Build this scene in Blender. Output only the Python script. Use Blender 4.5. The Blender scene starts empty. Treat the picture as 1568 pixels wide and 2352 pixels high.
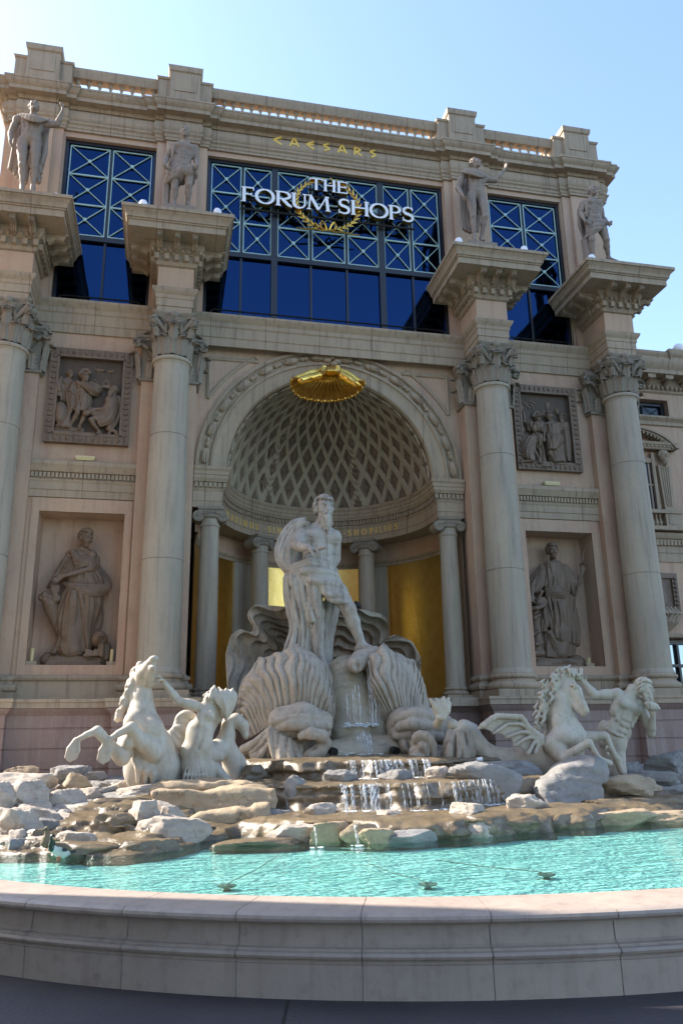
import bpy, math, random
import numpy as np
from mathutils import Vector, Matrix
SC = bpy.context.scene
RND = random.Random(7)
rad = math.radians
# ---------------------------------------------------------------- camera
CAMLOC = np.array([-3.958, -18.0, 1.65])
PITCH, YAW, ROLL = 0.27659, 0.21726, -0.01644
FPX = 1824.5                                   # focal length in pixels of a 1568 px wide picture
def cam_axes():
    F = np.array([math.sin(YAW)*math.cos(PITCH), math.cos(YAW)*math.cos(PITCH), math.sin(PITCH)])
    r = np.array([math.cos(YAW), -math.sin(YAW), 0.0]); u = np.cross(r, F)
    c, s = math.cos(ROLL), math.sin(ROLL)
    return c*r+s*u, -s*r+c*u, F
CR, CU, CF = cam_axes()
def at(px, py, Y):
    """survey helper: the point of the plane y = Y seen at pixel (px, py) of the 1568 px wide photograph"""
    v = CF + CR*(px-784)/FPX - CU*(py-1176)/FPX
    return CAMLOC + v*(Y-CAMLOC[1])/v[1]
def atz(px, py, Z):
    v = CF + CR*(px-784)/FPX - CU*(py-1176)/FPX
    return CAMLOC + v*(Z-CAMLOC[2])/v[2]
cam = bpy.data.cameras.new("camera"); camo = bpy.data.objects.new("camera", cam)
SC.collection.objects.link(camo); SC.camera = camo
cam.sensor_fit = 'HORIZONTAL'; cam.sensor_width = 36.0; cam.lens = FPX/1568*36
cam.clip_start = 0.05; cam.clip_end = 5000
m = Matrix.Identity(4)
for i in range(3):
    m[i][0], m[i][1], m[i][2], m[i][3] = CR[i], CU[i], -CF[i], CAMLOC[i]
camo.matrix_world = m
# ---------------------------------------------------------------- world, sun, exposure
SUN_AZ, SUN_EL = rad(26), rad(38)              # azimuth from -X towards +Y (behind the facade)
sdir = Vector((-math.cos(SUN_AZ)*math.cos(SUN_EL), math.sin(SUN_AZ)*math.cos(SUN_EL), math.sin(SUN_EL)))
world = bpy.data.worlds.new("World"); SC.world = world; world.use_nodes = True
wn = world.node_tree.nodes; wl = world.node_tree.links
sky = wn.new('ShaderNodeTexSky'); sky.sky_type = 'NISHITA'; sky.sun_disc = False
sky.sun_elevation = SUN_EL; sky.sun_rotation = math.atan2(sdir.x, sdir.y)
sky.air_density = 1.0; sky.dust_density = 1.6; sky.ozone_density = 1.2; sky.altitude = 600
wl.new(sky.outputs[0], wn['Background'].inputs[0]); wn['Background'].inputs[1].default_value = 0.15
sun = bpy.data.lights.new("sun", 'SUN'); sun.energy = 4.0; sun.angle = rad(0.53); sun.color = (1.0, 0.94, 0.84)
suno = bpy.data.objects.new("sun", sun); SC.collection.objects.link(suno)
suno.rotation_euler = sdir.to_track_quat('Z', 'Y').to_euler()
SC.view_settings.view_transform = 'Standard'; SC.view_settings.look = 'None'
SC.view_settings.exposure = 1.75; SC.view_settings.gamma = 1.0
# ---------------------------------------------------------------- mesh helpers
class MB:
    def __init__(s): s.v = []; s.f = []
    def add(s, verts, faces):
        n = len(s.v); s.v.extend([tuple(map(float, p)) for p in verts]); s.f.extend([tuple(i+n for i in f) for f in faces]); return s
    def box(s, x0, x1, y0, y1, z0, z1):
        return s.add([(x0,y0,z0),(x1,y0,z0),(x1,y1,z0),(x0,y1,z0),(x0,y0,z1),(x1,y0,z1),(x1,y1,z1),(x0,y1,z1)],
                     [(0,3,2,1),(4,5,6,7),(0,1,5,4),(1,2,6,5),(2,3,7,6),(3,0,4,7)])
    def grid(s, P, closeu=False, closev=False):
        P = np.asarray(P, float); nu, nv = P.shape[:2]; fs = []
        for i in range(nu if closeu else nu-1):
            for j in range(nv if closev else nv-1):
                a, b = i, (i+1) % nu; c, d = j, (j+1) % nv
                fs.append((a*nv+c, b*nv+c, b*nv+d, a*nv+d))
        return s.add(P.reshape(-1, 3), fs)
    def lathe(s, prof, cx, cy, n=48, a0=0, a1=2*math.pi, cap=True):
        full = abs(a1-a0-2*math.pi) < 1e-6
        A = np.linspace(a0, a1, n, endpoint=not full)
        P = [[(cx+r*math.cos(a), cy+r*math.sin(a), z) for r, z in prof] for a in A]
        s.grid(P, closeu=full)
        if cap and full:
            k = len(s.v)-n*len(prof); m_ = len(prof)
            s.f.append(tuple(k+i*m_ for i in range(n))[::-1]); s.f.append(tuple(k+i*m_+m_-1 for i in range(n)))
        return s
    def tube(s, pts, r, n=8, cap=True):
        pts = [np.array(p, float) for p in pts]; rs = r if hasattr(r, '__len__') else [r]*len(pts)
        rings = []; up = np.array([0, 0, 1.0])
        for i, p in enumerate(pts):
            t = pts[min(i+1, len(pts)-1)]-pts[max(i-1, 0)]; t /= np.linalg.norm(t)+1e-9
            a = np.cross(t, up)
            if np.linalg.norm(a) < .05: a = np.cross(t, np.array([1.0, 0, 0]))
            a /= np.linalg.norm(a); b = np.cross(t, a)
            rings.append([p+rs[i]*(math.cos(q)*a+math.sin(q)*b) for q in np.linspace(0, 2*math.pi, n, endpoint=False)])
        k = len(s.v); s.grid(rings, closev=True)
        if cap:
            s.f.append(tuple(k+j for j in range(n))); s.f.append(tuple(k+(len(pts)-1)*n+j for j in range(n))[::-1])
        return s
    def sweep(s, path, prof, closed=False, cap=True):
        """mould profile (out, z) along a plan path (x, y); out is to the right of the direction of travel"""
        path = [np.array(p, float) for p in path]; n = len(path); rows = []
        for i, p in enumerate(path):
            def nrm(a, b):
                d = b-a; d /= np.linalg.norm(d); return np.array([d[1], -d[0]])
            if closed or 0 < i < n-1:
                n0 = nrm(path[i-1], p); n1 = nrm(p, path[(i+1) % n]); mm = (n0+n1)/max(1+n0@n1, .15)
            else: mm = nrm(p, path[1]) if i == 0 else nrm(path[-2], p)
            rows.append([(p[0]+mm[0]*o, p[1]+mm[1]*o, z) for o, z in prof])
        k = len(s.v); m_ = len(prof); s.grid(rows, closeu=closed)
        if cap and not closed:
            s.f.append(tuple(k+j for j in range(m_))); s.f.append(tuple(k+(n-1)*m_+j for j in range(m_))[::-1])
        return s
    def ball(s, c, r, n=8, m_=6, rot=None):
        r = (r, r, r) if not hasattr(r, '__len__') else r; P = []
        for i in range(n):
            row = []
            for j in range(m_+1):
                t = math.pi*min(max(j/m_, .02), .98); q = np.array([r[0]*math.sin(t)*math.cos(2*math.pi*i/n), r[1]*math.sin(t)*math.sin(2*math.pi*i/n), r[2]*math.cos(t)])
                if rot is not None: q = rot@q
                row.append(np.array(c)+q)
            P.append(row)
        k = len(s.v); s.grid(P, closeu=True)
        s.f.append(tuple(k+i*(m_+1) for i in range(n))); s.f.append(tuple(k+i*(m_+1)+m_ for i in range(n))[::-1])
        return s
    def prism(s, poly, y0, y1):
        """polygon in x, z extruded from y0 (front) to y1"""
        n = len(poly); s.add([(x, y0, z) for x, z in poly]+[(x, y1, z) for x, z in poly],
            [tuple(range(n)), tuple(range(2*n-1, n-1, -1))]+[(i, i+n, (i+1) % n+n, (i+1) % n) for i in range(n)]); return s
    def build(s, name, mat, parent=None, sharp=24, smooth=True):
        return make(name, s.v, s.f, mat, parent, sharp, smooth)
    def cut(s):
        """start a new piece: what follows becomes an object of its own in pieces()"""
        s.marks = getattr(s, 'marks', [])+[(len(s.v), len(s.f))]; return s
    def pieces(s, name, mat, parent=None, sharp=24):
        mk = [q for q in getattr(s, 'marks', [])]
        if not mk or mk[0] != (0, 0): mk = [(0, 0)]+mk
        mk = mk+[(len(s.v), len(s.f))]
        for (v0, f0), (v1, f1) in zip(mk[:-1], mk[1:]):
            if f1 > f0: make(name, s.v[v0:v1], [tuple(i-v0 for i in f) for f in s.f[f0:f1]], mat, parent, sharp)
def make(name, v, f, mat, parent=None, sharp=35, smooth=True):
    me = bpy.data.meshes.new(name); me.from_pydata(v if isinstance(v, list) else np.asarray(v).tolist(), [], f if isinstance(f, list) else np.asarray(f).tolist())
    if smooth:
        me.polygons.foreach_set('use_smooth', [True]*len(me.polygons))
        if sharp: me.set_sharp_from_angle(angle=rad(sharp))
    me.materials.append(mat); me.update()
    o = bpy.data.objects.new(name, me); SC.collection.objects.link(o)
    if parent: o.parent = parent
    return o
def thing(name, label, cat, group=None, loc=(0, 0, 0)):
    o = bpy.data.objects.new(name, None); SC.collection.objects.link(o); o.location = loc; o.empty_display_size = .2
    return tag(o, label, cat, group)
def tag(o, label, cat, group=None):
    o['label'] = label; o['category'] = cat
    if group: o['group'] = group
    return o
def structure(o, kind='structure'): o['kind'] = kind; return o
def dup(o, parent=None, off=(0, 0, 0)):
    c = o.copy(); SC.collection.objects.link(c)
    if parent: c.parent = parent
    c.location = Vector(o.location)+Vector(off)
    for ch in list(o.children):
        d = ch.copy(); SC.collection.objects.link(d); d.parent = c
        for g in list(ch.children):
            e = g.copy(); SC.collection.objects.link(e); e.parent = d
    return c
def shift(o, d):
    """move a mesh's vertices by d"""
    o.data.transform(Matrix.Translation(Vector(d))); return o
# ---------------------------------------------------------------- materials
def nodes(name):
    mt = bpy.data.materials.new(name); mt.use_nodes = True
    nt = mt.node_tree; return mt, nt, nt.nodes['Principled BSDF']
def noise(nt, vec, scale, detail=4, rough=.55, dist=0):
    n = nt.nodes.new('ShaderNodeTexNoise'); n.inputs['Scale'].default_value = scale; n.inputs['Detail'].default_value = detail
    n.inputs['Roughness'].default_value = rough; n.inputs['Distortion'].default_value = dist
    nt.links.new(vec, n.inputs['Vector']); return n.outputs['Fac']
def ramp(nt, fac, stops):
    r = nt.nodes.new('ShaderNodeValToRGB'); el = r.color_ramp.elements
    while len(el) < len(stops): el.new(.5)
    for e, (p, c) in zip(el, stops): e.position = p; e.color = (*c, 1) if len(c) == 3 else c
    nt.links.new(fac, r.inputs[0]); return r.outputs[0]
def mix(nt, a, b, fac, mode='MIX'):
    n = nt.nodes.new('ShaderNodeMix'); n.data_type = 'RGBA'; n.blend_type = mode
    for sock, val in ((n.inputs[6], a), (n.inputs[7], b), (n.inputs[0], fac)):
        if hasattr(val, 'is_linked'): nt.links.new(val, sock)
        else: sock.default_value = val if isinstance(val, (int, float)) else (*val, 1)
    return n.outputs[2]
def position(nt, scale=None):
    g = nt.nodes.new('ShaderNodeNewGeometry'); v = g.outputs['Position']
    if scale:
        mp = nt.nodes.new('ShaderNodeMapping'); mp.inputs['Scale'].default_value = scale; nt.links.new(v, mp.inputs[0]); v = mp.outputs[0]
    return v
def gray(v): return (v, v, v)
def stone(name, base, alt, dark, rough=.8, bump=.25, streak=.55, big=.55, fine=28, alt2=None, speck=.25, k=.66, joints=0):
    """weathered cast stone: two tones in patches, rain streaks, specks and a fine bump"""
    base, alt, dark = [tuple(v*k for v in q) for q in (base, alt, dark)]; alt2 = alt2 and tuple(v*k for v in alt2)
    mt, nt, b = nodes(name); p = position(nt)
    c = mix(nt, base, alt, ramp(nt, noise(nt, p, big, 5, .6), [(.35, gray(0)), (.65, gray(1))]))
    if alt2: c = mix(nt, c, alt2, ramp(nt, noise(nt, position(nt, (1, 1, .5)), big*2.3, 4, .6, .3), [(.48, gray(0)), (.75, gray(.8))]))
    st = noise(nt, position(nt, (6, 6, .35)), 1.6, 5, .65)
    c = mix(nt, c, dark, ramp(nt, st, [(.5, gray(0)), (.78, gray(streak))]))
    sp = noise(nt, p, 9, 6, .7)
    c = mix(nt, c, dark, ramp(nt, sp, [(.52, gray(0)), (.8, gray(speck))]))
    if joints:                                          # vertical block joints every so often along the facade
        mp = nt.nodes.new('ShaderNodeMapping'); mp.inputs['Scale'].default_value = (1, 0, 0); mp.inputs['Location'].default_value = (.37, .5, 0); nt.links.new(p, mp.inputs[0])
        br = nt.nodes.new('ShaderNodeTexBrick'); br.offset = 0; nt.links.new(mp.outputs[0], br.inputs['Vector'])
        for key, v in (('Scale', 1), ('Brick Width', joints), ('Row Height', 1), ('Mortar Size', .008)): br.inputs[key].default_value = v
        br.inputs['Color1'].default_value = br.inputs['Color2'].default_value = (1, 1, 1, 1); br.inputs['Mortar'].default_value = (.45, .42, .4, 1)
        c = mix(nt, c, br.outputs['Color'], 1.0, 'MULTIPLY')
    nt.links.new(c, b.inputs['Base Color']); b.inputs['Roughness'].default_value = rough
    bp = nt.nodes.new('ShaderNodeBump'); bp.inputs['Strength'].default_value = bump; bp.inputs['Distance'].default_value = .02
    nt.links.new(noise(nt, p, fine, 6, .7), bp.inputs['Height']); nt.links.new(bp.outputs[0], b.inputs['Normal'])
    return mt
def plain(name, col, rough=.5, metal=0.0, bump=0, bscale=20, var=None):
    mt, nt, b = nodes(name)
    b.inputs['Roughness'].default_value = rough; b.inputs['Metallic'].default_value = metal; b.inputs['Base Color'].default_value = (*col, 1)
    if var: nt.links.new(mix(nt, col, var, ramp(nt, noise(nt, position(nt), 4, 5, .65), [(.4, gray(0)), (.7, gray(1))])), b.inputs['Base Color'])
    if bump:
        bp = nt.nodes.new('ShaderNodeBump'); bp.inputs['Strength'].default_value = bump; bp.inputs['Distance'].default_value = .02
        nt.links.new(noise(nt, position(nt), bscale, 4), bp.inputs['Height']); nt.links.new(bp.outputs[0], b.inputs['Normal'])
    return mt
M = {}
M['wall'] = stone('painted stucco', (.61,.415,.275), (.53,.38,.265), (.25,.14,.10), streak=.42, bump=.12, alt2=(.49,.285,.205), k=.80, speck=.3)
M['col'] = stone('column stone', (.47,.395,.29), (.41,.345,.255), (.17,.13,.10), streak=.65, bump=.12, alt2=(.35,.315,.25), k=.8)
M['trim'] = stone('moulding stone', (.48,.37,.25), (.41,.32,.22), (.13,.092,.068), streak=.7, bump=.15, k=.78, joints=1.42)
M['attic'] = stone('attic stucco', (.56,.385,.255), (.52,.375,.255), (.27,.165,.13), streak=.35, bump=.1, alt2=(.50,.32,.245), k=.84)
M['capital'] = stone('capital stone', (.40,.33,.25), (.34,.285,.21), (.09,.07,.055), streak=.4, bump=.3, fine=40)
M['bronze'] = stone('brown patina stone', (.31,.21,.135), (.23,.155,.10), (.07,.043,.03), rough=.6, streak=.4, bump=.25, big=2.5, fine=40, k=.6)
M['bronzeback'] = stone('shade-darkened relief ground', (.16,.11,.075), (.12,.085,.055), (.05,.03,.02), rough=.7, streak=.4, bump=.25, big=2.5, fine=40, k=.6)  # carving's brown made darker: shade behind the relief figures put into the colour
M['statue'] = stone('grey statue stone', (.31,.24,.18), (.27,.21,.165), (.10,.07,.055), rough=.7, streak=.4, bump=.15, big=2, fine=50, k=.86, speck=.45)
M['marble'] = stone('weathered marble', (.46,.42,.355), (.36,.315,.26), (.13,.095,.075), rough=.65, streak=1.0, bump=.15, big=1.6, fine=40, alt2=(.34,.255,.195), k=.92, speck=.5)
M['white'] = stone('pale statue stone', (.56,.50,.41), (.50,.43,.34), (.22,.16,.115), rough=.6, streak=.5, bump=.12, big=1.5, fine=40, k=.82, alt2=(.45,.36,.26), speck=.45)
M['shell'] = stone('grey shell rock', (.47,.39,.30), (.39,.325,.255), (.13,.10,.075), rough=.8, streak=.75, bump=.7, big=1.2, fine=14, k=.84, speck=.55)
M['plinth'] = stone('pink granite plinth', (.38,.26,.21), (.34,.235,.195), (.55,.48,.43), rough=.6, streak=.5, bump=.1, alt2=(.25,.14,.125), k=.72)
M['dome'] = stone('dome plaster', (.43,.36,.25), (.39,.33,.235), (.18,.13,.10), streak=.3, bump=.12, k=.85)
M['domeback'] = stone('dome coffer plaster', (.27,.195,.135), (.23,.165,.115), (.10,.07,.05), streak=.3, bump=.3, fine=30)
M['coping'] = stone('rim stone', (.45,.36,.295), (.39,.31,.255), (.17,.125,.10), rough=.5, streak=.4, bump=.12, big=1.8, fine=60, speck=.55, k=.88)
M['gold'] = plain('gilded gold', (.78,.52,.13), .28, 1.0, .35, 5, (.52,.28,.04))
M['leaf'] = plain('gold leaf panel', (.84,.56,.18), .30, 1.0, .25, 9, (.74,.46,.11))
M['goldtext'] = plain('gold letters', (.80, .52, .10), .35, .15)
M['frame'] = plain('dark window frame', (.012,.013,.018), .35)
M['lattice'] = plain('pale green lattice', (.36,.52,.48), .4)
M['signwhite'] = plain('sign letter face', (.85,.85,.86), .35)
M['black'] = plain('black metal', (.01,.01,.01), .4, .3)
M['lampwhite'] = plain('white lamp housing', (.82,.82,.84), .35)
M['lampyellow'] = plain('cream lamp housing', (.55,.47,.24), .45)
mt, nt, b = nodes('blue mirror glass'); b.inputs['Metallic'].default_value = 1.0; b.inputs['Roughness'].default_value = .03
b.inputs['Base Color'].default_value = (.013,.036,.10,1); M['glass'] = mt
bp = nt.nodes.new('ShaderNodeBump'); bp.inputs['Strength'].default_value = .04; bp.inputs['Distance'].default_value = .1; nt.links.new(noise(nt, position(nt), 1.3, 2), bp.inputs['Height']); nt.links.new(bp.outputs[0], b.inputs['Normal'])
# ================================================================ noise and implicit-surface library
def _hash(ix, iy, iz, seed):
    h = (ix.astype(np.int64)*374761393+iy.astype(np.int64)*668265263+iz.astype(np.int64)*2147483647+seed*1274126177) & 0xffffffff
    h = ((h ^ (h >> 13))*1274126177) & 0xffffffff
    return ((h ^ (h >> 16)) & 0xffff)/32767.5-1
def vnoise(P, seed=0):
    P = np.asarray(P, float); i = np.floor(P).astype(int); f = P-i; f = f*f*(3-2*f); r = 0
    for dx in (0, 1):
        for dy in (0, 1):
            for dz in (0, 1):
                w_ = (f[..., 0] if dx else 1-f[..., 0])*(f[..., 1] if dy else 1-f[..., 1])*(f[..., 2] if dz else 1-f[..., 2])
                r = r+w_*_hash(i[..., 0]+dx, i[..., 1]+dy, i[..., 2]+dz, seed)
    return r
def fbm(P, o=4, seed=0):
    r = 0; a = 1
    for k in range(o): r = r+a*vnoise(P*(2.0**k), seed+k); a *= .5
    return r
def unit(v): v = np.array(v, float); return v/(np.linalg.norm(v)+1e-12)
class Field:
    """smooth union / difference of simple solids sampled on a grid and skinned with surface nets"""
    def __init__(s): s.ops = []
    def _a(s, fn, lo, hi, k, sub=False): s.ops.append((fn, np.array(lo, float), np.array(hi, float), k, sub)); return s
    def cone(s, a, b, ra, rb, k=.03, sub=False):
        a, b = np.array(a, float), np.array(b, float); ab = b-a; L2 = ab@ab+1e-12
        def fn(P):
            t = np.clip(((P-a)@ab)/L2, 0, 1); return np.linalg.norm(P-a-t[..., None]*ab, axis=-1)-(ra+(rb-ra)*t)
        r = max(ra, rb); return s._a(fn, np.minimum(a, b)-r, np.maximum(a, b)+r, k, sub)
    def chain(s, pts, rs, k=.02, sub=False):
        rs = rs if hasattr(rs, '__len__') else [rs]*len(pts)
        for a, b, ra, rb in zip(pts[:-1], pts[1:], rs[:-1], rs[1:]): s.cone(a, b, ra, rb, k, sub)
        return s
    def ell(s, c, r, R=None, k=.03, sub=False):
        c = np.array(c, float); r = np.array(r, float); R = np.eye(3) if R is None else np.array(R)
        def fn(P):
            q = (P-c)@R.T; k0 = np.linalg.norm(q/r, axis=-1); k1 = np.linalg.norm(q/(r*r), axis=-1)+1e-9
            return k0*(k0-1)/k1
        m_ = np.sqrt(((R.T*r)**2).sum(1)); return s._a(fn, c-m_, c+m_, k, sub)
    def fn(s, f, lo, hi, k=.02, sub=False): return s._a(f, lo, hi, k, sub)
    def disp(s, f, lo, hi): s.ops.append((f, np.array(lo, float), np.array(hi, float), None, 'disp')); return s
    def mesh(s, h, pad=.06):
        lo = np.min([o[1] for o in s.ops if o[4] is False], 0)-pad; hi = np.max([o[2] for o in s.ops if o[4] is False], 0)+pad
        n = np.ceil((hi-lo)/h).astype(int)+1
        G = np.full(n, .5, np.float32)
        for fn, l, u, k, sub in s.ops:
            e = (k or 0)+2.5*h if sub != 'disp' else 0
            i0 = np.clip(np.floor((l-e-lo)/h).astype(int), 0, n-1); i1 = np.clip(np.ceil((u+e-lo)/h).astype(int)+1, 1, n)
            if (i1 <= i0).any(): continue
            P = np.stack(np.meshgrid(*[lo[a]+h*np.arange(i0[a], i1[a]) for a in range(3)], indexing='ij'), -1)
            sl = tuple(slice(i0[a], i1[a]) for a in range(3)); g = G[sl]
            if sub == 'disp':
                near = np.abs(g) < .12
                if near.any(): g2 = g.copy(); g2[near] += fn(P[near]); G[sl] = g2
                continue
            d = fn(P)
            if sub is True:
                d = -d; kk = max(k, 1e-6); hh = np.clip(kk-np.abs(g-d), 0, None)/kk; G[sl] = np.maximum(g, d)+hh*hh*kk*.25
            else:
                kk = max(k, 1e-6); hh = np.clip(kk-np.abs(g-d), 0, None)/kk; G[sl] = np.minimum(g, d)-hh*hh*kk*.25
        return surfnet(G, lo, h)
def surfnet(G, lo, h):
    ins = G < 0; n = np.array(G.shape)
    c = np.zeros(n-1, np.int8)
    for dx in (0, 1):
        for dy in (0, 1):
            for dz in (0, 1): c += ins[dx:n[0]-1+dx, dy:n[1]-1+dy, dz:n[2]-1+dz]
    act = (c > 0) & (c < 8); idx = np.argwhere(act); vid = np.full(n-1, -1, np.int64); vid[act] = np.arange(len(idx))
    acc = np.zeros((len(idx), 3)); cnt = np.zeros(len(idx)); offs = np.array([(a, b, c_) for a in (0, 1) for b in (0, 1) for c_ in (0, 1)])
    vals = [G[tuple((idx+o).T)] for o in offs]
    for i in range(8):
        for j in range(i+1, 8):
            if abs(offs[i]-offs[j]).sum() != 1: continue
            a, b = vals[i], vals[j]; x = (a < 0) != (b < 0); t = np.where(x, a/np.where(x, a-b, 1), 0)
            p = offs[i]+t[:, None]*(offs[j]-offs[i]); acc += p*x[:, None]; cnt += x
    V = lo+h*(idx+acc/cnt[:, None]); F = []
    for ax in range(3):
        a1, a2 = (ax+1) % 3, (ax+2) % 3
        sl0 = [slice(None)]*3; sl1 = [slice(None)]*3; sl0[ax] = slice(0, n[ax]-1); sl1[ax] = slice(1, n[ax])
        A, B = ins[tuple(sl0)], ins[tuple(sl1)]; e = np.argwhere(A != B); e = e[(e[:, a1] > 0) & (e[:, a2] > 0) & (e[:, a1] < n[a1]-1) & (e[:, a2] < n[a2]-1)]
        d1 = np.zeros(3, int); d1[a1] = 1; d2 = np.zeros(3, int); d2[a2] = 1
        q = np.stack([vid[tuple((e-d1-d2).T)], vid[tuple((e-d2).T)], vid[tuple(e.T)], vid[tuple((e-d1).T)]], 1)
        fl = ~A[tuple(e.T)]; q[fl] = q[fl][:, ::-1]; F.append(q)
    F = np.concatenate(F); F = F[(F >= 0).all(1)]
    return V, F
def sculpt(name, field, h, mat, parent=None, relax=1):
    V, F = field.mesh(h)
    for _ in range(relax):                              # one gentle smoothing pass removes the grid stair-steps
        S = np.zeros_like(V); C = np.zeros(len(V))
        for a, b in ((0, 1), (1, 2), (2, 3), (3, 0)):
            np.add.at(S, F[:, a], V[F[:, b]]); np.add.at(C, F[:, a], 1); np.add.at(S, F[:, b], V[F[:, a]]); np.add.at(C, F[:, b], 1)
        V = V*.45+.55*S/np.maximum(C, 1)[:, None]
    return make(name, V, F, mat, parent, sharp=None)
def rotm(ax, ay, az):
    return np.array(Matrix.Rotation(az, 3, 'Z') @ Matrix.Rotation(ay, 3, 'Y') @ Matrix.Rotation(ax, 3, 'X'))
# ================================================================ architecture
COLX = (-7.88, -4.13, 4.13, 7.88)
bld = thing('shopping_hall', 'tall classical stone shopping hall with four columns, blue glass and a domed arch niche', 'building')
# ---- main wall (front faces), built in butted pieces
WY = .65                                               # side-bay wall plane
w = MB()
for s in (-1, 1):
    xa, xb = sorted((s*4.80, s*7.25)); nx0, nx1 = sorted((s*5.06, s*6.96)); w.cut()
    w.box(xa, nx0, WY, 2.2, 2.3, 11.6); w.box(nx1, xb, WY, 2.2, 2.3, 11.6)
    w.box(nx0, nx1, WY, 2.2, 2.3, 3.28); w.box(nx0, nx1, WY, 2.2, 6.78, 11.6)
w.pieces('wall', M['wall'], bld)
nb = MB()
for s in (-1, 1):
    nx0, nx1 = sorted((s*5.06, s*6.96)); nb.cut().box(nx0-.02, nx1+.02, 1.28, 1.6, 3.26, 6.8)
nb.pieces('niche_back', M['wall'], bld)
# raised flat frame round each niche
for s in (-1, 1):
    f = MB(); nx0, nx1 = sorted((s*5.06, s*6.96))
    f.box(nx0-.17, nx0, WY-.035, WY+.02, 3.06, 7.1); f.box(nx1, nx1+.17, WY-.035, WY+.02, 3.06, 7.1)
    f.box(nx0, nx1, WY-.034, WY+.02, 6.78, 7.1); f.box(nx0, nx1, WY-.034, WY+.02, 3.06, 3.28)
    f.build('niche_frame', M['wall'], bld)
# ---- pilasters with bases, and their capitals further down
PILX = [(-8.55, -7.22), (-4.85, -3.52), (3.52, 4.85), (7.22, 8.6)]
pl = MB()
for a, b_ in PILX: pl.cut().box(a, b_, .42, 2.0, 2.95, 11.4)
pl.pieces('pilaster', M['wall'], bld)
pb = MB()
basep = [(0, 2.5), (.13, 2.5), (.13, 2.66), (.10, 2.68), (.15, 2.72), (.16, 2.78), (.14, 2.83), (.07, 2.86), (.06, 2.91), (.09, 2.93), (.1, 2.97), (.085, 3.01), (.03, 3.03), (0, 3.08)]
for a, b_ in PILX: pb.cut().sweep([(a, 1.2), (a, .42), (b_, .42), (b_, 1.2)], basep)
pb.pieces('pilaster_base', M['trim'], bld)
# ---- arch bay wall: spandrels round the arch
R0 = 3.46; ZS = 8.12; AY = .9
sp = MB(); N = 40; top = []; arc = []
for i in range(N+1):
    t = math.pi*i/N; x, z = R0*math.cos(t), ZS+R0*math.sin(t); arc.append((x, z))
    k = 1/max(abs(math.cos(t))/3.53, abs(math.sin(t))/(11.62-ZS)) ; top.append((k*math.cos(t), ZS+k*math.sin(t)))
P = [[(x, AY, z), (X, AY, Z_)] for (x, z), (X, Z_) in zip(arc, top)]; sp.grid(P)
sp.build('spandrel_wall', M['wall'], bld)
# triangular mouldings of the spandrels
sm = MB()
for s in (-1, 1):
    pts = [(s*3.25, 10.95), (s*1.75, 11.17)] + [(s*R*math.cos(t), ZS+R*math.sin(t)) for R, t in [(3.78, q) for q in np.linspace(1.06, .56, 8)]] + [(s*3.27, 10.0)]
    pts = [(s*3.22, 11.12), (s*1.95, 11.12)] + [(s*3.72*math.cos(t), ZS+3.72*math.sin(t)) for t in np.linspace(.98, .53, 8)] + [(s*3.22, 10.0)]
    pts.append(pts[0]); sm.cut().tube([(x, AY-.01, z) for x, z in pts], .05, 6)
sm.pieces('spandrel_moulding', M['trim'], bld)
# archivolt: profile (radius, y) swept over the half circle, garland between two fillets
av = MB(); prof = [(3.47, .9), (3.47, .80), (3.40, .79), (3.38, .82), (3.36, .86), (3.14, .86), (3.12, .82), (3.09, .80), (3.05, .80), (3.03, .84), (2.98, .86), (2.86, .875), (2.80, .86), (2.72, .87), (2.69, .90), (2.67, .95), (2.67, 1.0)]
av.grid([[(r*math.cos(t), y, ZS+r*math.sin(t)) for r, y in prof] for t in np.linspace(0, math.pi, 72)])
av.build('archivolt', M['trim'], bld)
gl = MB(); k = 0
for i in range(-13, 14):
    t = math.pi/2+i*.1135; big = abs(i) % 2 == 1
    rot = np.array([[math.cos(t-math.pi/2), 0, -math.sin(t-math.pi/2)], [0, 1, 0], [math.sin(t-math.pi/2), 0, math.cos(t-math.pi/2)]])
    c = (3.25*math.cos(t), .82, ZS+3.25*math.sin(t))
    if i == 0: continue
    if big:
        gl.ball(c, (.215, .07, .095), 12, 8, rot)
        for q in (-1, 0, 1): gl.ball(np.array(c)+rot@np.array([.06*np.sign(-i), -.05, q*.05]), (.15, .03, .022), 8, 6, rot)
    else:
        for q in (-.07, .03): gl.ball(np.array(c)+rot@np.array([q, 0, 0]), (.075, .06, .06), 10, 6, rot)
for dx, dz, rr in ((-.2, .08, .12), (.2, .08, .12), (0, .02, .1), (-.13, -.1, .09), (.14, -.12, .09), (0, .16, .08), (.05, -.2, .08)):
    gl.ball((dx, .80, ZS+3.27+dz), (rr*1.3, .09, rr), 10, 6)
gl.build('arch_garland', M['trim'], bld)
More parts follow.
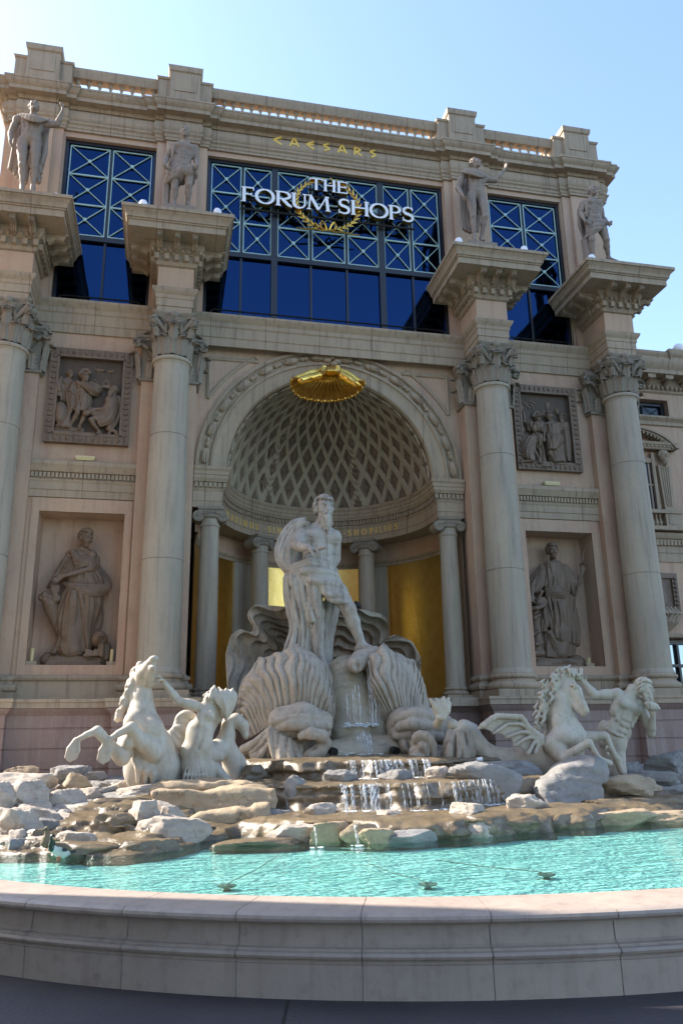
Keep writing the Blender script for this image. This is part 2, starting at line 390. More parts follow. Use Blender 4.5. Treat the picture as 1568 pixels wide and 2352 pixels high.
# ---- half dome with a real diamond lattice
dc = np.array([0, .97, ZS]); RD = 2.66
def dome_surface(nu, nv):
    U = np.linspace(0, 1, nu); V = np.linspace(0, 1, nv)
    u, v = np.meshgrid(U, V, indexing='ij')            # u azimuth pi..0 (left to right through the back), v elevation
    az = np.pi*(1-u); el = v*np.pi/2*.97
    band = np.abs(((u*3.0) % 1.0)-.5) > .5-.13*.5      # ribs at thirds
    w_ = (u*3.0) % 1.0; cell = (w_-.08)/.84
    nrow = 4.6; vv = np.power(v, 1.1)
    a = cell*5+vv*nrow; b_ = cell*5-vv*nrow
    da = np.abs(a-np.round(a)); db = np.abs(b_-np.round(b_))
    lat = np.minimum(da, db)                           # 0 on a lattice line, .5 inside
    panel = np.clip((lat-.14)/.035, 0, 1)
    ca, cb = (a % 1)-.5, (b_ % 1)-.5
    ang = np.arctan2(ca+cb, ca-cb); rr = np.hypot(ca, cb)
    ros = np.clip(1-(rr/(.20+.06*np.cos(4*ang)))**2, 0, 1)**.5
    depth = .06*panel-.05*ros*panel
    wb = np.minimum(w_, 1-w_)
    inb = wb < .08
    sc = ((v*22+np.cos(wb/.08*2.4)*.55) % 1.0)
    depth = np.where(inb, np.where(wb < .058, -.015-.05*np.sin(sc*np.pi)*np.cos(wb/.058*1.5), -.012), depth)
    depth = np.where((wb >= .08) & (wb < .088), 0.0, depth)
    edge = (u < .012) | (u > .988); depth = np.where(edge, 0, depth)
    r = RD+depth
    return np.stack([dc[0]+r*np.cos(el)*np.cos(az), dc[1]+1.154*r*np.cos(el)*np.sin(az), dc[2]+r*np.sin(el)], -1), panel, ros
Pd, pan, ros = dome_surface(540, 220)
dm = MB(); dm.grid(Pd); dob = dm.build('half_dome', M['dome'], bld, sharp=50)
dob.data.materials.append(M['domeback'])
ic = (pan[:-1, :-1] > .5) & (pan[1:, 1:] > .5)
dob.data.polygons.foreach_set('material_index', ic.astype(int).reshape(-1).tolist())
# ---- niche entablature ring with piers, dentils and gold inscription
def ring_path(r, straight=.9, n=40):
    return [(-r, straight)] + [(r*math.cos(a), 1.38+r*math.sin(a)) for a in np.linspace(math.pi, 0, n)] + [(r, straight)]
RI = 2.66
# travelling right to left puts 'out' toward the niche centre, so reverse the path
path = [(3.52, .9), (3.50, .88), (RI+.12, .88)] + [(RI+.12, 1.0)] + [((RI+.12)*math.cos(a), 1.38+(RI+.12)*math.sin(a)) for a in np.linspace(.02, math.pi-.02, 60)] + [(-RI-.12, 1.0), (-RI-.12, .88), (-3.50, .88)]
path = path[1:]
ringp = [(-.5, 7.11), (0.0, 7.11), (0, 7.27), (.015, 7.275), (.015, 7.51), (.03, 7.53), (.045, 7.57), (.02, 7.60), (.02, 7.74), (.09, 7.75), (.11, 7.80), (.13, 7.83), (.13, 7.90), (.15, 7.92), (.155, 8.0), (.19, 8.05), (.20, 8.115), (-.55, 8.118)]
# the path goes right -> left; 'out' (right of travel) would be toward +y, so mirror it
rp = [(-x, y) for x, y in path]
rg = MB(); rg.sweep(rp, [(o, z) for o, z in ringp]); rob = rg.build('niche_entablature', M['trim'], bld)
# dentils on it
dn = MB()
def dent(cx, cy, ang, wd, dp, z0, z1):
    ca, sa = math.cos(ang), math.sin(ang); v = []
    for dz in (z0, z1):
        for a, b_ in ((-wd, 0), (wd, 0), (wd, dp), (-wd, dp)): v.append((cx+a*ca-b_*sa, cy+a*sa+b_*ca, dz))
    dn.add(v, [(0,3,2,1),(4,5,6,7),(0,1,5,4),(1,2,6,5),(2,3,7,6),(3,0,4,7)])
nd = 84
for i in range(nd):
    a = math.pi*(i+.5)/nd; r = RI+.12-.02
    dent(r*math.cos(a), 1.38+r*math.sin(a), a-math.pi/2+math.pi, .03, .055, 7.615, 7.735)
for s in (-1, 1):
    for i in range(7): dent(s*(2.74+i*.115), .86, 0, .035, -.055, 7.615, 7.735)
    for i in range(4): dent(s*(RI+.10), .98+i*.11, -s*math.pi/2, .03, -.055, 7.615, 7.735)
dn.build('dentil_row', M['trim'], bld)
# niche back wall, pilasters, gold panels and ceiling
nw = MB(); RW = 3.42; cyN = 1.45
def arcpts(r, a0, a1, n): return [(r*math.cos(a), cyN+r*math.sin(a)) for a in np.linspace(a0, a1, n)]
nw.grid([[(x, y, 2.3), (x, y, 7.2)] for x, y in [(-RW, .92)]+arcpts(RW, math.pi, 0, 60)+[(RW, .92)]])
nw.build('niche_wall', M['wall'], bld)
cl = MB(); cl.grid([[(x*k_, (y-1.38)*k_+1.38, 7.125) for k_ in (.955, 1.35)] for x, y in arcpts(2.9, math.pi, 0, 40)]); cl.build('niche_ceiling', M['trim'], bld)
mo = MB()
def arcsweep(mb, r, a0, a1, prof, n=24):
    mb.grid([[((r-o)*math.cos(a), cyN+(r-o)*math.sin(a), z) for o, z in prof] for a in np.linspace(a0, a1, n)])
arcsweep(mo, RW, math.pi, 0, [(0, 6.45), (.05, 6.46), (.06, 6.50), (.03, 6.52), (.05, 6.55), (.09, 6.58), (.1, 6.62), (0, 6.63)], 60)
mo.build('niche_moulding', M['trim'], bld)
TH = [rad(d) for d in (56, 124)]                        # inner column directions
pil = MB()
for th in TH:
    pil.cut()
    for a0, a1, o in ((th-.13, th+.13, .10),):
        pil.grid([[((RW-o_)*math.cos(a), cyN+(RW-o_)*math.sin(a), z) for z in (2.4, 6.44)] for a, o_ in ((a0, 0), (a0, o), (th, o), (a1, o), (a1, 0))])
pil.pieces('niche_pilaster', M['col'], bld)
for a0, a1 in ((rad(2), TH[0]-.13), (TH[0]+.14, TH[1]-.14), (TH[1]+.13, rad(178))):
    gp = MB(); gp.grid([[((RW-.03)*math.cos(a), cyN+(RW-.03)*math.sin(a), z) for z in (2.5, 6.46)] for a in np.linspace(a0, a1, 24)])
    gp.build('gold_panel', M['leaf'], bld)
# ---- Ionic columns
def spiral(mb, c, ax, r, y0, y1, hand):
    """volute: a disc with a raised spiral ridge, axis along ax (unit plan vector)"""
    c = np.array(c, float); ax = np.array([ax[0], ax[1], 0.0]); sx = np.array([-ax[1], ax[0], 0.0]); up = np.array([0, 0, 1.0])
    n = 18; rings = []
    for d, rr in ((y0, r*.9), (y0, r), (y1, r), (y1, r*.9)):
        rings.append([c+ax*d+rr*(math.cos(q)*sx+math.sin(q)*up) for q in np.linspace(0, 2*math.pi, n, endpoint=False)])
    k0 = len(mb.v); mb.grid(rings, closev=True); mb.f.append(tuple(k0+j for j in range(n))); mb.f.append(tuple(k0+3*n+j for j in range(n))[::-1])
    pts = []
    for i in range(26):
        q = i/25; a = math.pi/2+hand*q*2*math.pi*2.1; rr = r*(.95-.8*q)
        pts.append(c+ax*y0+rr*(math.cos(a)*sx+math.sin(a)*up))
    mb.tube(pts, [r*.13*(1-.5*i/25) for i in range(26)], 6); mb.ball(c+ax*y0, r*.2, 8, 6)
def ionic(x, y, ang, r0=.245, r1=.222, zb=2.5, zt=7.11, label=None):
    col = bpy.data.objects.new('ionic_column', None); SC.collection.objects.link(col); col.parent = bld
    sh = MB(); sh.lathe([(r0*1.04, zb+.28), (r0, zb+.34), (r0, zb+1.6), (r0*.985, zb+2.2), (r0*.98, zb+2.215), (r0*.985, zb+2.23), (r1, zt-.5), (r1*1.1, zt-.48), (r1*1.12, zt-.455), (r1*1.1, zt-.43), (r1, zt-.42), (r1, zt-.2)], x, y, 40)
    sh.build('shaft', M['col'], col)
    ba = MB(); ba.sweep([(x-.33, y+.33), (x-.33, y-.33), (x+.33, y-.33), (x+.33, y+.33)], [(0, zb), (0, zb+.1), (-.3, zb+.1)], closed=True)
    ba.lathe([(.31, zb+.1), (.335, zb+.13), (.31, zb+.17), (.275, zb+.19), (.265, zb+.21), (.285, zb+.23), (.29, zb+.255), (.26, zb+.28)], x, y, 40)
    ba.build('base', M['trim'], col)
    ca = MB(); d = np.array([math.cos(ang), math.sin(ang)]); sx = np.array([-d[1], d[0]])
    for s in (-1, 1):
        c = (x+sx[0]*s*.29, y+sx[1]*s*.29, zt-.235); spiral(ca, c, d, .135, .2, -.2, s)
        c2 = (x+sx[0]*s*.29+d[0]*.0, y+sx[1]*s*.29, zt-.235)
    v = []
    for z in (zt-.19, zt-.075):
        for a, b_ in ((-.3, -.215), (.3, -.215), (.3, .215), (-.3, .215)): v.append((x+a*sx[0]+b_*d[0], y+a*sx[1]+b_*d[1], z))
    ca.add(v, [(0,3,2,1),(4,5,6,7),(0,1,5,4),(1,2,6,5),(2,3,7,6),(3,0,4,7)])
    v = []
    for z, g in ((zt-.075, .0), (zt-.05, .05), (zt+.004, .06)):
        for a, b_ in ((-.3, -.24), (.3, -.24), (.3, .24), (-.3, .24)): v.append((x+a*sx[0]*(1+g)+b_*d[0]*(1+g), y+a*sx[1]*(1+g)+b_*d[1]*(1+g), z))
    ca.add(v, [(0,1,5,4),(1,2,6,5),(2,3,7,6),(3,0,4,7),(4,5,9,8),(5,6,10,9),(6,7,11,10),(7,4,8,11),(8,9,10,11)])
    for q in range(5): ca.ball((x+sx[0]*(-.14+.07*q)+d[0]*.225, y+sx[1]*(-.14+.07*q)+d[1]*.225, zt-.15), (.028, .028, .045), 8, 5)
    ca.lathe([(r1, zt-.3), (r1+.05, zt-.26), (r1+.06, zt-.22), (r1+.03, zt-.19)], x, y, 32)
    ca.build('capital', M['capital'], col)
for s in (-1, 1): ionic(s*3.06, 1.0, -math.pi/2)
for th in TH: ionic(2.72*math.cos(th), 1.38+2.72*math.sin(th), th+math.pi)
# ---- bands across the side bays
for s in (-1, 1):
    xa, xb = sorted((s*4.85, s*7.22)); bd = MB()
    bd.sweep([(xa, WY), (xb, WY)], [(0, 7.12), (.05, 7.12), (.05, 7.29), (.07, 7.30), (.07, 7.47), (.09, 7.50), (.1, 7.54), (.06, 7.57), (.06, 7.71), (.13, 7.72), (.15, 7.76), (.18, 7.85), (.2, 7.88), (.2, 7.96), (.16, 8.0), (0, 8.01)])
    for i in range(26): bd.box(xa+.02+i*(xb-xa-.04)/26, xa+.02+(i+.62)*(xb-xa-.04)/26, WY-.115, WY-.06, 7.585, 7.70)
    bd.build('band_course', M['trim'], bld)
# ---- window-sill entablature running behind the columns
led = MB(); prof = [(0, 11.36), (.05, 11.36), (.05, 11.58), (.065, 11.59), (.075, 11.61), (.075, 11.86), (.095, 11.88), (.105, 11.9), (.105, 12.0), (.15, 12.06), (.19, 12.13), (.2, 12.15), (.2, 12.21), (-.5, 12.24)]
for xa, xb, y in ((-8.6, -4.55, WY), (-3.7, 3.7, WY+.03), (4.55, 8.62, WY)): led.cut().sweep([(xa, y), (xb, y)], prof)
led.pieces('sill_entablature', M['trim'], bld)
# ---- plinth below everything
pp = [(0, .2), (0.02, .2), (.02, 1.09), (0, 1.10), (0, 1.12), (.02, 1.13), (.02, 1.49), (0, 1.50), (0, 1.52), (.02, 1.53), (.02, 1.89), (0, 1.90), (0, 1.92), (.02, 1.93), (.02, 2.16), (.05, 2.2), (.11, 2.26), (.13, 2.30)]
PLP = [(-9.6, .15), (-9.6, -.62), (-7.05, -.62), (-7.05, .12), (-4.98, .12), (-4.98, -.62), (-3.4, -.62), (-3.4, .1), (3.4, .1), (3.4, -.62), (4.98, -.62), (4.98, .12), (7.03, .12), (7.03, -.62), (9.1, -.62), (9.1, .3)]
# the pedestals stand forward under the columns, the wall between steps back a little
PLP = [(-9.6, 1.5), (-9.6, -.72), (-7.05, -.72), (-7.05, -.42), (-4.98, -.42), (-4.98, -.72), (-3.3, -.72), (-3.3, .1), (3.3, .1), (3.3, -.72), (4.98, -.72), (4.98, -.42), (7.03, -.42), (7.03, -.72), (9.1, -.72), (9.1, 1.5)]
pm = MB(); pm.sweep(PLP, pp, cap=False); pm.build('plinth', M['plinth'], bld)
pc = MB(); pc.sweep(PLP, [(0.10, 2.30), (.15, 2.31), (.15, 2.41), (.17, 2.43), (.17, 2.49), (-2.5, 2.50)], cap=False); pc.build('plinth_cap', M['trim'], bld)
fl = MB(); fl.box(-3.6, 3.6, -.2, 4.5, 2.3, 2.488); fl.build('niche_floor', M['trim'], bld)
wb_ = MB()                                              # low base wall of the side bays between the pedestals
for s in (-1, 1):
    xa, xb = sorted((s*4.86, s*7.21)); wb_.cut().sweep([(xa, .52), (xb, .52)], [(0, 2.48), (0, 2.92), (.05, 2.94), (.08, 2.99), (.04, 3.02), (0, 3.05), (-.2, 3.06)])
wb_.pieces('base_course', M['trim'], bld)
# ---- giant columns
def leaf(mb, cx, cy, ang, r0, z0, h, wd, curl, n=8, m_=9):
    """an acanthus leaf standing off the bell, lobed, with its tip curling over into a hood"""
    d = np.array([math.cos(ang), math.sin(ang), 0]); sx = np.array([-d[1], d[0], 0]); P = []; K = n+6
    for i in range(K+1):
        t = i/K
        if t < .66: o, z = .03+.07*(t/.66)**1.6, z0+(h-curl*.6)*t/.66
        else:
            q = (t-.66)/.34*2.75; o = .10+curl*(1-math.cos(q)); z = z0+h-curl*.6+curl*.75*math.sin(q)
        wv = wd*(.78+.30*math.sin(min(t/.66, 1)*2.4))*(1 if t < .66 else 1-.45*((t-.66)/.34)**2)
        row = []
        for j in range(m_):
            s = j/(m_-1)*2-1; lob = 1+(.16*math.cos(i*2.4) if abs(s) > .8 else 0)
            prof = .055*(1-abs(s)**2.2)+(.02 if abs(s) < .2 else 0)-.016*abs(math.sin(s*7))
            row.append(np.array([cx, cy, z])+d*(r0+o+prof*(1 if t < .66 else .75))+sx*s*wv*lob)
        P.append(row)
    P = np.array(P); mb.grid(P); back = P-d*.035; mb.grid(back[:, ::-1])
    for e in (0, -1): mb.grid(np.stack([P[:, e], back[:, e]], 1))
def corinthian(mb, x, y, z0, h, r):
    bell = [(r*.95, z0), (r*.90, z0+h*.3), (r*.95, z0+h*.55), (r*1.12, z0+h*.75), (r*1.3, z0+h*.84), (r*1.32, z0+h*.865)]
    mb.lathe(bell, x, y, 32)
    for k in range(8): leaf(mb, x, y, k*math.pi/4+math.pi/8, r*.92, z0+.02, h*.37, r*.30, h*.085)
    for k in range(8): leaf(mb, x, y, k*math.pi/4, r*.92, z0+.04, h*.63, r*.29, h*.095)
    for k in range(4):
        a = math.pi/4+k*math.pi/2; d = np.array([math.cos(a), math.sin(a), 0]); tq = np.array([-d[1], d[0], 0])
        for s in (-1, 1):
            P0 = np.array([x, y, z0+h*.5])+d*r*1.0+tq*s*r*.45
            pts = [P0+(d*(.36*r+.0)*t**1.3*2.2-tq*s*r*.40*t)+np.array([0, 0, h*.33*t]) for t in np.linspace(0, 1, 6)]
            mb.tube(pts, [.045, .05, .055, .06, .06, .06], 6)
        c = np.array([x, y, z0+h*.755])+d*(r*1.62)
        for s in (-1, 1):
            nn = tq*s; pts = []
            for i in range(22):
                q = i/21; an = math.pi/2+q*2*math.pi*1.9; rr = h*.105*(1-.8*q)
                pts.append(c+nn*(.05+.02*q)+rr*(math.sin(an)*np.array([0, 0, 1])+math.cos(an)*(-d)))
            mb.tube(pts, [.036*(1-.4*i/21) for i in range(22)], 6)
        mb.ball(c, (h*.09, h*.09, h*.10), 10, 8)
        leaf(mb, x, y, a, r+.12, z0+h*.42, h*.2, r*.2, h*.06)
        a2 = k*math.pi/2; d2 = np.array([math.cos(a2), math.sin(a2), 0]); t2 = np.array([-d2[1], d2[0], 0])
        for s in (-1, 1):
            c2 = np.array([x, y, z0+h*.73])+d2*(r*1.22)+t2*s*.085; pts = []
            for i in range(16):
                q = i/15; an = -.6+q*2*math.pi*1.5; rr = h*.065*(1-.75*q)
                pts.append(c2+d2*.03+rr*(math.sin(an)*np.array([0, 0, 1])+s*math.cos(an)*t2))
            mb.tube(pts, .026, 6); mb.tube([c2+t2*s*.1-np.array([0, 0, h*.2])-d2*.05, c2+t2*s*.09-np.array([0, 0, h*.05])], .035, 6)
        mb.ball(np.array([x, y, z0+h*.92])+d2*(r*1.20), (.1, .1, .1), 10, 7)
    # concave abacus
    def abac(k_, z):
        out = []
        for k in range(4):
            a = math.pi/4+k*math.pi/2; a1 = a+math.pi/2
            c0 = np.array([math.cos(a), math.sin(a)])*r*1.86*k_; c1 = np.array([math.cos(a1), math.sin(a1)])*r*1.86*k_
            for t in np.linspace(.04, .96, 9):
                p = c0*(1-t)+c1*t; out.append((x+p[0]*(1-.16*math.sin(math.pi*t)), y+p[1]*(1-.16*math.sin(math.pi*t)), z))
        return out
    rows = [abac(.90, z0+h*.865), abac(.93, z0+h*.93), abac(.99, z0+h*.95), abac(1.0, z0+h*.995)]
    n = len(rows[0]); k0 = len(mb.v); mb.grid(rows, closev=True); mb.f.append(tuple(k0+i for i in range(n))[::-1]); mb.f.append(tuple(k0+3*n+i for i in range(n)))
def pilcap(mb, xa, xb, y, z0, h):
    """flat capital of a pilaster: block flaring up, two rows of leaves, corner volutes, abacus"""
    n = 5; wv = (xb-xa); P = []
    mb.sweep([(xa, 1.0), (xa, y), (xb, y), (xb, 1.0)], [(-.2, z0), (.06, z0), (.07, z0+.03), (.06, z0+.06), (.01, z0+.07), (.0, z0+h*.6), (.06, z0+h*.8), (.12, z0+h*.86), (.12, z0+h*.88), (.15, z0+h*.90), (.16, z0+h*.98), (-.2, z0+h)])
    for k in range(3): leaf(mb, xa+wv*(.18+.32*k), y+.3, -math.pi/2, .3, z0+.07, h*.32, .15, .08)
    for k in range(2): leaf(mb, xa+wv*(.34+.32*k), y+.3, -math.pi/2, .33, z0+.07, h*.55, .15, .09)
    for xs, an in ((xa, math.pi), (xb, 0)):
        leaf(mb, xs-math.cos(an)*.3, y+.2, an, .3, z0+.07, h*.32, .14, .08); leaf(mb, xs-math.cos(an)*.3, y+.06, an, .33, z0+.07, h*.55, .14, .09)
        d = np.array([math.cos(an), -1, 0])/1.414; c = np.array([xs, y, z0+h*.76])+d*.17
        mb.ball(c, (.1, .1, .11), 10, 8)
        for nn in (np.array([0, -1, 0.]), np.array([math.cos(an), 0, 0.])):
            tt = np.array([math.cos(an), 0, 0.]) if nn[1] else np.array([0, -1, 0.]); pts = []
            for i in range(18):
                q = i/17; a = math.pi/2+q*2*math.pi*1.7; rr = .125*(1-.8*q); pts.append(c+nn*.06+rr*(math.sin(a)*np.array([0, 0, 1])+math.cos(a)*-tt))
            mb.tube(pts, .032, 6)
        mb.tube([np.array([xs-math.cos(an)*.28, y-.05, z0+h*.5]), np.array([xs-math.cos(an)*.1, y-.13, z0+h*.68]), c+np.array([0, 0, .05])], .05, 6)
pc1 = MB()
for a, b_ in PILX: pilcap(pc1.cut(), a, b_, .42, 10.12, 1.24)
pc1.pieces('pilaster_capital', M['capital'], bld)
capmb = MB(); corinthian(capmb, 0, 0, 10.47, 1.12, .40); CAP = None
for x in COLX:
    col = bpy.data.objects.new('corinthian_column', None); SC.collection.objects.link(col); col.parent = bld
    sh = MB(); r0, r1 = .465, .412
    def rz(z): t = (z-3.1)/(10.35-3.1); return r0-(r0-r1)*max(0, (t-.25)/.75)**1.3 if t > .25 else r0
    pr = [(r0+.05, 3.04), (r0+.03, 3.1), (r0, 3.16)]
    for z in (3.6, 4.4, 5.0): pr.append((rz(z), z))
    for zj in (5.53, 8.5):
        pr += [(rz(zj), zj-.012), (rz(zj)-.014, zj-.006), (rz(zj)-.014, zj+.006), (rz(zj), zj+.012)]
        for dz in (.8, 1.6, 2.4): 
            if zj+dz < 10.2: pr.append((rz(zj+dz), zj+dz))
    pr += [(r1, 10.30), (r1+.02, 10.34), (r1+.025, 10.36), (r1+.06, 10.37), (r1+.075, 10.41), (r1+.06, 10.45), (r1-.01, 10.47)]
    pr = sorted(pr[:3]+pr[3:-7], key=lambda q: q[1])+pr[-7:]
    sh.lathe(pr, x, 0, 64); sh.build('shaft', M['col'], col)
    ba = MB(); ba.sweep([(x-.66, .66), (x-.66, -.66), (x+.66, -.66), (x+.66, .66)], [(0, 2.498), (0, 2.66), (-.4, 2.661)], closed=True)
    tor = lambda rc, zc, hr: [(rc+hr*.9*math.cos(a), zc+hr*math.sin(a)) for a in np.linspace(-1.5, 1.5, 7)]
    ba.lathe([(.5, 2.66)]+tor(.56, 2.745, .085)+[(.555, 2.84), (.52, 2.87), (.515, 2.90), (.535, 2.92)]+tor(.52, 2.97, .05)+[(.515, 3.03), (.515, 3.05), (.44, 3.06)], x, 0, 64)
    ba.build('base', M['trim'], col)
    if CAP is None: CAP = capmb.build('capital', M['capital'], col, sharp=60); CAP.location.x = x
    else:
        c = CAP.copy(); SC.collection.objects.link(c); c.parent = col; c.location.x = x
# ---- entablature blocks that carry the statues
blk = MB(); H = .42; YF = -.37
arch = [(0, 11.585), (0, 11.78), (.02, 11.785), (.02, 11.98), (.035, 11.99), (.045, 12.02), (.045, 12.08), (.09, 12.14), (.12, 12.2), (.125, 12.25), (0.0, 12.27)]
cor = [(0, 12.26), (0, 12.86), (.05, 12.88), (.09, 12.94), (.10, 12.99), (.10, 13.13), (.13, 13.14), (.15, 13.16), (.2, 13.24), (.24, 13.31), (.25, 13.34), (.25, 13.43), (.72, 13.435), (.72, 13.60), (.75, 13.605), (.755, 13.64), (.785, 13.645), (.79, 13.70), (.82, 13.765), (.86, 13.81), (.875, 13.83), (.905, 13.835), (.905, 13.92), (.3, 13.93), (-.42, 13.93)]
det = MB(); mod = MB(); eg = MB()
for x in COLX:
    for q in (blk, det, eg): q.cut()
    pth = [(x-H, 1.0), (x-H, YF), (x+H, YF), (x+H, 1.0)]
    blk.sweep(pth, arch+cor[1:])
    for side in range(3):
        if side == 1: L0, L1, fn = -H, H, (lambda t, o: (x+t, YF-o))
        elif side == 0: L0, L1, fn = YF, .75, (lambda t, o: (x-H-o, t))
        else: L0, L1, fn = YF, .75, (lambda t, o: (x+H+o, t))
        n = 5 if side == 1 else 7
        for i in range(n):
            t = (L0-.06)+(L1-L0+.12)*i/(n-1) if side == 1 else (L0+.04)+(L1-L0-.1)*i/(n-1)
            a = fn(t-.055, .095); b_ = fn(t+.055, .20); det.box(min(a[0], b_[0]), max(a[0], b_[0]), min(a[1], b_[1]), max(a[1], b_[1]), 12.965, 13.115)
        n = 9 if side == 1 else 11
        for i in range(n):
            t = (L0-.15)+(L1-L0+.3)*i/(n-1) if side == 1 else (L0-.1)+(L1-L0+.05)*i/(n-1)
            c = fn(t, .20); eg.ball((c[0], c[1], 13.23), (.045, .045, .075), 8, 6)
        ts = (-.42, 0, .42) if side == 1 else (-.30, .15, .62)
        for t in ts:                                   # scrolled brackets under the corona
            mod.cut()
            pr2 = [(.24, 13.43), (.66, 13.43), (.68, 13.40), (.68, 13.33), (.645, 13.29), (.6, 13.30), (.52, 13.34), (.44, 13.31), (.36, 13.24), (.29, 13.21), (.25, 13.24)]
            v = []; n_ = len(pr2)
            for q in (-.065, .065):
                for o, z in pr2: v.append((*fn(t+q, o), z))
            mod.add(v, [tuple(range(n_)), tuple(range(2*n_-1, n_-1, -1))]+[(i, i+n_, (i+1) % n_+n_, (i+1) % n_) for i in range(n_)])
            for q in (-.045, 0, .045): mod.tube([(*fn(t+q, .645), 13.41), (*fn(t+q, .69), 13.36), (*fn(t+q, .66), 13.285), (*fn(t+q, .56), 13.31), (*fn(t+q, .44), 13.30), (*fn(t+q, .3), 13.20)], .02, 6)
            c = fn(t, .67); mod.box(c[0]-.085, c[0]+.085, c[1]-.085, c[1]+.085, 13.405, 13.436)
blk.pieces('entablature_block', M['trim'], bld); det.pieces('dentil_row', M['trim'], bld); mod.pieces('bracket', M['trim'], bld); eg.pieces('egg_moulding', M['trim'], bld)
fb = MB()                                               # plain stucco faces of the block friezes
for x in COLX: fb.cut().sweep([(x-H, .9), (x-H, YF), (x+H, YF), (x+H, .9)], [(.0, 12.30), (.012, 12.30), (.012, 12.84), (0, 12.84)])
fb.pieces('frieze_panel', M['attic'], bld)
# ---- attic storey
GY = 1.08
BAYS = [(-7.20, -4.80), (-3.43, 3.43), (4.80, 7.20)]
aw = MB()
for a, b_ in ((-8.72, -7.20), (-4.80, -3.43), (3.43, 4.80), (7.20, 8.62)): aw.cut().box(a, b_, .88, 3.2, 12.2, 17.55)
for a, b_ in BAYS: aw.cut().box(a, b_, .88, 3.2, 17.32, 17.55)
aw.pieces('attic_wall', M['attic'], bld)
ap = MB()
APX = (-7.93, -4.13, 4.13, 7.93)
for x in APX: ap.cut().box(x-.68, x+.68, .80, .88, 12.2, 17.5); ap.box(x-.43, x+.43, .71, .80, 12.2, 17.5)
ap.pieces('attic_pilaster', M['attic'], bld)
ap2 = [(-8.75, 4.0), (-8.75, .84)]
for x in APX: ap2 += [(x-.70, .84), (x-.70, .77), (x-.45, .77), (x-.45, .68), (x+.45, .68), (x+.45, .77), (x+.70, .77), (x+.70, .84)]
ap2 = ap2[:2]+ap2[3:] if False else ap2
ap2 += [(8.75, .84), (8.75, 4.0)]
at_ = MB()
at_.sweep(ap2, [(-.1, 17.48), (.02, 17.48), (.02, 17.55), (.04, 17.57), (.05, 17.64), (.09, 17.68), (.10, 17.73), (.01, 17.745), (.05, 17.79), (.085, 17.88), (.085, 18.0), (.05, 18.1), (0, 18.15), (.04, 18.16), (.07, 18.22), (.08, 18.25), (.27, 18.255), (.27, 18.37), (.285, 18.38), (.33, 18.43), (.365, 18.49), (.37, 18.52), (.385, 18.525), (.385, 18.58), (-.3, 18.6)], cap=False)
at_.build('attic_entablature', M['trim'], bld)
# roof pedestals
rp_ = MB()
for x in APX:
    rp_.cut().sweep([(x-.74, 1.7), (x-.74, .84), (x+.74, .84), (x+.74, 1.7)], [(0, 18.6), (0, 19.62), (.03, 19.64), (.05, 19.70), (-.3, 19.71)])
    rp_.sweep([(x-.42, 1.6), (x-.42, .72), (x+.42, .72), (x+.42, 1.6)], [(0, 18.6), (0, 19.84), (.04, 19.87), (.06, 19.98), (.06, 20.03), (-.5, 20.04)])
    rp_.box(x-.30, x+.30, .70, .722, 19.2, 19.74)
rp_.pieces('roof_pedestal', M['trim'], bld)
bal = bpy.data.objects.new('balustrade', None); SC.collection.objects.link(bal); bal.parent = bld
rl = MB()
for a, b_ in ((-7.2, -4.85), (-3.4, 3.4), (4.85, 7.2)):
    rl.cut().sweep([(a, 1.0), (b_, 1.0)], [(-.25, 19.40), (0, 19.40), (.02, 19.44), (.03, 19.5), (.05, 19.55), (.07, 19.62), (.07, 19.68), (-.3, 19.69)]); rl.box(a, b_, .98, 1.28, 18.561, 18.7)
rl.pieces('rail', M['trim'], bal)
bprof = [(.08, 18.7), (.08, 18.76), (.05, 18.78), (.07, 18.86), (.095, 18.95), (.095, 19.02), (.075, 19.09), (.045, 19.15), (.035, 19.2), (.04, 19.27), (.06, 19.29), (.05, 19.31), (.06, 19.355), (.08, 19.37), (.08, 19.40)]
b0 = None
for a, b_, n in ((-7.2, -4.85, 8), (-3.4, 3.4, 26), (4.85, 7.2, 8)):
    for i in range(n):
        x = a+(b_-a)*(i+.5)/n
        if b0 is None:
            q = MB(); q.lathe(bprof, 0, 0, 12); b0 = q.build('baluster', M['trim'], bal); o = b0
        else: o = b0.copy(); SC.collection.objects.link(o); o.parent = bal
        o.location = (x, 1.13, 0)
roof = MB(); roof.box(-8.7, 8.7, 1.4, 14, 18.3, 18.6); roof.box(-8.7, 8.7, 3.2, 14, 11.6, 18.3); roof.box(-8.7, 8.7, 5.6, 14, 0, 11.6); roof.box(-8.7,-3.6,2.2,5.6,0,11.6); roof.box(3.6,8.7,2.2,5.6,0,11.6); roof.build('roof_body', M['attic'], bld)
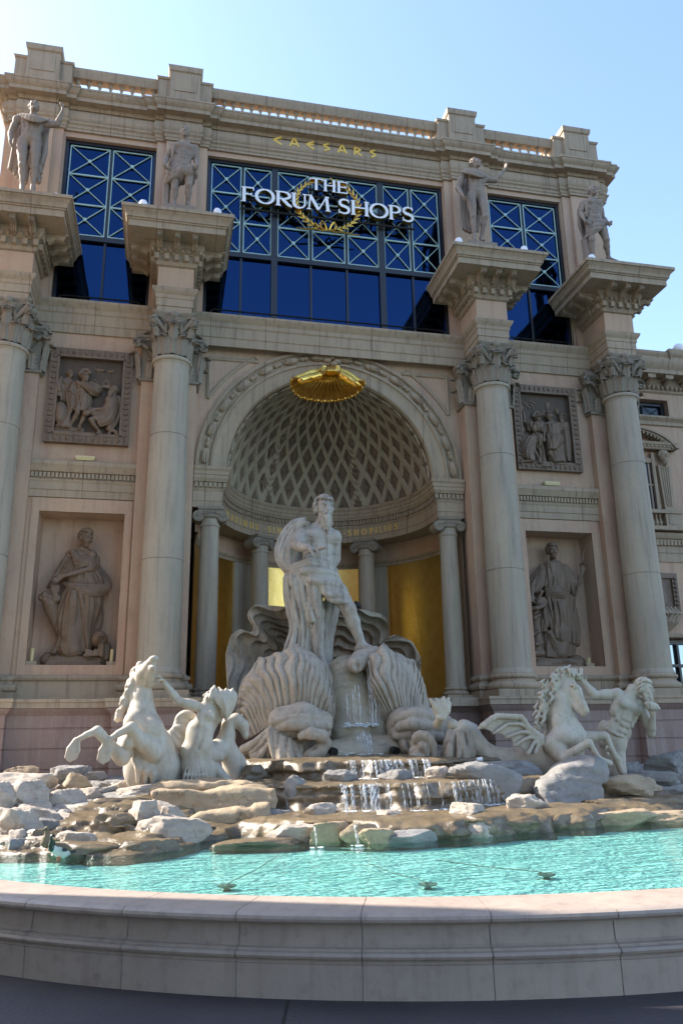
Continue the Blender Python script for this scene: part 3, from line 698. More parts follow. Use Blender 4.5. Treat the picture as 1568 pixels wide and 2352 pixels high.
# ---- curtain-wall windows
def window(a, b_, splits, mull):
    wdw = bpy.data.objects.new('window', None); SC.collection.objects.link(wdw); wdw.parent = bld
    g = MB(); g.add([(a, GY, 12.2), (b_, GY, 12.2), (b_, GY, 17.35), (a, GY, 17.35)], [(0, 1, 2, 3)]); g.build('pane', M['glass'], wdw)
    f = MB(); y0, y1 = GY-.09, GY+.05
    f.box(a, b_, y0, y1, 17.22, 17.34); f.box(a, a+.09, y0, y1, 12.2, 17.22); f.box(b_-.09, b_, y0, y1, 12.2, 17.22)
    f.box(a+.09, b_-.09, y0-.01, y1, 14.26, 14.40)
    xs = [a+.09]+[a+.09+(b_-a-.18)*q for q in splits]+[b_-.09]
    for i, x in enumerate(xs[1:-1]):
        hw = .085 if i in mull else .03
        f.box(x-hw, x+hw, y0-.012 if i in mull else y0+.03, y1, 12.2, 14.26); f.box(x-hw, x+hw, y0-.012 if i in mull else y0+.03, y1, 14.40, 17.22)
    f.build('frame', M['frame'], wdw)
    la = MB(); yl = GY-.05; T = .0135
    def bar(p, q, t, dy=0):
        p, q = np.array(p), np.array(q); d = (q-p)/np.linalg.norm(q-p); n_ = np.array([-d[1], d[0]])*t
        pts = [p+n_, p-n_, q-n_, q+n_]; la.add([(u, yl+dy, v_) for u, v_ in pts]+[(u, yl+.03+dy, v_) for u, v_ in pts], [(0,1,2,3),(7,6,5,4),(0,4,5,1),(1,5,6,2),(2,6,7,3),(3,7,4,0)])
    for x0, x1 in zip(xs[:-1], xs[1:]):
        l = x0+(.10 if xs.index(x0)-1 in mull else .05); r = x1-(.10 if xs.index(x1)-1 in mull else .05)
        zz = [14.45, 15.37, 16.29, 17.18]
        bar((l, zz[0]), (l, zz[3]), T); bar((r, zz[0]), (r, zz[3]), T, .0004)
        for z in (zz[0], zz[3]): bar((l, z), (r, z), T, .001)
        for z in zz[1:3]: bar((l, z), (r, z), .021, .001)
        for z0, z1 in zip(zz[:-1], zz[1:]):
            bar((l, z0), (r, z1), .0095, .004); bar((l, z1), (r, z0), .0095, .006)
            c = ((l+r)/2, (z0+z1)/2); la.prism([(c[0]+.05*math.cos(t), c[1]+.05*math.sin(t)) for t in np.linspace(0, 2*math.pi, 12, endpoint=False)], yl-.012, yl+.02)
    la.build('lattice', M['lattice'], wdw)
    rr = MB(); rr.tube([(a+.2, .82, 12.3), (a+.22, .82, 12.46), (a+.3, .82, 12.5), (b_-.3, .82, 12.5), (b_-.22, .82, 12.46), (b_-.2, .82, 12.3)], .022, 6)
    n = int((b_-a)/1.2)
    for i in range(1, n): rr.tube([(a+(b_-a)*i/n, .82, 12.2), (a+(b_-a)*i/n, .82, 12.5)], .015, 6)
    rr.build('guard_rail', M['black'], wdw)
for a, b_ in (BAYS[0], BAYS[2]): window(a, b_, (.5,), ())
sp_ = [0.135, .27, .27+.46/3, .27+.92/3, .73, .865]
window(*BAYS[1], sp_, (1, 4))
inn = MB()
for a, b_ in BAYS: inn.add([(a, GY+.06, 12.1), (b_, GY+.06, 12.1), (b_, GY+.06, 17.4), (a, GY+.06, 17.4)], [(0, 1, 2, 3)])
# ================================================================ ground, pool, rocks, wing
def paving():
    mt, nt, b = nodes('dark paving'); p = position(nt)
    c = ramp(nt, noise(nt, p, 1.1, 6, .65), [(.3, (.03, .027, .032)), (.7, (.055, .046, .05))])
    c = mix(nt, c, (.075, .05, .042), ramp(nt, noise(nt, p, 3.3, 5, .7), [(.58, gray(0)), (.75, gray(.5))]))
    br = nt.nodes.new('ShaderNodeTexBrick'); br.offset = .5; mp = nt.nodes.new('ShaderNodeMapping'); mp.inputs['Rotation'].default_value = (0, 0, .22); mp.inputs['Location'].default_value = (.35, .2, 0)
    nt.links.new(p, mp.inputs[0]); nt.links.new(mp.outputs[0], br.inputs['Vector'])
    br.inputs['Scale'].default_value = 1; br.inputs['Brick Width'].default_value = 2.6; br.inputs['Row Height'].default_value = 2.6; br.inputs['Mortar Size'].default_value = .012
    br.inputs['Color1'].default_value = br.inputs['Color2'].default_value = (1, 1, 1, 1); br.inputs['Mortar'].default_value = (.2, .2, .2, 1)
    c = mix(nt, c, br.outputs['Color'], 1.0, 'MULTIPLY'); nt.links.new(c, b.inputs['Base Color'])
    b.inputs['Roughness'].default_value = .6
    bp = nt.nodes.new('ShaderNodeBump'); bp.inputs['Strength'].default_value = .25; bp.inputs['Distance'].default_value = .02
    nt.links.new(noise(nt, p, 30, 5), bp.inputs['Height']); nt.links.new(bp.outputs[0], b.inputs['Normal']); return mt
g = MB(); g.add([(-400, -400, 0), (400, -400, 0), (400, 400, 0), (-400, 400, 0)], [(0, 1, 2, 3)]); structure(g.build('pavement', paving()))
st = MB(); st.add([(-4.45+.0, -11.60, .004), (-4.1, -11.75, .004), (-3.7, -11.98, .004), (-3.35, -12.12, .004), (-3.55, -12.16, .004), (-3.95, -12.05, .004), (-4.3, -11.86, .004)], [tuple(range(7))])
# ---- pool rim
PC = np.array([-.25, -4.95]); RB = 7.72
rim = thing('fountain_basin', 'low curved pinkish stone rim wall round the fountain pool', 'fountain basin')
def ring(mb, prof, a0, a1, n):
    mb.grid([[(PC[0]+(RB+o)*math.cos(a), PC[1]+(RB+o)*math.sin(a), z) for o, z in prof] for a in np.linspace(a0, a1, n)])
A0, A1 = rad(-172), rad(-8)
NS = 26; da = (A1-A0)/NS; gap = .0004
for i in range(NS):
    a, b_ = A0+i*da+gap+.02, A0+(i+1)*da-gap+.02; s_ = MB()
    prof = [(-.2, 0), (.03, 0), (.03, .205), (.035, .215), (.02, .235), (.055, .245), (.062, .262), (.05, .28), (.025, .285), (.02, .29), (.02, .30), (-.005, .305), (-.02, .32), (-.03, .443)]
    ring(s_, prof, a, b_, 14); s_.build('wall_block', M['coping'], rim)
    s_ = MB(); c = [(-.52, .45), (-.03, .444), (.02, .444), (.022, .452), (.05, .455), (.066, .468), (.07, .485), (.062, .503), (.04, .517), (-.01, .525), (-.48, .528), (-.505, .522), (-.52, .50), (-.52, .45)]
    ring(s_, c, a, b_, 14); k = len(s_.v)-14*len(c); m_ = len(c)
    s_.f.append(tuple(k+j for j in range(m_))); s_.f.append(tuple(k+13*m_+j for j in range(m_))[::-1]); s_.build('coping_stone', M['coping'], rim)
jn = MB(); ring(jn, [(-.5, .443), (-.03, .444), (.028, .457), (.052, .47), (.05, .495), (.02, .512), (-.5, .52)], A0, A1, 120)
ring(jn, [(-.05, 0), (.022, 0), (.022, .21), (.01, .24), (.045, .26), (.012, .285), (-.034, .32), (-.038, .443)], A0, A1, 120); jn.build('joint_mortar', plain('pale mortar', (.44, .38, .34), .8, var=(.34,.29,.26)), rim)
# ---- water
def watermat():
    mt = bpy.data.materials.new('pool water'); mt.use_nodes = True; nt = mt.node_tree; nt.nodes.clear()
    out = nt.nodes.new('ShaderNodeOutputMaterial'); tr = nt.nodes.new('ShaderNodeBsdfTransparent'); gl_ = nt.nodes.new('ShaderNodeBsdfGlossy'); mx = nt.nodes.new('ShaderNodeMixShader'); fr = nt.nodes.new('ShaderNodeFresnel')
    tr.inputs[0].default_value = (.86, .99, .97, 1); gl_.inputs['Roughness'].default_value = .03; fr.inputs[0].default_value = 1.27
    bp = nt.nodes.new('ShaderNodeBump'); bp.inputs['Strength'].default_value = .36; bp.inputs['Distance'].default_value = .06
    n1 = noise(nt, position(nt, (1.2, 5, 1)), 1.9, 2, .5, .6); n2 = noise(nt, position(nt, (3, 7, 1)), 4.5, 2, .5, .3)
    ad = nt.nodes.new('ShaderNodeMath'); ad.operation = 'MULTIPLY_ADD'; nt.links.new(n2, ad.inputs[0]); ad.inputs[1].default_value = .4; nt.links.new(n1, ad.inputs[2]); nt.links.new(ad.outputs[0], bp.inputs['Height'])
    for s in (fr, gl_): nt.links.new(bp.outputs[0], s.inputs['Normal'])
    nt.links.new(fr.outputs[0], mx.inputs[0]); nt.links.new(tr.outputs[0], mx.inputs[1]); nt.links.new(gl_.outputs[0], mx.inputs[2]); nt.links.new(mx.outputs[0], out.inputs[0]); return mt
def poolfloor():
    mt, nt, b = nodes('turquoise pool floor'); p = position(nt)
    c = ramp(nt, noise(nt, position(nt, (.8, 1.6, 1)), 1.0, 5, .6), [(.3, (.33, .71, .64)), (.7, (.48, .84, .77))])
    vo = nt.nodes.new('ShaderNodeTexVoronoi'); vo.feature = 'SMOOTH_F1'; vo.inputs['Scale'].default_value = 1
    nt.links.new(position(nt, (2.4, 6, 1)), vo.inputs['Vector'])
    nt.links.new(c, b.inputs['Base Color']); b.inputs['Roughness'].default_value = .8; return mt
wt = MB(); wt.add([(PC[0]+(RB-.5)*math.cos(a), PC[1]+(RB-.5)*math.sin(a), .40) for a in np.linspace(0, 2*math.pi, 96, endpoint=False)], [tuple(range(96))])
structure(wt.build('water', watermat()))
wt = MB(); wt.add([(PC[0]+(RB-.3)*math.cos(a), PC[1]+(RB-.3)*math.sin(a), .31) for a in np.linspace(0, 2*math.pi, 96, endpoint=False)], [tuple(range(96))])
structure(wt.build('pool_floor', poolfloor()))
# ---- rock terrain under everything
def rockmat(name, c1, c2, dark, rough, bump=.5, wet=None):
    mt, nt, b = nodes(name); p = position(nt)
    c = mix(nt, c1, c2, ramp(nt, noise(nt, p, 1.8, 6, .6), [(.38, gray(0)), (.62, gray(1))]))
    c = mix(nt, c, dark, ramp(nt, noise(nt, position(nt, (1, 1, 3)), 2.6, 7, .7), [(.5, gray(0)), (.72, gray(.75))]))
    c = mix(nt, c, [min(1, v*1.5) for v in c1], ramp(nt, noise(nt, p, 14, 5, .75), [(.55, gray(0)), (.75, gray(.5))]))
    ns = nt.nodes.new('ShaderNodeTexNoise'); ns.inputs['Scale'].default_value = 2.2; ns.inputs['Detail'].default_value = 4; nt.links.new(p, ns.inputs['Vector'])
    ad = nt.nodes.new('ShaderNodeVectorMath'); ad.operation = 'MULTIPLY_ADD'; ad.inputs[1].default_value = (.55, .55, .55); nt.links.new(ns.outputs['Color'], ad.inputs[0]); nt.links.new(p, ad.inputs[2])
    vo = nt.nodes.new('ShaderNodeTexVoronoi'); vo.feature = 'DISTANCE_TO_EDGE'; vo.inputs['Scale'].default_value = 2.6; nt.links.new(ad.outputs[0], vo.inputs['Vector'])
    crk = ramp(nt, vo.outputs['Distance'], [(.0, gray(1)), (.013, gray(0))])          # cracks
    c = mix(nt, c, [v*.35 for v in dark], mix(nt, gray(0), crk, ramp(nt, noise(nt, p, 1.3, 3), [(.48, gray(0)), (.6, gray(.9))])))
    nt.links.new(c, b.inputs['Base Color']); b.inputs['Roughness'].default_value = rough
    bp = nt.nodes.new('ShaderNodeBump'); bp.inputs['Strength'].default_value = bump; bp.inputs['Distance'].default_value = .03
    nt.links.new(noise(nt, p, 12, 8, .7), bp.inputs['Height']); nt.links.new(bp.outputs[0], b.inputs['Normal']); return mt
M['rock'] = rockmat('pale dry rock', (.40, .335, .27), (.33, .275, .225), (.13, .105, .09), .85)
M['tan'] = rockmat('tan rock', (.36, .27, .17), (.30, .22, .14), (.13, .09, .055), .8)
M['greyrock'] = rockmat('grey rock', (.24, .225, .21), (.19, .175, .16), (.08, .07, .06), .8)
M['wet'] = rockmat('wet brown rock', (.18, .132, .078), (.135, .10, .062), (.05, .037, .025), .25, .6)
M['wetpale'] = rockmat('wet pale rock face', (.36, .30, .205), (.28, .235, .165), (.11, .085, .055), .3, .7)
SHX = np.array([-9, -7.2, -6.2, -5.5, -4.9, -4.4, -3.7, -3.3, -2.9, -2.45, -2.0, -1.4, -.6, .2, .9, 1.5, 2.3, 3.4, 4.5, 6, 9])
SHY = np.array([-6.2, -7.0, -7.3, -7.6, -7.7, -8.0, -7.75, -6.9, -6.6, -6.9, -7.4, -7.65, -7.95, -7.9, -7.5, -7.2, -7.15, -7.0, -6.7, -6.2, -5])
def terrain_h(X, Y):
    P = np.stack([X, Y, X*0], -1)
    t = Y-np.interp(X, SHX, SHY)+.16*fbm(P*1.7, 3, 5)+.025*fbm(P*5, 3, 9)
    mid = np.interp(X, [-3.4, -2.6, 2.2, 3.4], [0, 1, 1, 0])           # the cascade in the middle, rough steps at the sides
    zc = np.interp(t, [-.14, 0, .05, .16, 1.55, 1.62, 1.70, 2.6, 2.95, 3.02, 3.8, 5, 8], [-.05, .36, .55, .63, .63, .80, .99, 1.0, 1.0, 1.28, 1.31, 1.35, 1.35])
    ts = t+.22*fbm(P*np.array([1.5, 2.5, 1]), 4, 31)
    q = ts/.30; st = np.floor(q)+np.clip((q-np.floor(q))/.12, 0, 1)
    zs = np.interp(st*.30, [-.6, 0, .42, .84, 1.26, 1.68, 2.1, 3.0, 5, 8], [-.05, .36, .47, .54, .61, .69, .78, .88, .94, 1.0])
    zs = np.where(t < 0, np.interp(t, [-.14, 0], [-.05, .38]), zs)
    return zc*mid+zs*(1-mid)+.014*fbm(P*6, 4, 2)
def terrain():
    """layered rock terraces: the height map is pushed in and out in thin horizontal beds, then skinned"""
    h = .038; lo = np.array([-8.2, -8.75, -.12]); n = np.array([int(16.4/h), int(8.6/h), int(1.75/h)])
    xs, ys = lo[0]+h*np.arange(n[0]), lo[1]+h*np.arange(n[1]); Xg, Yg = np.meshgrid(xs, ys, indexing='ij'); H = terrain_h(Xg, Yg)
    G = np.empty(n, np.float32); I0 = np.arange(n[0])[:, None]
    for k in range(n[2]):
        z = lo[2]+h*k; q = np.stack([xs*1.1, xs*0+math.floor(z/.085)*3.7, xs*0+5], -1); q2 = np.stack([xs*4.5, xs*0+z*9, xs*0], -1)
        sh = (.11*vnoise(q, 3)+.045*fbm(q2, 3, 8))/h
        j = np.clip(np.arange(n[1])[None, :]+sh[:, None], 0, n[1]-1.001); j0 = j.astype(int); f = j-j0
        G[:, :, k] = np.clip((z-(H[I0, j0]*(1-f)+H[I0, np.minimum(j0+1, n[1]-1)]*f)), -.3, .3)
    V, F = surfnet(G, lo, h)
    S_ = np.zeros_like(V); C_ = np.zeros(len(V))
    for a, b_ in ((0, 1), (1, 2), (2, 3), (3, 0)):
        np.add.at(S_, F[:, a], V[F[:, b_]]); np.add.at(C_, F[:, a], 1); np.add.at(S_, F[:, b_], V[F[:, a]]); np.add.at(C_, F[:, b_], 1)
    V = V*.6+.4*S_/np.maximum(C_, 1)[:, None]
    V += .012*np.stack([fbm(V*9, 2, 1), fbm(V*9, 2, 2), fbm(V*9, 2, 3)], -1)
    o = structure(make('rock_terraces', V, F, M['wet'], None, 45)); o.data.materials.append(M['greyrock']); o.data.materials.append(M['rock'])
    c = V[F].mean(1); P = np.stack([c[:, 0], c[:, 1], c[:, 0]*0], -1); nz = .5*fbm(P*1.5, 3, 77); t = c[:, 1]-np.interp(c[:, 0], SHX, SHY)
    mi = np.where((t+nz > 2.5) & (np.abs(c[:, 0]+.2) > 2.4), 1, 0); mi = np.where((c[:, 0] < -5.5+nz) & (t > .35), 2, mi)
    o.data.polygons.foreach_set('material_index', mi.tolist())
terrain()
# ---- individual rocks
def rockmesh(size, seed, cut=9, rough=.10, n=60, strata=0):
    rn = np.random.RandomState(seed); u = np.linspace(0, 2*np.pi, n, endpoint=False); v = np.linspace(.04, np.pi-.04, n//2+2)
    U, Vv = np.meshgrid(u, v, indexing='ij'); D = np.stack([np.sin(Vv)*np.cos(U), np.sin(Vv)*np.sin(U), np.cos(Vv)], -1)
    r = np.full(U.shape, 1.25)
    for _ in range(cut):                                # split faces
        nn = unit(rn.normal(size=3)*np.array([1, 1, .8])); o = rn.uniform(.70, 1.0); dn_ = D@nn
        r = np.where(dn_ > .05, np.minimum(r, o/np.maximum(dn_, .05)), r)
    r = np.minimum(r, 1.0/np.maximum(np.abs(D[..., 2]), .05)*.92)
    r = r+rough*fbm(D*2.2+rn.uniform(0, 50, 3), 4, seed)
    r = r-.05*np.abs(fbm(D*3.1+rn.uniform(0, 50, 3), 3, seed+9))+.02*fbm(D*11, 3, seed+4)
    if strata: r = r+strata*np.sin(D[..., 2]*16+2*vnoise(D*2, seed))
    return D*r[..., None]*np.array(size)
def addrock(mb, c, size, seed, rz=0, tilt=(0, 0), **kw):
    n = kw.get('n', 40); P = rockmesh(size, seed, **kw); P = P@rotm(tilt[0], tilt[1], rz).T+np.array(c)
    k = len(mb.v); mb.grid(P, closeu=True); m_ = P.shape[1]
    mb.f.append(tuple(k+i*m_ for i in range(P.shape[0]))); mb.f.append(tuple(k+i*m_+m_-1 for i in range(P.shape[0]))[::-1])
def r3(a, b): return a*.3038, b*.3038+1742.3
def r4(a, b): return a*.3472+476.4, b*.3472+1701.5
def r5(a, b): return a*.349+1020.9, b*.349+1687.9
ROCKS = [  # zoom, x0, x1, y0, y1, depth Y, depth size factor, material, seed, tilt, label
 (r3, -90, 375, 122, 275, -4.9, .8, 'rock', 11, (0, .05), 'flat pale slab capping the boulder pile at the far left'),
 (r3, 85, 378, 175, 385, -5.7, .9, 'rock', 12, (0, 0), 'blocky pale boulder with a flat lit top, right half of the left pile'),
 (r3, -90, 145, 190, 440, -5.9, .9, 'rock', 13, (0, 0), 'tall pale boulder cut by the left edge of the picture'),
 (r3, 120, 390, 335, 430, -5.9, .7, 'rock', 14, (0, 0), 'low block wedged under the blocky pale boulder'),
 (r3, -70, 310, 405, 665, -6.7, .8, 'rock', 15, (0, .12), 'big rounded sunlit boulder behind the two ducks'),
 (r3, 140, 420, 385, 535, -6.2, .8, 'rock', 16, (0, .25), 'low sloping rock between the left boulders and the wet steps'),
 (r3, 290, 435, 455, 530, -6.5, .8, 'greyrock', 17, (0, .1), 'small flat grey rock at the foot of the sloping rock'),
 (r3, 462, 668, 116, 275, -4.6, .8, 'tan', 18, (0, 0), 'domed orange-tan boulder standing on the cracked blocks'),
 (r3, 358, 600, 242, 378, -5.4, .8, 'rock', 19, (0, -.1), 'cracked pale block below the domed tan boulder'),
 (r3, 590, 768, 228, 330, -5.0, .8, 'rock', 20, (0, 0), 'flat pale stone just right of the domed tan boulder'),
 (r3, 390, 655, 55, 170, -2.6, .7, 'greyrock', 21, (0, 0), 'shaded grey boulder against the pink plinth'),
 (r3, 15, 260, 62, 150, -1.7, .6, 'tan', 22, (0, 0), 'shaded brown rock at the plinth foot, far left'),
 (r3, 630, 785, 105, 180, -2.6, .7, 'greyrock', 23, (0, 0), 'flat shaded stones at the plinth foot left of the rearing horse'),
 (r3, 640, 860, 180, 280, -3.6, .7, 'greyrock', 24, (0, .1), 'low grey rock behind the domed tan boulder'),
 (r3, 838, 1015, 182, 290, -4.2, .8, 'rock', 25, (0, -.3), 'leaning rock at the foot of the rearing horse'),
 (r3, 870, 1225, 212, 310, -5.0, .6, 'rock', 26, (0, -.12), 'smooth sloping slab left of the long table slab'),
 (r3, 1095, 1225, 172, 225, -4.6, .8, 'greyrock', 54, (0, 0), 'small grey stone between the rearing horse and the table slab'),
 (r3, 955, 1225, 335, 590, -6.7, .8, 'rock', 27, (0, .05), 'rounded upright boulder in front of the long table slab'),
 (r3, 1150, 1420, 360, 540, -6.4, .6, 'rock', 55, (0, .45), 'rounded ridge of rock sloping right under the table slab'),
 (r3, 1050, 1500, 455, 655, -7.0, .6, 'rock', 28, (0, .10), 'long white flat-topped rock at the water edge'),
 (r3, 740, 985, 360, 470, -6.1, .7, 'wet', 29, (0, -.12), 'dark wet rock with a bright top edge on the left steps'),
 (r3, 720, 975, 425, 585, -6.8, .7, 'wet', 30, (0, 0), 'mossy wet block on the left steps'),
 (r3, 405, 668, 556, 635, -7.3, .7, 'rock', 31, (0, 0), 'small flat pale stone right beside the ducks'),
 (r3, 238, 335, 598, 665, -7.2, .9, 'rock', 32, (0, 0), 'white egg-shaped stone left of the ducks'),
 (r3, -40, 70, 620, 710, -7.2, .9, 'rock', 33, (0, 0), 'low pale stone at the waterline, left edge'),
 (r3, 55, 205, 610, 715, -7.3, .9, 'greyrock', 34, (0, 0), 'flat grey stone at the waterline below the rounded boulder'),
 (r3, 185, 330, 540, 640, -7.0, .8, 'wet', 35, (0, 0), 'dark wet rock under the brown duck'),
 (r3, 380, 870, 640, 745, -7.75, .4, 'wet', 36, (0, .05), 'long brown wet ledge at the waterline under the ducks'),
 (r3, 850, 1300, 625, 745, -7.75, .35, 'wet', 37, (0, 0), 'layered wet ledge dipping into the pool under the white rock'),
 (r3, 640, 960, 300, 365, -5.5, .5, 'wet', 56, (0, .03), 'thin wet layer of rock high on the left steps'),
 (r4, 380, 500, 285, 470, -5.2, .8, 'greyrock', 38, (0, 0), 'upright grey rock at the right end of the table slab'),
 (r4, 490, 570, 330, 475, -5.6, .8, 'greyrock', 39, (0, 0), 'narrow dark rock left of the square-cut ledge'),
 (r4, 528, 672, 248, 412, -5.6, .8, 'greyrock', 40, (0, .2), 'pointed grey boulder leaning on the cascade ledge'),
 (r4, 380, 560, 455, 520, -6.1, .8, 'greyrock', 57, (0, .1), 'low flat stone at the end of the leaf-carved block'),
 (r4, 640, 836, 420, 515, -6.3, .9, 'rock', 41, (0, 0), 'pale pyramid rock standing in the shallow basin'),
 (r4, 1138, 1325, 465, 540, -6.9, .9, 'rock', 42, (0, 0), 'low white domed rock in the sunlit shallow basin'),
 (r4, 1320, 1485, 496, 520, -6.9, .6, 'tan', 58, (0, 0), 'thin flat stone lying in the basin beside the white domed rock'),
 (r4, 425, 710, 548, 665, -7.4, .5, 'rock', 43, (0, -.08), 'pale pointed ledge stone at the left of the cascade lip'),
 (r4, 690, 910, 545, 660, -7.6, .4, 'tan', 59, (0, 0), 'tan ledge stone the left trickle runs over'),
 (r4, 895, 1090, 552, 655, -7.75, .5, 'tan', 44, (0, 0), 'tan ledge stone with a trickle in the middle of the cascade lip'),
 (r4, 1040, 1210, 584, 668, -7.95, .5, 'tan', 45, (0, .05), 'small tan wedge stone at the waterline in the middle'),
 (r4, 1175, 1470, 594, 675, -7.95, .35, 'greyrock', 46, (0, 0), 'long grey-brown ledge stone at the waterline, middle'),
 (r4, 1290, 1580, 545, 640, -7.6, .35, 'tan', 60, (0, .06), 'sloping tan ledge stone above the grey waterline stone'),
 (r4, 155, 660, 645, 705, -7.5, .4, 'wet', 47, (0, 0), 'low brown reef just breaking the water'),
 (r4, 808, 990, 195, 272, -5.3, .8, 'greyrock', 48, (0, 0), 'left flat-bottomed boulder on the upper cascade step'),
 (r4, 1162, 1325, 194, 264, -5.3, .8, 'greyrock', 49, (0, 0), 'right rounded boulder on the upper cascade step'),
 (r4, 1440, 1590, 178, 254, -5.3, .8, 'rock', 50, (0, -.2), 'pale slanted rock at the right end of the upper step'),
 (r4, 228, 400, 172, 285, -4.2, .8, 'wet', 61, (0, 0), 'dark brown boulder between the triton and the scrolled shell'),
 (r4, 905, 1130, 300, 440, -5.9, .4, 'tan', 62, (0, 0), 'sunlit tan block in the cascade wall with water running over it'),
 (r5, 120, 512, 205, 420, -5.6, .35, 'greyrock', 51, (0, .42), 'flat grey crystalline slab sloping over the cascade wall'),
 (r5, 240, 570, 180, 275, -4.7, .5, 'greyrock', 52, (0, 0), 'grey stones along the belly of the winged horse'),
 (r5, 425, 632, 403, 520, -6.6, .9, 'rock', 63, (0, 0), 'white chalky boulder, right one in the sunlit basin'),
 (r5, 48, 255, 455, 560, -7.0, .9, 'rock', 64, (0, .1), 'white striped boulder, left one at the basin edge'),
 (r5, 1060, 1420, 272, 420, -5.4, .7, 'tan', 66, (0, 0), 'rounded brown rock under the shell-blowing triton'),
 (r5, 1265, 1520, 246, 350, -4.6, .7, 'greyrock', 67, (0, .05), 'pale grey ledge rock at the right, above the brown rock'),
 (r5, 1415, 1680, 110, 290, -3.9, .7, 'greyrock', 68, (0, 0), 'large dark boulder at the right edge against the plinth'),
 (r5, 1300, 1680, 345, 425, -5.2, .6, 'greyrock', 69, (0, -.08), 'flat grey stone at the right edge'),
 (r5, 1175, 1290, 182, 270, -3.9, .7, 'greyrock', 70, (0, 0), 'small dark stone behind the shell-blowing triton'),
 (r5, 1525, 1680, 405, 510, -5.9, .8, 'rock', 71, (0, 0), 'pale rock cut off by the right edge near the water'),
 (r5, 920, 1320, 425, 505, -6.1, .6, 'wet', 72, (0, .04), 'wet dark flat rock right of the tilted slab'),
 (r5, 1160, 1560, 415, 520, -6.0, .6, 'wet', 73, (0, 0), 'wide wet shelf of rock at the right'),
 (r5, 275, 690, 540, 665, -7.45, .35, 'wet', 74, (0, -.08), 'long wet ledge stone right of the cascade lip'),
 (r5, 665, 1010, 515, 615, -7.15, .4, 'wet', 75, (0, -.06), 'wet ledge stone with a lit top near the tilted slab'),
 (r5, 980, 1345, 508, 602, -7.05, .4, 'tan', 76, (0, -.04), 'bright tan ledge stone at the right waterline'),
 (r5, 1330, 1660, 508, 582, -6.9, .4, 'tan', 77, (0, -.03), 'tan ledge stone at the right edge waterline'),
 (r5, 120, 335, 562, 655, -7.75, .6, 'rock', 78, (0, .35), 'pale wedge stone tipped toward the pool'),
]
for fz, x0, x1, y0, y1, Yd, dep, mk, seed, tilt, lab in ROCKS:
    a = at(*fz(x0, (y0+y1)/2), Yd); b_ = at(*fz(x1, (y0+y1)/2), Yd); t_ = at(*fz((x0+x1)/2, y0), Yd); bo = at(*fz((x0+x1)/2, y1), Yd)
    sx = (b_[0]-a[0])/2; sz = (t_[2]-bo[2])/2; c = np.array([(a[0]+b_[0])/2, Yd+sx*dep*.3, (t_[2]+bo[2])/2-.04])
    mb = MB(); addrock(mb, (0, 0, 0), (sx*1.2, max(sx*dep, sz*.9)*1.1, sz*1.28+.03), seed, 0, (tilt[0], tilt[1]), cut=10, rough=.09, strata=.012 if sz > .12 else 0)
    o = mb.build('rock', M[mk], sharp=28); o.location = c; tag(o, lab, 'rock', 'rocks round the fountain')
smalls = [('small pale stone among the boulders at the far left', 'rock', -60, 380, 130, 720, -6.0, 14), ('small grey stone below the rearing horse', 'greyrock', 600, 1150, 140, 300, -4.3, 10)]
for lab, mk, xa, xb, ya, yb, Yd, n in smalls:
    for i in range(n):
        x, y = RND.uniform(xa, xb), RND.uniform(ya, yb); d = float(np.interp(y, [130, 720], [-4.2, -7.4])) if mk != 'greyrock' else RND.uniform(-4.6, -3.2); c = at(*r3(x, y), d); c[2] = float(terrain_h(np.array([c[0]]), np.array([c[1]]))[0])+.02
        s = RND.uniform(.06, .15); mb = MB(); addrock(mb, (0, 0, 0), (s*1.4, s, s*.8), 200+i+int(xa), RND.uniform(0, 3), (0, RND.uniform(-.2, .2)), n=30); o = mb.build('rock', M[mk], sharp=28); o.location = c; tag(o, lab, 'rock', lab+' (loose)')
# the long table slab of two layers on a leaf-carved block, and the big tilted slab
def polysd(pts, x, z):
    """signed distance to a closed polygon in x, z"""
    d = np.full(x.shape, 1e9); sg = np.ones(x.shape); n = len(pts)
    for i in range(n):
        a, b_ = pts[i], pts[i-1]; ex, ez = b_[0]-a[0], b_[1]-a[1]; wx, wz = x-a[0], z-a[1]
        t = np.clip((wx*ex+wz*ez)/(ex*ex+ez*ez+1e-12), 0, 1); d = np.minimum(d, (wx-ex*t)**2+(wz-ez*t)**2)
        c1, c2, c3 = z >= a[1], z < b_[1], ex*wz > ez*wx; fl = (c1 & c2 & c3) | (~c1 & ~c2 & ~c3); sg = np.where(fl, -sg, sg)
    return sg*np.sqrt(d)
def slab(outline, Yd, thick, mat, name, label, seed, lean=0, cat='rock', strata=.005):
    """outline in picture pixels turned into a rough stone of real thickness"""
    P3 = np.array([at(px, py, Yd) for px, py in outline]); P2 = P3[:, [0, 2]]; c = P2.mean(0); rr = .05
    def fn(P):
        y = P[..., 1]-Yd-thick/2-(P[..., 2]-c[1])*lean
        k = 1+.10*np.clip(y/thick, -.5, .5)
        d2 = polysd(P2, c[0]+(P[..., 0]-c[0])*k, P[..., 2]); dy = np.abs(y)-thick/2
        d2 = d2+rr; dy = dy+rr
        d = np.hypot(np.maximum(d2, 0), np.maximum(dy, 0))+np.minimum(np.maximum(d2, dy), 0)-rr
        nz = .05*fbm(P*1.4+seed, 3, seed)+.035*np.abs(fbm(P*4+seed, 4, seed+3))+strata*np.sin(P[..., 2]*38+3*vnoise(P*2, seed))
        return d*.85+nz-.02
    F = Field(); lo = np.array([P2[:, 0].min(), Yd-.35, P2[:, 1].min()])-.15; hi = np.array([P2[:, 0].max(), Yd+thick+.35, P2[:, 1].max()])+.15
    F.fn(fn, lo, hi, .001); o = sculpt(name, F, .027, M[mat]); return tag(o, label, cat, 'rocks round the fountain')
q = lambda L, f: [f(*p) for p in L]
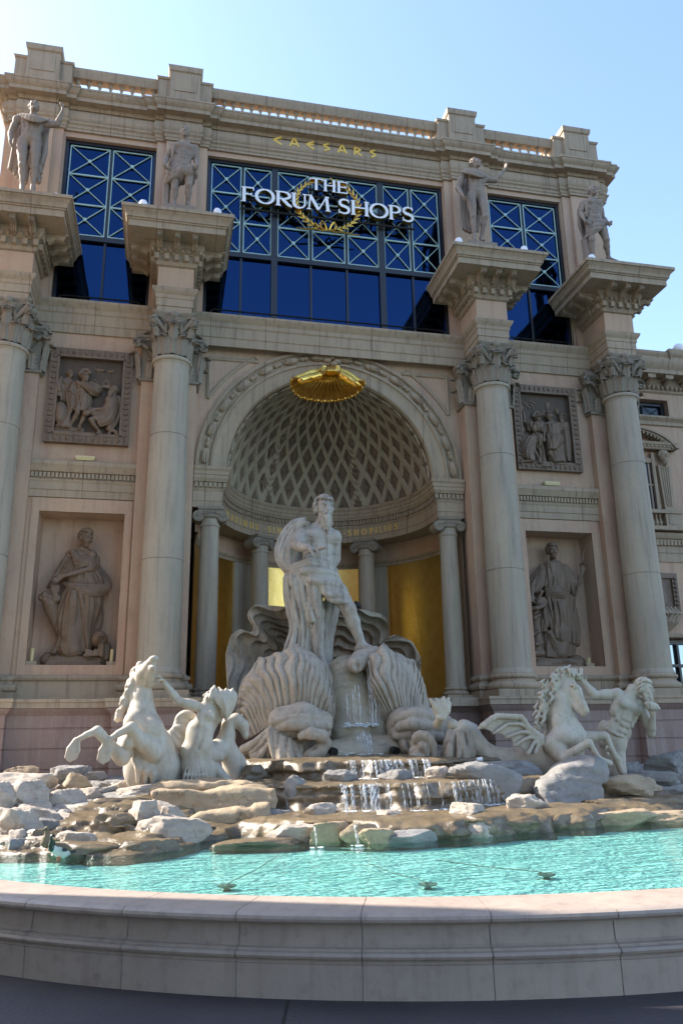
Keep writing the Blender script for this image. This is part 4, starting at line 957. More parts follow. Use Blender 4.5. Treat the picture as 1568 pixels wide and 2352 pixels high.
tb = thing('table_rock', 'long sunlit table slab of layered tan rock in front of the triton', 'rock', 'rocks round the fountain')
def slabpart(outline, Yd, thick, seed, nm, lean=0):
    o = slab(outline, Yd, thick, 'tan', nm, 'x', seed, lean); del o['label'], o['category'], o['group']; o.parent = tb; return o
slabpart(q([(1150, 250), (1200, 225), (1560, 245), (2060, 222), (2080, 300), (2060, 380), (1700, 420), (1480, 440), (1260, 410), (1160, 340)], r3), -6.0, 1.3, 5, 'lower_layer', .3)
slabpart(q([(1220, 232), (1235, 205), (1540, 190), (1860, 188), (1930, 205), (1560, 240)], r3), -5.6, .9, 6, 'upper_layer', .2)
slab(q([(-40, 480), (150, 470), (395, 430), (400, 540), (330, 600), (120, 638), (-120, 640), (-220, 560)], r4), -6.3, 1.0, 'tan', 'rock', 'block under the table slab with a leaf branch carved into its face', 7, .2)
lf = MB()
lpt = lambda a, b: tuple(at(*r4(a, b), -6.34))
lf.tube([lpt(290, 600), lpt(278, 540), lpt(270, 460)], [.018, .015, .008], 6)
for a, b, c_, d in ((283, 575, 215, 510), (280, 550, 330, 490), (276, 520, 225, 470), (273, 490, 315, 462), (287, 590, 350, 545), (290, 600, 230, 575)): lf.tube([lpt(a, b), lpt((a+c_)/2, (b+d)/2-6), lpt(c_, d)], [.012, .011, .006], 6)
for a, b in ((252, 585), (315, 580)): lf.ball(lpt(a, b), (.05, .03, .05), 10, 7)
tag(lf.build('carved_branch', M['tan']), 'branch of leaves and fruit carved on the block under the table slab', 'carving')
slab(q([(640, 380), (700, 300), (860, 205), (1060, 168), (1100, 200), (1090, 270), (1035, 330), (1030, 420), (960, 440), (850, 498), (760, 480), (650, 460)], r5), -5.9, .5, 'greyrock', 'rock', 'large slab of grey veined rock tilted up in front of the winged horse', 8, .5, strata=.008)
# ---- falling water
def fallmat(lo=.46, hi=.68, mx=.75, sc=26):
    mt = bpy.data.materials.new('falling water'); mt.use_nodes = True; nt = mt.node_tree; b = nt.nodes['Principled BSDF']
    b.inputs['Base Color'].default_value = (.86, .9, .93, 1); b.inputs['Roughness'].default_value = .12
    al = ramp(nt, noise(nt, position(nt, (sc, sc, 2.2)), 2.0, 4, .65), [(lo, gray(.0)), (hi, gray(mx))]); nt.links.new(al, b.inputs['Alpha']); return mt
M['fall'] = fallmat(); M['sheet'] = fallmat(.52, .80, .5, 11); M['foam'] = plain('water foam', (.82, .86, .88), .4)
def fall(name, label, strands, foam, sheet=None):
    mb = MB()
    if sheet:                                           # a thin broken sheet of water over the whole lip
        mb.grid([[(x, y-.02-.02*math.sin(x*9), z0+.006), (x, y-.055-.02*math.sin(x*9), z0-.02), (x, y-.08, z0*.5+z1*.5), (x, y-.11, z1)] for x, y, z0, z1 in sheet])
    rn = random.Random(len(strands)*7+3)
    for x, y, z0, z1, wd in strands:
        rows = []
        for t in np.linspace(0, 1, 7):
            z = z0+(z1-z0)*t; yy = y-.10*t-.05*math.sin(t*2.5); k = wd*(1-.25*t+.1*rn.uniform(-1, 1))
            rows.append([(x-k, yy, z), (x-k*.4, yy-.018, z), (x+k*.4, yy-.018, z), (x+k, yy, z)])
        mb.grid(rows)
    o = mb.build(name, M['fall'], sharp=None); o['kind'] = 'stuff'
    if sheet:
        o.data.materials.append(M['sheet']); k = 3*(len(sheet)-1); o.data.polygons.foreach_set('material_index', [1]*k+[0]*(len(o.data.polygons)-k))
    fm = MB()
    for x, y, z, r in foam: fm.ball((x, y, z), (r*RND.uniform(1, 2.2), r*1.1, r*.3), 7, 4)
    if foam: f = fm.build('foam', M['foam'], o)
    return o
rn = random.Random(3)
S = []; Fm = []
p0 = at(*r4(840, 280), -5.85); p1 = at(*r4(1568, 280), -5.8)
for i in range(46):
    x = rn.uniform(p0[0], p1[0]+1.2); ysh = float(np.interp(x, SHX, SHY))+1.62
    S.append((x, ysh-.02, 1.0, .64, rn.choice([.005, .006, .008, .012, .022])))
    Fm.append((x+rn.uniform(-.1, .1), ysh-.16+rn.uniform(-.06, .06), .64, rn.uniform(.01, .022)))
for i in range(14): S.append((rn.uniform(-1.45, -.95), -6.45, 1.0, .64, rn.uniform(.02, .04)))
for i in range(170):
    x = rn.uniform(p0[0], p1[0]+1.3); Fm.append((x, float(np.interp(x, SHX, SHY))+1.62-.2+rn.uniform(-.10, .08), .638, rn.uniform(.006, .02)))
fall('waterfall', 'w', S, Fm, [(x, float(np.interp(x, SHX, SHY))+1.60, 1.0, .64) for x in np.linspace(p0[0], p1[0]+1.1, 60)])
S = []; Fm = []
for i in range(60):
    x = rn.uniform(-1.0, .35); y = float(np.interp(x, SHX, SHY))+2.98; S.append((x, y-.03, 1.29, 1.01, rn.choice([.008, .012, .022])))
for i in range(150):
    x = rn.uniform(-.95, .55); Fm.append((x, float(np.interp(x, SHX, SHY))+2.98-rn.uniform(.05, .32), 1.01, rn.uniform(.007, .022)))
fall('waterfall', 'w', S, Fm, [(x, float(np.interp(x, SHX, SHY))+2.95, 1.29, 1.01) for x in np.linspace(-1.05, .4, 40)])
S = []; Fm = []
for xp, wd in ((712, .010), (717, .006), (975, .011), (981, .007), (988, .005)):
    p = at(*r4(xp, 560), -7.95); S.append((p[0], -7.9, .62, .40, wd))
    for i in range(5): Fm.append((p[0]+rn.uniform(-.07, .07), -8.05+rn.uniform(-.05, .05), .402, rn.uniform(.008, .018)))
fall('waterfall', 'w', S, Fm)
# ---- underwater lamps with their cables
OLV = plain('algae covered metal', (.13, .19, .15), .6)
for i, (a, b_, cab) in enumerate((((521.5, 2029), None, [(640, 1965), (585, 2000), (530, 2026)]), ((982, 2025), None, [(850, 1985), (900, 2006), (960, 2020)]), ((1254, 2003), None, [(1000, 1976), (1100, 1990), (1235, 2003)]))):
    c = atz(*a, .375); L = thing('pool_lamp', ['low dark lamp in the pool with a cable running up left to the rocks', 'low dark lamp in the pool below the cascade, middle of three', 'small dark lamp in the pool farthest to the right'][i], 'pool lamp', 'lamps standing in the pool')
    q_ = MB(); q_.lathe([(.0, .30), (.05, .30), (.03, .32), (.025, .34), (.05, .335), (.085, .345), (.09, .355), (.06, .36), (0, .355)], c[0], c[1], 18); q_.build('housing', OLV, L)
    cb = MB(); cb.tube([tuple(atz(*p, .37)) for p in cab]+[(c[0], c[1], .36)], .0045, 5); cb.build('cable', OLV, L)
# ---- the lower wing on the right
wing = thing('side_wing', 'lower set-back stone wing beyond the right-hand column with an arched window hood', 'building')
WYY = 2.5
mb = MB(); mb.box(8.66, 9.7, WYY, 10, 0, 13.0); mb.box(9.7, 11.22, WYY, 10, 0, 2.6); mb.box(9.7, 22, WYY+.35, 10, 2.6, 4.25); mb.box(9.7, 22, WYY, 10, 4.25, 11.1); mb.box(9.7, 22, WYY+.30, 10, 11.1, 11.75); mb.box(11.18, 22, WYY, WYY+.3, 11.1, 11.75); mb.box(9.7, 22, WYY, 10, 11.75, 13.0); mb.build('wall', M['wall'], wing)
mb = MB(); mb.sweep([(8.7, WYY), (22, WYY)], [(0, 11.95), (.06, 12.0), (.06, 12.08), (.10, 12.2), (.12, 12.34), (.12, 12.42), (.5, 12.43), (.5, 12.56), (.53, 12.6), (.60, 12.72), (.62, 12.8), (.62, 12.86), (.05, 12.9), (.05, 13.25), (.09, 13.3), (.12, 13.38), (.12, 13.42), (-.4, 13.44)])
mb.sweep([(11.5, 4), (11.5, WYY-.05), (12.6, WYY-.05), (12.6, 4)], [(0, 12.9), (.05, 13.25), (.1, 13.3), (.14, 13.4), (.14, 13.5), (-.4, 13.52)])
mb.build('cornice', M['trim'], wing)
mb = MB()
for i in range(18):
    x = 9.2+i*.62; mb.box(x-.13, x+.13, WYY-.45, WYY-.1, 12.3, 12.425); mb.tube([(x, WYY-.44, 12.33), (x, WYY-.3, 12.27), (x, WYY-.12, 12.2)], .07, 6)
for i in range(60): mb.ball((8.9+i*.16, WYY-.11, 12.13), (.055, .06, .08), 8, 5)
mb.build('bracket_row', M['trim'], wing)
wd = bpy.data.objects.new('window', None); SC.collection.objects.link(wd); wd.parent = wing
mb = MB(); mb.add([(9.7, WYY+.28, 11.1), (11.18, WYY+.28, 11.1), (11.18, WYY+.28, 11.75), (9.7, WYY+.28, 11.75)], [(0, 1, 2, 3)]); mb.build('pane', plain('dark glass', (.01, .015, .02), .05), wd)
mb = MB(); mb.box(9.7, 11.18, WYY+.2, WYY+.27, 11.62, 11.7); mb.box(11.08, 11.18, WYY+.2, WYY+.27, 11.1, 11.62); mb.box(9.7, 11.08, WYY+.2, WYY+.27, 11.1, 11.16)
for x0, x1 in ((9.75, 10.4), (10.42, 11.06)):
    mb.tube([(x0, WYY+.24, 11.17), (x1, WYY+.24, 11.61)], .012, 4); mb.tube([(x0, WYY+.24, 11.61), (x1, WYY+.24, 11.17)], .012, 4); mb.box(x1, x1+.02, WYY+.2, WYY+.26, 11.16, 11.62)
mb.build('frame', M['frame'], wd)
mb = MB(); mb.sweep([(8.7, WYY), (22, WYY)], [(0, 10.85), (.06, 10.87), (.06, 10.98), (.10, 11.02), (.16, 11.08), (.16, 11.14), (-.25, 11.16)]); mb.sweep([(8.7, WYY), (22, WYY)], [(0, 6.5), (.03, 6.5), (.03, 6.76), (.05, 6.78), (.05, 6.98), (.1, 7.0), (.1, 7.16), (.16, 7.2), (.2, 7.28), (.2, 7.36), (0, 7.4)])
for i in range(60): mb.box(9.0+i*.12, 9.07+i*.12, WYY-.13, WYY-.09, 6.99, 7.13)
mb.sweep([(8.7, WYY), (22, WYY)], [(0, 4.25), (.06, 4.27), (.08, 4.33), (.05, 4.36), (0, 4.4)])
mb.build('band_course', M['trim'], wing)
wd = bpy.data.objects.new('hooded_window', None); SC.collection.objects.link(wd); wd.parent = wing
XW = 9.55; hw = 1.5
mb = MB()
for R_, pr in ((1, 0),):
    arcp = []
    for t in np.linspace(rad(158), rad(22), 26): arcp.append((XW+1.72*math.cos(t), 9.62+1.05*math.sin(t)))
    for o, d in ((0, .34), (-.12, .28)):
        mb.grid([[(XW+(x-XW)*k_, WYY-dd, 10.0+(z-10.0)*k_) for k_, dd in ((1.0+o*.6, 0), (1.0+o*.6, d), (.93+o*.6, d), (.93+o*.6, 0))] for x, z in arcp])
    for i in range(2, 24):
        x, z = arcp[i]; mb.box(XW+(x-XW)*.84-.03, XW+(x-XW)*.84+.03, WYY-.27, WYY-.02, 10.0+(z-10)*.8-.03, 10.0+(z-10)*.8+.04)
mb.sweep([(XW-1.55, WYY), (XW-1.55, WYY-.2), (XW+1.45, WYY-.2), (XW+1.45, WYY)], [(0, 9.98), (.04, 10.0), (.06, 10.1), (.1, 10.12), (.12, 10.2), (-.1, 10.22)])
for i in range(22): mb.box(XW-1.5+i*.135, XW-1.42+i*.135, WYY-.29, WYY-.2, 10.05, 10.1)
mb.build('hood', M['trim'], wd)
mb = MB()
for s in (-1, 1):
    x = XW+s*1.12; mb.cut()
    P_ = [[(x+k_*wv, WYY-dy, z) for k_, dy in ((-1, 0), (-1, .14), (1, .14), (1, 0))] for z, wv in ((8.15, .16), (9.5, .22))]; mb.grid(P_)
    for q in (-.1, -.035, .035, .1): mb.tube([(x+q*.8, WYY-.145, 8.2), (x+q*1.2, WYY-.145, 9.45)], .022, 6)
    mb.ball((x, WYY-.16, 9.78), (.15, .13, .2), 14, 10); mb.ball((x, WYY-.2, 9.63), (.1, .11, .16), 12, 8); mb.ball((x, WYY-.29, 9.77), (.02, .04, .06), 8, 6)
    for e in (-1, 1): mb.ball((x+e*.05, WYY-.275, 9.82), (.022, .015, .014), 8, 6)
    for q in range(7): mb.ball((x+.15*math.cos(q*.52), WYY-.17, 9.82+.15*math.sin(q*.52)), .055, 8, 6)
    mb.box(x-.2, x+.2, WYY-.2, WYY, 8.03, 8.15)
mb.pieces('herm_pilaster', M['trim'], wd)
mb = MB(); mb.box(XW-.72, XW+.72, WYY-.03, WYY-.005, 8.1, 9.58); mb.build('pane', plain('dark blue glass', (.012, .016, .05), .08), wd)
mb = MB(); mb.box(XW+.72, XW+.82, WYY-.12, WYY, 8.05, 9.9); mb.box(XW-.82, XW-.72, WYY-.12, WYY, 8.05, 9.9); mb.box(XW-.72, XW+.72, WYY-.1, WYY, 9.58, 9.72); mb.box(XW-.72, XW+.72, WYY-.07, WYY-.035, 8.85, 8.9); mb.box(XW+.60, XW+.66, WYY-.06, WYY-.035, 8.1, 9.58); mb.build('frame', M['trim'], wd)
bs = bpy.data.objects.new('balcony', None); SC.collection.objects.link(bs); bs.parent = wing
mb = MB(); mb.box(8.7, 10.95, WYY-.34, WYY, 7.92, 8.03); mb.box(8.7, 11.05, WYY-.36, WYY, 7.4, 7.52); mb.box(10.38, 10.90, WYY-.3, WYY, 7.52, 7.92); mb.box(10.48, 10.8, WYY-.315, WYY-.29, 7.6, 7.86); mb.build('parapet', M['trim'], bs)
for i in range(8):
    mb = MB(); mb.lathe([(.05, 7.52), (.03, 7.55), (.06, 7.63), (.055, 7.68), (.025, 7.8), (.045, 7.88), (.045, 7.92)], 9.35+i*.13, WYY-.18, 10); mb.build('baluster', M['trim'], bs)
mb = MB(); f0 = lambda x: x
for x0, x1, z0, z1 in ((8.9, 10.62, 6.0, 6.15), (10.45, 10.62, 4.85, 6.0), (8.9, 10.45, 4.72, 4.85)): mb.box(x0, x1, WYY-.09, WYY, z0, z1)
for i in range(9): mb.ball((10.535, WYY-.1, 4.95+i*.13), (.06, .05, .05), 8, 6)
mb.box(8.9, 10.45, WYY-.02, WYY, 4.85, 6.0); mb.ball((9.95, WYY-.05, 5.4), (.3, .1, .35), 10, 8); mb.build('relief_frame', M['bronze'], wing)
mb = MB()
for q in range(4): mb.tube([(10.0+q*.13, WYY-.08, 5.1), (10.02+q*.14, WYY-.24, 4.9), (9.98+q*.11, WYY-.2, 4.7), (9.95+q*.07, WYY-.1, 4.5), (9.95+q*.04, WYY-.05, 4.4)], [.08, .1, .085, .06, .03], 10)
mb.build('scroll_console', M['trim'], wing)
wd = bpy.data.objects.new('ground_window', None); SC.collection.objects.link(wd); wd.parent = wing
mb = MB(); mb.add([(9.2, WYY+.3, 2.6), (13, WYY+.3, 2.6), (13, WYY+.3, 4.2), (9.2, WYY+.3, 4.2)], [(0, 1, 2, 3)]); mb.build('pane', plain('clear reflecting glass', (.25, .30, .36), .04, .9), wd)
mb = MB()
for x in (9.9, 10.55, 11.2, 11.85): mb.box(x-.035, x+.035, WYY+.2, WYY+.28, 2.6, 4.1)
mb.box(9.3, 13, WYY+.2, WYY+.285, 4.1, 4.2); mb.box(9.3, 13, WYY+.19, WYY+.275, 3.45, 3.53); mb.build('frame', M['frame'], wd)
q = MB(); q.ball((12.1, WYY+.3, 13.78), .2, 20, 14); q.lathe([(.08, 13.4), (.06, 13.5), (.09, 13.6)], 12.1, WYY+.3, 12); tag(q.build('globe_lamp', M['lampwhite']), 'round white globe lamp on the roof edge of the low right wing', 'lamp')
# ---- the neighbouring block whose shadow falls over the forecourt (outside the picture, to the left)
nbk = thing('neighbour_block', 'plain tall stone block standing left of the forecourt', 'building')
ex, ey = -3.03-.9*9, -11.87+.44*9
mb = MB(); mb.box(-26, ex, -60, ey, 0, 22); mb.build('wall', M['attic'], nbk); mb = MB(); mb.sweep([(-26, ey), (ex, ey), (ex, -60)], [(0, 21.2), (.4, 21.5), (.45, 22), (-.5, 22.05)]); 
mb.build('cornice', M['trim'], nbk)
# ================================================================ sculpture
def zm(x0, y0, k):                                     # picture close-up -> picture pixels
    return lambda a, b: (x0+k*a, y0+k*b)
class Sc:
    """sculpting helper: points given in a close-up of the photograph plus their depth"""
    def __init__(s, mp, Y): s.mp, s.Y, s.F = mp, Y, Field()
    def p(s, a, b, dy=0): return at(*s.mp(a, b), s.Y+dy)
def poly(pts, t):
    pts = np.array(pts, float); d = np.r_[0, np.cumsum(np.linalg.norm(np.diff(pts, axis=0), axis=1))]; d /= d[-1]
    # smooth the corners a little
    return np.stack([np.interp(t, d, pts[:, i]) for i in range(pts.shape[1])], -1)
def cloth(S, L, R, n, bulge=.1, dy=0, k=.012, m=9, fat=.60, wob=.25, seed=1, F=None, rmin=.008, alt=.25, fill=True):
    """folds running along the polylines L..R (picture close-up a, b[, depth]); bulges toward the viewer in the middle"""
    F = F or S.F; t = np.linspace(0, 1, m); rn = np.random.RandomState(seed)
    L3 = [tuple(p)+(0,)*(3-len(p)) for p in L]; R3 = [tuple(p)+(0,)*(3-len(p)) for p in R]
    Lp, Rp = poly(L3, t), poly(R3, t)
    ker = lambda q: np.r_[q[:1], (q[:-2]+2*q[1:-1]+q[2:])/4, q[-1:]]
    Lp, Rp = ker(Lp), ker(Rp); rows = []
    for i in range(n):
        q = i/(n-1) if n > 1 else .5; a = Lp*(1-q)+Rp*q
        w_ = np.sin(t*rn.uniform(3, 6)+rn.uniform(0, 6))*wob/(n-1 if n > 1 else 1)*np.linalg.norm((Rp-Lp)[:, :2], axis=1)*min(1, 4*q*(1-q)+.2)
        a[:, 0] += w_; dd = dy+a[:, 2]-bulge*math.sin(math.pi*q)**.7
        rows.append([S.p(x, y, z) for x, y, z in zip(a[:, 0], a[:, 1], dd)])
    rows = np.array(rows)
    sp = np.linalg.norm(np.diff(rows, axis=0), axis=-1) if n > 1 else np.full((1, m), .03)
    for i in range(n):
        s_ = sp[max(i-1, 0)] if i == n-1 else sp[i]; r = np.maximum(s_*fat*(1-alt*(i % 2)), rmin)
        F.chain(list(rows[i]), list(r), k)
        if i < n-1 and fill: F.chain(list((rows[i]+rows[i+1])/2+np.array([0, .78, 0])*sp[i][:, None]), list(np.maximum(sp[i]*.56, rmin)), k)      # the valley between two folds
def frame(f, u):
    f = unit(f); r = unit(np.cross(f, u)); u = np.cross(r, f); return np.array([r, f, u])
def head(F, c, face, up, s, hair='short', female=False, beard=False):
    R = frame(face, up); L = lambda x, y, z: np.array(c)+s*(x*R[0]+y*R[1]+z*R[2]); k = .012*s
    E = lambda q, r, kk=k, sub=False: F.ell(L(*q), np.array(r)*s, R, kk, sub)
    E((0, -.012, .022), (.077, .095, .098)); E((0, .025, -.05), (.056, .066, .072), .03*s); E((0, .07, -.1), (.026, .024, .022), .02*s)
    E((0, .05, -.005), (.063, .045, .075), .02*s)
    for e in (-1, 1):
        E((e*.031, .098, .012), (.021, .018, .014), .014*s, True); E((e*.031, .083, .010), (.014, .012, .010), .004*s)
        E((e*.033, .092, .034), (.026, .013, .009), .010*s); E((e*.046, .07, -.03), (.02, .02, .02), .02*s)
        E((e*.077, -.005, -.005), (.012, .022, .034), .006*s)
    F.cone(L(0, .093, .022), L(0, .115, -.026), .010*s, .015*s, .012*s); E((0, .098, -.03), (.019, .012, .009), .008*s)
    E((0, .094, -.056), (.025, .010, .007), .006*s); E((0, .09, -.071), (.021, .010, .008), .006*s); E((0, .102, -.064), (.024, .006, .003), .004*s, True)
    if hair == 'short':
        for i in range(60):
            a = i*2.39996; z = 1-2*(i+.5)/60; rr = math.sqrt(1-z*z); d = np.array([rr*math.cos(a), rr*math.sin(a), z])
            if d[1] > .25 and d[2] < .62 or d[2] < -.35: continue
            E((.080*d[0], -.012+.098*d[1], .024+.100*d[2]), (.021, .021, .017), .006*s)
    elif hair == 'cap':
        def fn(P):
            q = (P-L(0, -.016, .028))@R.T/s; d = np.linalg.norm(q/np.array([.084, .101, .104]), axis=-1)-1
            cut = np.maximum(q[..., 1]*.8-q[..., 2]*.75-.022, 0)*5
            return (d*.08+np.maximum(cut, 0)+.004*np.sin(q[..., 1]*150+3*np.sin(q[..., 0]*60)))*s
        F.fn(fn, L(0, -.016, .028)-.12*s, L(0, -.016, .028)+.12*s, .004*s)
    elif hair == 'wavy':
        for i in range(130):
            a = i*2.39996; z = 1-2*(i+.5)/130; rr = math.sqrt(1-z*z); d = np.array([rr*math.cos(a), rr*math.sin(a), z])
            if d[1] > .1 and d[2] < .55 or d[2] < -.6: continue
            p = np.array([.088*d[0], -.014+.105*d[1], .026+.106*d[2]]); tq = np.array([d[1]*.6+.5*math.sin(i), -d[0]*.6+.3*math.cos(i*1.7), -.5]); tq -= d*(tq@d); tq = .03*unit(tq)
            F.chain([L(*(p-tq)), L(*(p+.012*d)), L(*(p+tq))], [.011*s, .014*s, .009*s], .004*s)
    if female: E((0, -.09, .05), (.05, .05, .045), .02*s)
    if beard:
        for i in range(26):
            x = (i % 7-3)/3; q = i//7; b = .055*x; y0 = .075-.05*abs(x)-.004*q
            p0 = L(b, y0+.012, -.05-.012*q); p1 = L(b*.9+.012*math.sin(i*2.1), y0+.03, -.10-.022*q); p2 = L(b*.55+.018*math.sin(i*1.3), y0+.03, -.15-.035*q*(1-.3*abs(x)))
            F.chain([p0, p1, p2], [.014*s, .014*s, .008*s], .004*s)
        for e in (-1, 1): F.chain([L(0, .105, -.045), L(e*.03, .098, -.055), L(e*.05, .08, -.09)], [.009*s, .011*s, .007*s], .004*s)
def hand(F, w, d, nrm, s, curl=.5, side=1, k=.004):
    """w wrist, d pointing direction, nrm palm normal (fingers close toward it), side: thumb side sign"""
    d = unit(d); nrm = unit(np.array(nrm)-d*(np.array(nrm)@d)); sx = np.cross(d, nrm)*side; s = s*1.12
    P = lambda a, b, c: np.array(w)+s*(a*d+b*sx+c*nrm)
    for b in (-.028, -.01, .01, .028): F.cone(P(.005, b*.6, 0), P(.085, b, 0), .017*s, .013*s, .012*s)
    for i, (b, ln) in enumerate(((.030, .070), (.011, .080), (-.010, .074), (-.030, .058))):
        a, p, pts = 0, P(.09, b, 0), [P(.08, b, 0)]; c = curl*(.9+.12*i)
        for q in range(3):
            a += c*(.75 if q == 0 else .85); v = math.cos(a)*d+math.sin(a)*nrm; p = p+s*v*ln*(.42, .33, .25)[q]; pts.append(p)
        F.chain(pts, [.0125*s, .0115*s, .0105*s, .009*s], k*s)
    F.chain([P(.02, .028, .004), P(.055, .052, .016), P(.082, .058, .032+.02*curl), P(.10, .048, .045+.03*curl)], [.017*s, .0145*s, .012*s, .0095*s], .006*s)
def foot(F, an, toe, s, k=.02):
    d = unit(np.array(toe)-np.array(an)); dh = unit(np.array([d[0], d[1], 0])); sx = np.array([-dh[1], dh[0], 0]); an = np.array(an, float); L = np.linalg.norm((np.array(toe)-an)[:2]); L = max(L, .12*s)
    z = toe[2]; b = np.array([an[0], an[1], z])
    F.cone(an, b-dh*.035*s+np.array([0, 0, .03*s]), .036*s, .034*s, .02*s); F.cone(an, b+dh*L*.6+np.array([0, 0, .025*s]), .036*s, .03*s, .025*s)
    F.cone(b+dh*L*.55+sx*.02*s+np.array([0, 0, .02*s]), b+dh*L*.55-sx*.025*s+np.array([0, 0, .02*s]), .024*s, .022*s, .02*s)
    for i in range(5):
        o = (.034-.017*i)*s; F.cone(b+dh*L*.62+sx*o+np.array([0, 0, .018*s]), b+dh*(L-.01*s*abs(i-1))+sx*o+np.array([0, 0, .012*s]), .0125*s, .011*s, .004*s)
def torso(F, hip, neck, rt, fwd, s, female=False, belly=1):
    hip, neck = np.array(hip, float), np.array(neck, float); up = unit(neck-hip); rt = np.array(rt, float); rt = unit(rt-up*(rt@up)); f = np.cross(up, rt)
    if f@np.array(fwd) < 0: f = -f
    R = np.array([rt, f, up]); H = np.linalg.norm(neck-hip)/(.56*s)
    L = lambda x, y, z: hip+s*(x*rt+y*f)+up*z*.56*s*H
    E = lambda q, r, kk, sub=False: F.ell(L(*q), np.array(r)*s, R, kk*s, sub)
    E((0, 0, .70), (.150, .098, .17), .05); E((0, 0, .46), (.128, .092, .13), .05); E((0, .005, .2), (.122, .088, .14), .05); E((0, 0, 0), (.150, .10, .105), .05)
    E((0, -.05, .86), (.13, .055, .08), .05)
    F.cone(L(0, -.02, .86), L(0, .0, 1.12), .062*s, .052*s, .04*s)
    for e in (-1, 1):
        E((e*.075, -.065, -.05), (.085, .075, .09), .04); E((e*.115, .0, .24), (.035, .07, .085), .035)
        if female: E((e*.072, .085, .66), (.06, .055, .06), .025)
        else:
            E((e*.072, .075, .75), (.084, .042, .062), .018); E((e*.138, .0, .62), (.035, .07, .1), .04)
            for z in (.24, .37, .49): E((e*.032, .088, z), (.031, .02, .030), .010)
            for q in range(3): E((e*(.105+.008*q), .065-.01*q, .42+.075*q), (.022, .022, .028), .012)
            F.chain([L(e*.12, .06, .06), L(e*.07, .09, -.03), L(e*.01, .1, -.13)], .006*s, .014*s, True)
    if not female:
        F.chain([L(0, .128, .86), L(0, .118, .6), L(0, .118, .2)], .006*s, .014*s, True); F.ell(L(0, .112, .18), np.array([.008]*3)*s, None, .008*s, True)
        for e in (-1, 1): F.chain([L(0, .125, .665), L(e*.08, .122, .64), L(e*.14, .09, .68)], .006*s, .016*s, True)
    return L, R
def arm(F, sh, el, wr, s, back=(0, 1, 0)):
    sh, el, wr = [np.array(q, float) for q in (sh, el, wr)]; k = .02*s
    F.ell(sh, np.array([.066, .062, .066])*s, None, .035*s); F.cone(sh, el, .054*s, .042*s, .03*s)
    m_ = sh*.48+el*.52; dr = unit(np.cross(np.cross(el-sh, wr-el)+1e-6, el-sh)); F.cone(m_+dr*.012*s-(el-sh)*.12, m_+dr*.012*s+(el-sh)*.12, .045*s, .043*s, .03*s)
    F.cone(sh*.55+el*.45-dr*.014*s, el-dr*.006*s, .045*s, .036*s, .03*s)
    q = el*.7+wr*.3; F.cone(el, q, .041*s, .045*s, k); F.cone(q, wr, .045*s, .028*s, k); F.ell(el, np.array([.04]*3)*s, None, k)
def leg(F, hp, kn, an, toe, s, fwd=(0, -1, 0)):
    hp, kn, an = [np.array(q, float) for q in (hp, kn, an)]; f = np.array(fwd, float); k = .02*s
    m_ = hp*.55+kn*.45; F.cone(hp, m_, .088*s, .082*s, .05*s); F.cone(m_, kn, .080*s, .058*s, .03*s)
    F.cone(hp*.6+kn*.4+f*.03*s, hp*.25+kn*.75+f*.022*s, .062*s, .05*s, .03*s); sx = unit(np.cross(kn-hp, f)); 
    for e in (-1, 1): F.ell(hp*.17+kn*.83+sx*e*.028*s+f*.02*s, np.array([.026, .026, .045])*s, None, .018*s)
    F.ell(kn+f*.028*s, np.array([.036, .036, .042])*s, None, .014*s); F.ell(kn, np.array([.052]*3)*s, None, k)
    c = kn*.68+an*.32-f*.018*s; F.cone(kn, c, .05*s, .058*s, .03*s); F.cone(c, kn*.3+an*.7, .056*s, .038*s, .03*s); F.cone(kn*.35+an*.65, an, .038*s, .033*s, .02*s)
    F.cone(kn+f*.015*s, an+f*.008*s, .033*s, .026*s, .02*s)
    foot(F, an, toe, s)
VIEW = np.array([0, -1.0, 0])
# ---------------------------------------------------------------- four nude statues on the column blocks
def statue(name, label, mp, J, face, s, hair, armfn, Y=-.5, stump=None, plate=None):
    root = thing(name, label, 'statue', 'statues on the column blocks'); S = Sc(mp, Y); F = S.F
    P = {k_: S.p(*v) for k_, v in J.items()}
    rt = P['lsh']-P['rsh']; torso(F, P['hip'], P['neck'], rt, VIEW, s*1.12)
    F.cone(P['neck'], P['head']-np.array([0, 0, .03*s]), .056*s, .052*s, .02*s)
    for a in ('r', 'l'):
        F.cone(P['neck']-np.array([0, 0, .03*s]), P[a+'sh'], .05*s, .056*s, .04*s); arm(F, P[a+'sh'], P[a+'el'], P[a+'wr'], s*1.12)
        leg(F, P[a+'hip'], P[a+'kn'], P[a+'an'], P[a+'to'], s*1.08)
    head(F, P['head'], face, (0, .12, 1), s*1.06, hair); armfn(F, P, s)
    sculpt('body', F, .0125*s/1.42*1.15, M['statue'], root)
    x0, x1, y0, y1 = plate; a = S.p(x0, y0, -.3); b_ = S.p(x1, y0, -.3)
    mb = MB(); mb.box(a[0], b_[0], Y-.36, Y+.40, 13.925, min(P['ran'][2], P['lan'][2], a[2])-.02); mb.build('base_slab', M['statue'], root)
    if stump:
        x0, x1, y0 = stump; a = S.p(x0, y0, .1); b_ = S.p(x1, y0, .1); r = (b_[0]-a[0])/2; c = (a+b_)/2; mb = MB(); q = []
        for i in range(18):
            an = 2*math.pi*i/18; q.append([(c[0]+r*k_*(1+.09*math.sin(an*5))*math.cos(an), Y+.1+r*k_*(1+.09*math.sin(an*5))*math.sin(an), z) for k_, z in ((1.25, 13.93), (1.0, 14.2), (.86, c[2]-.5), (.9, c[2]-.42), (.92, c[2]-.1), (1.0, c[2]-.02), (.93, c[2]), (.1, c[2]-.01))])
        mb.grid(q, closeu=True); mb.build('tree_stump', M['statue'], root)
    return root, S, P
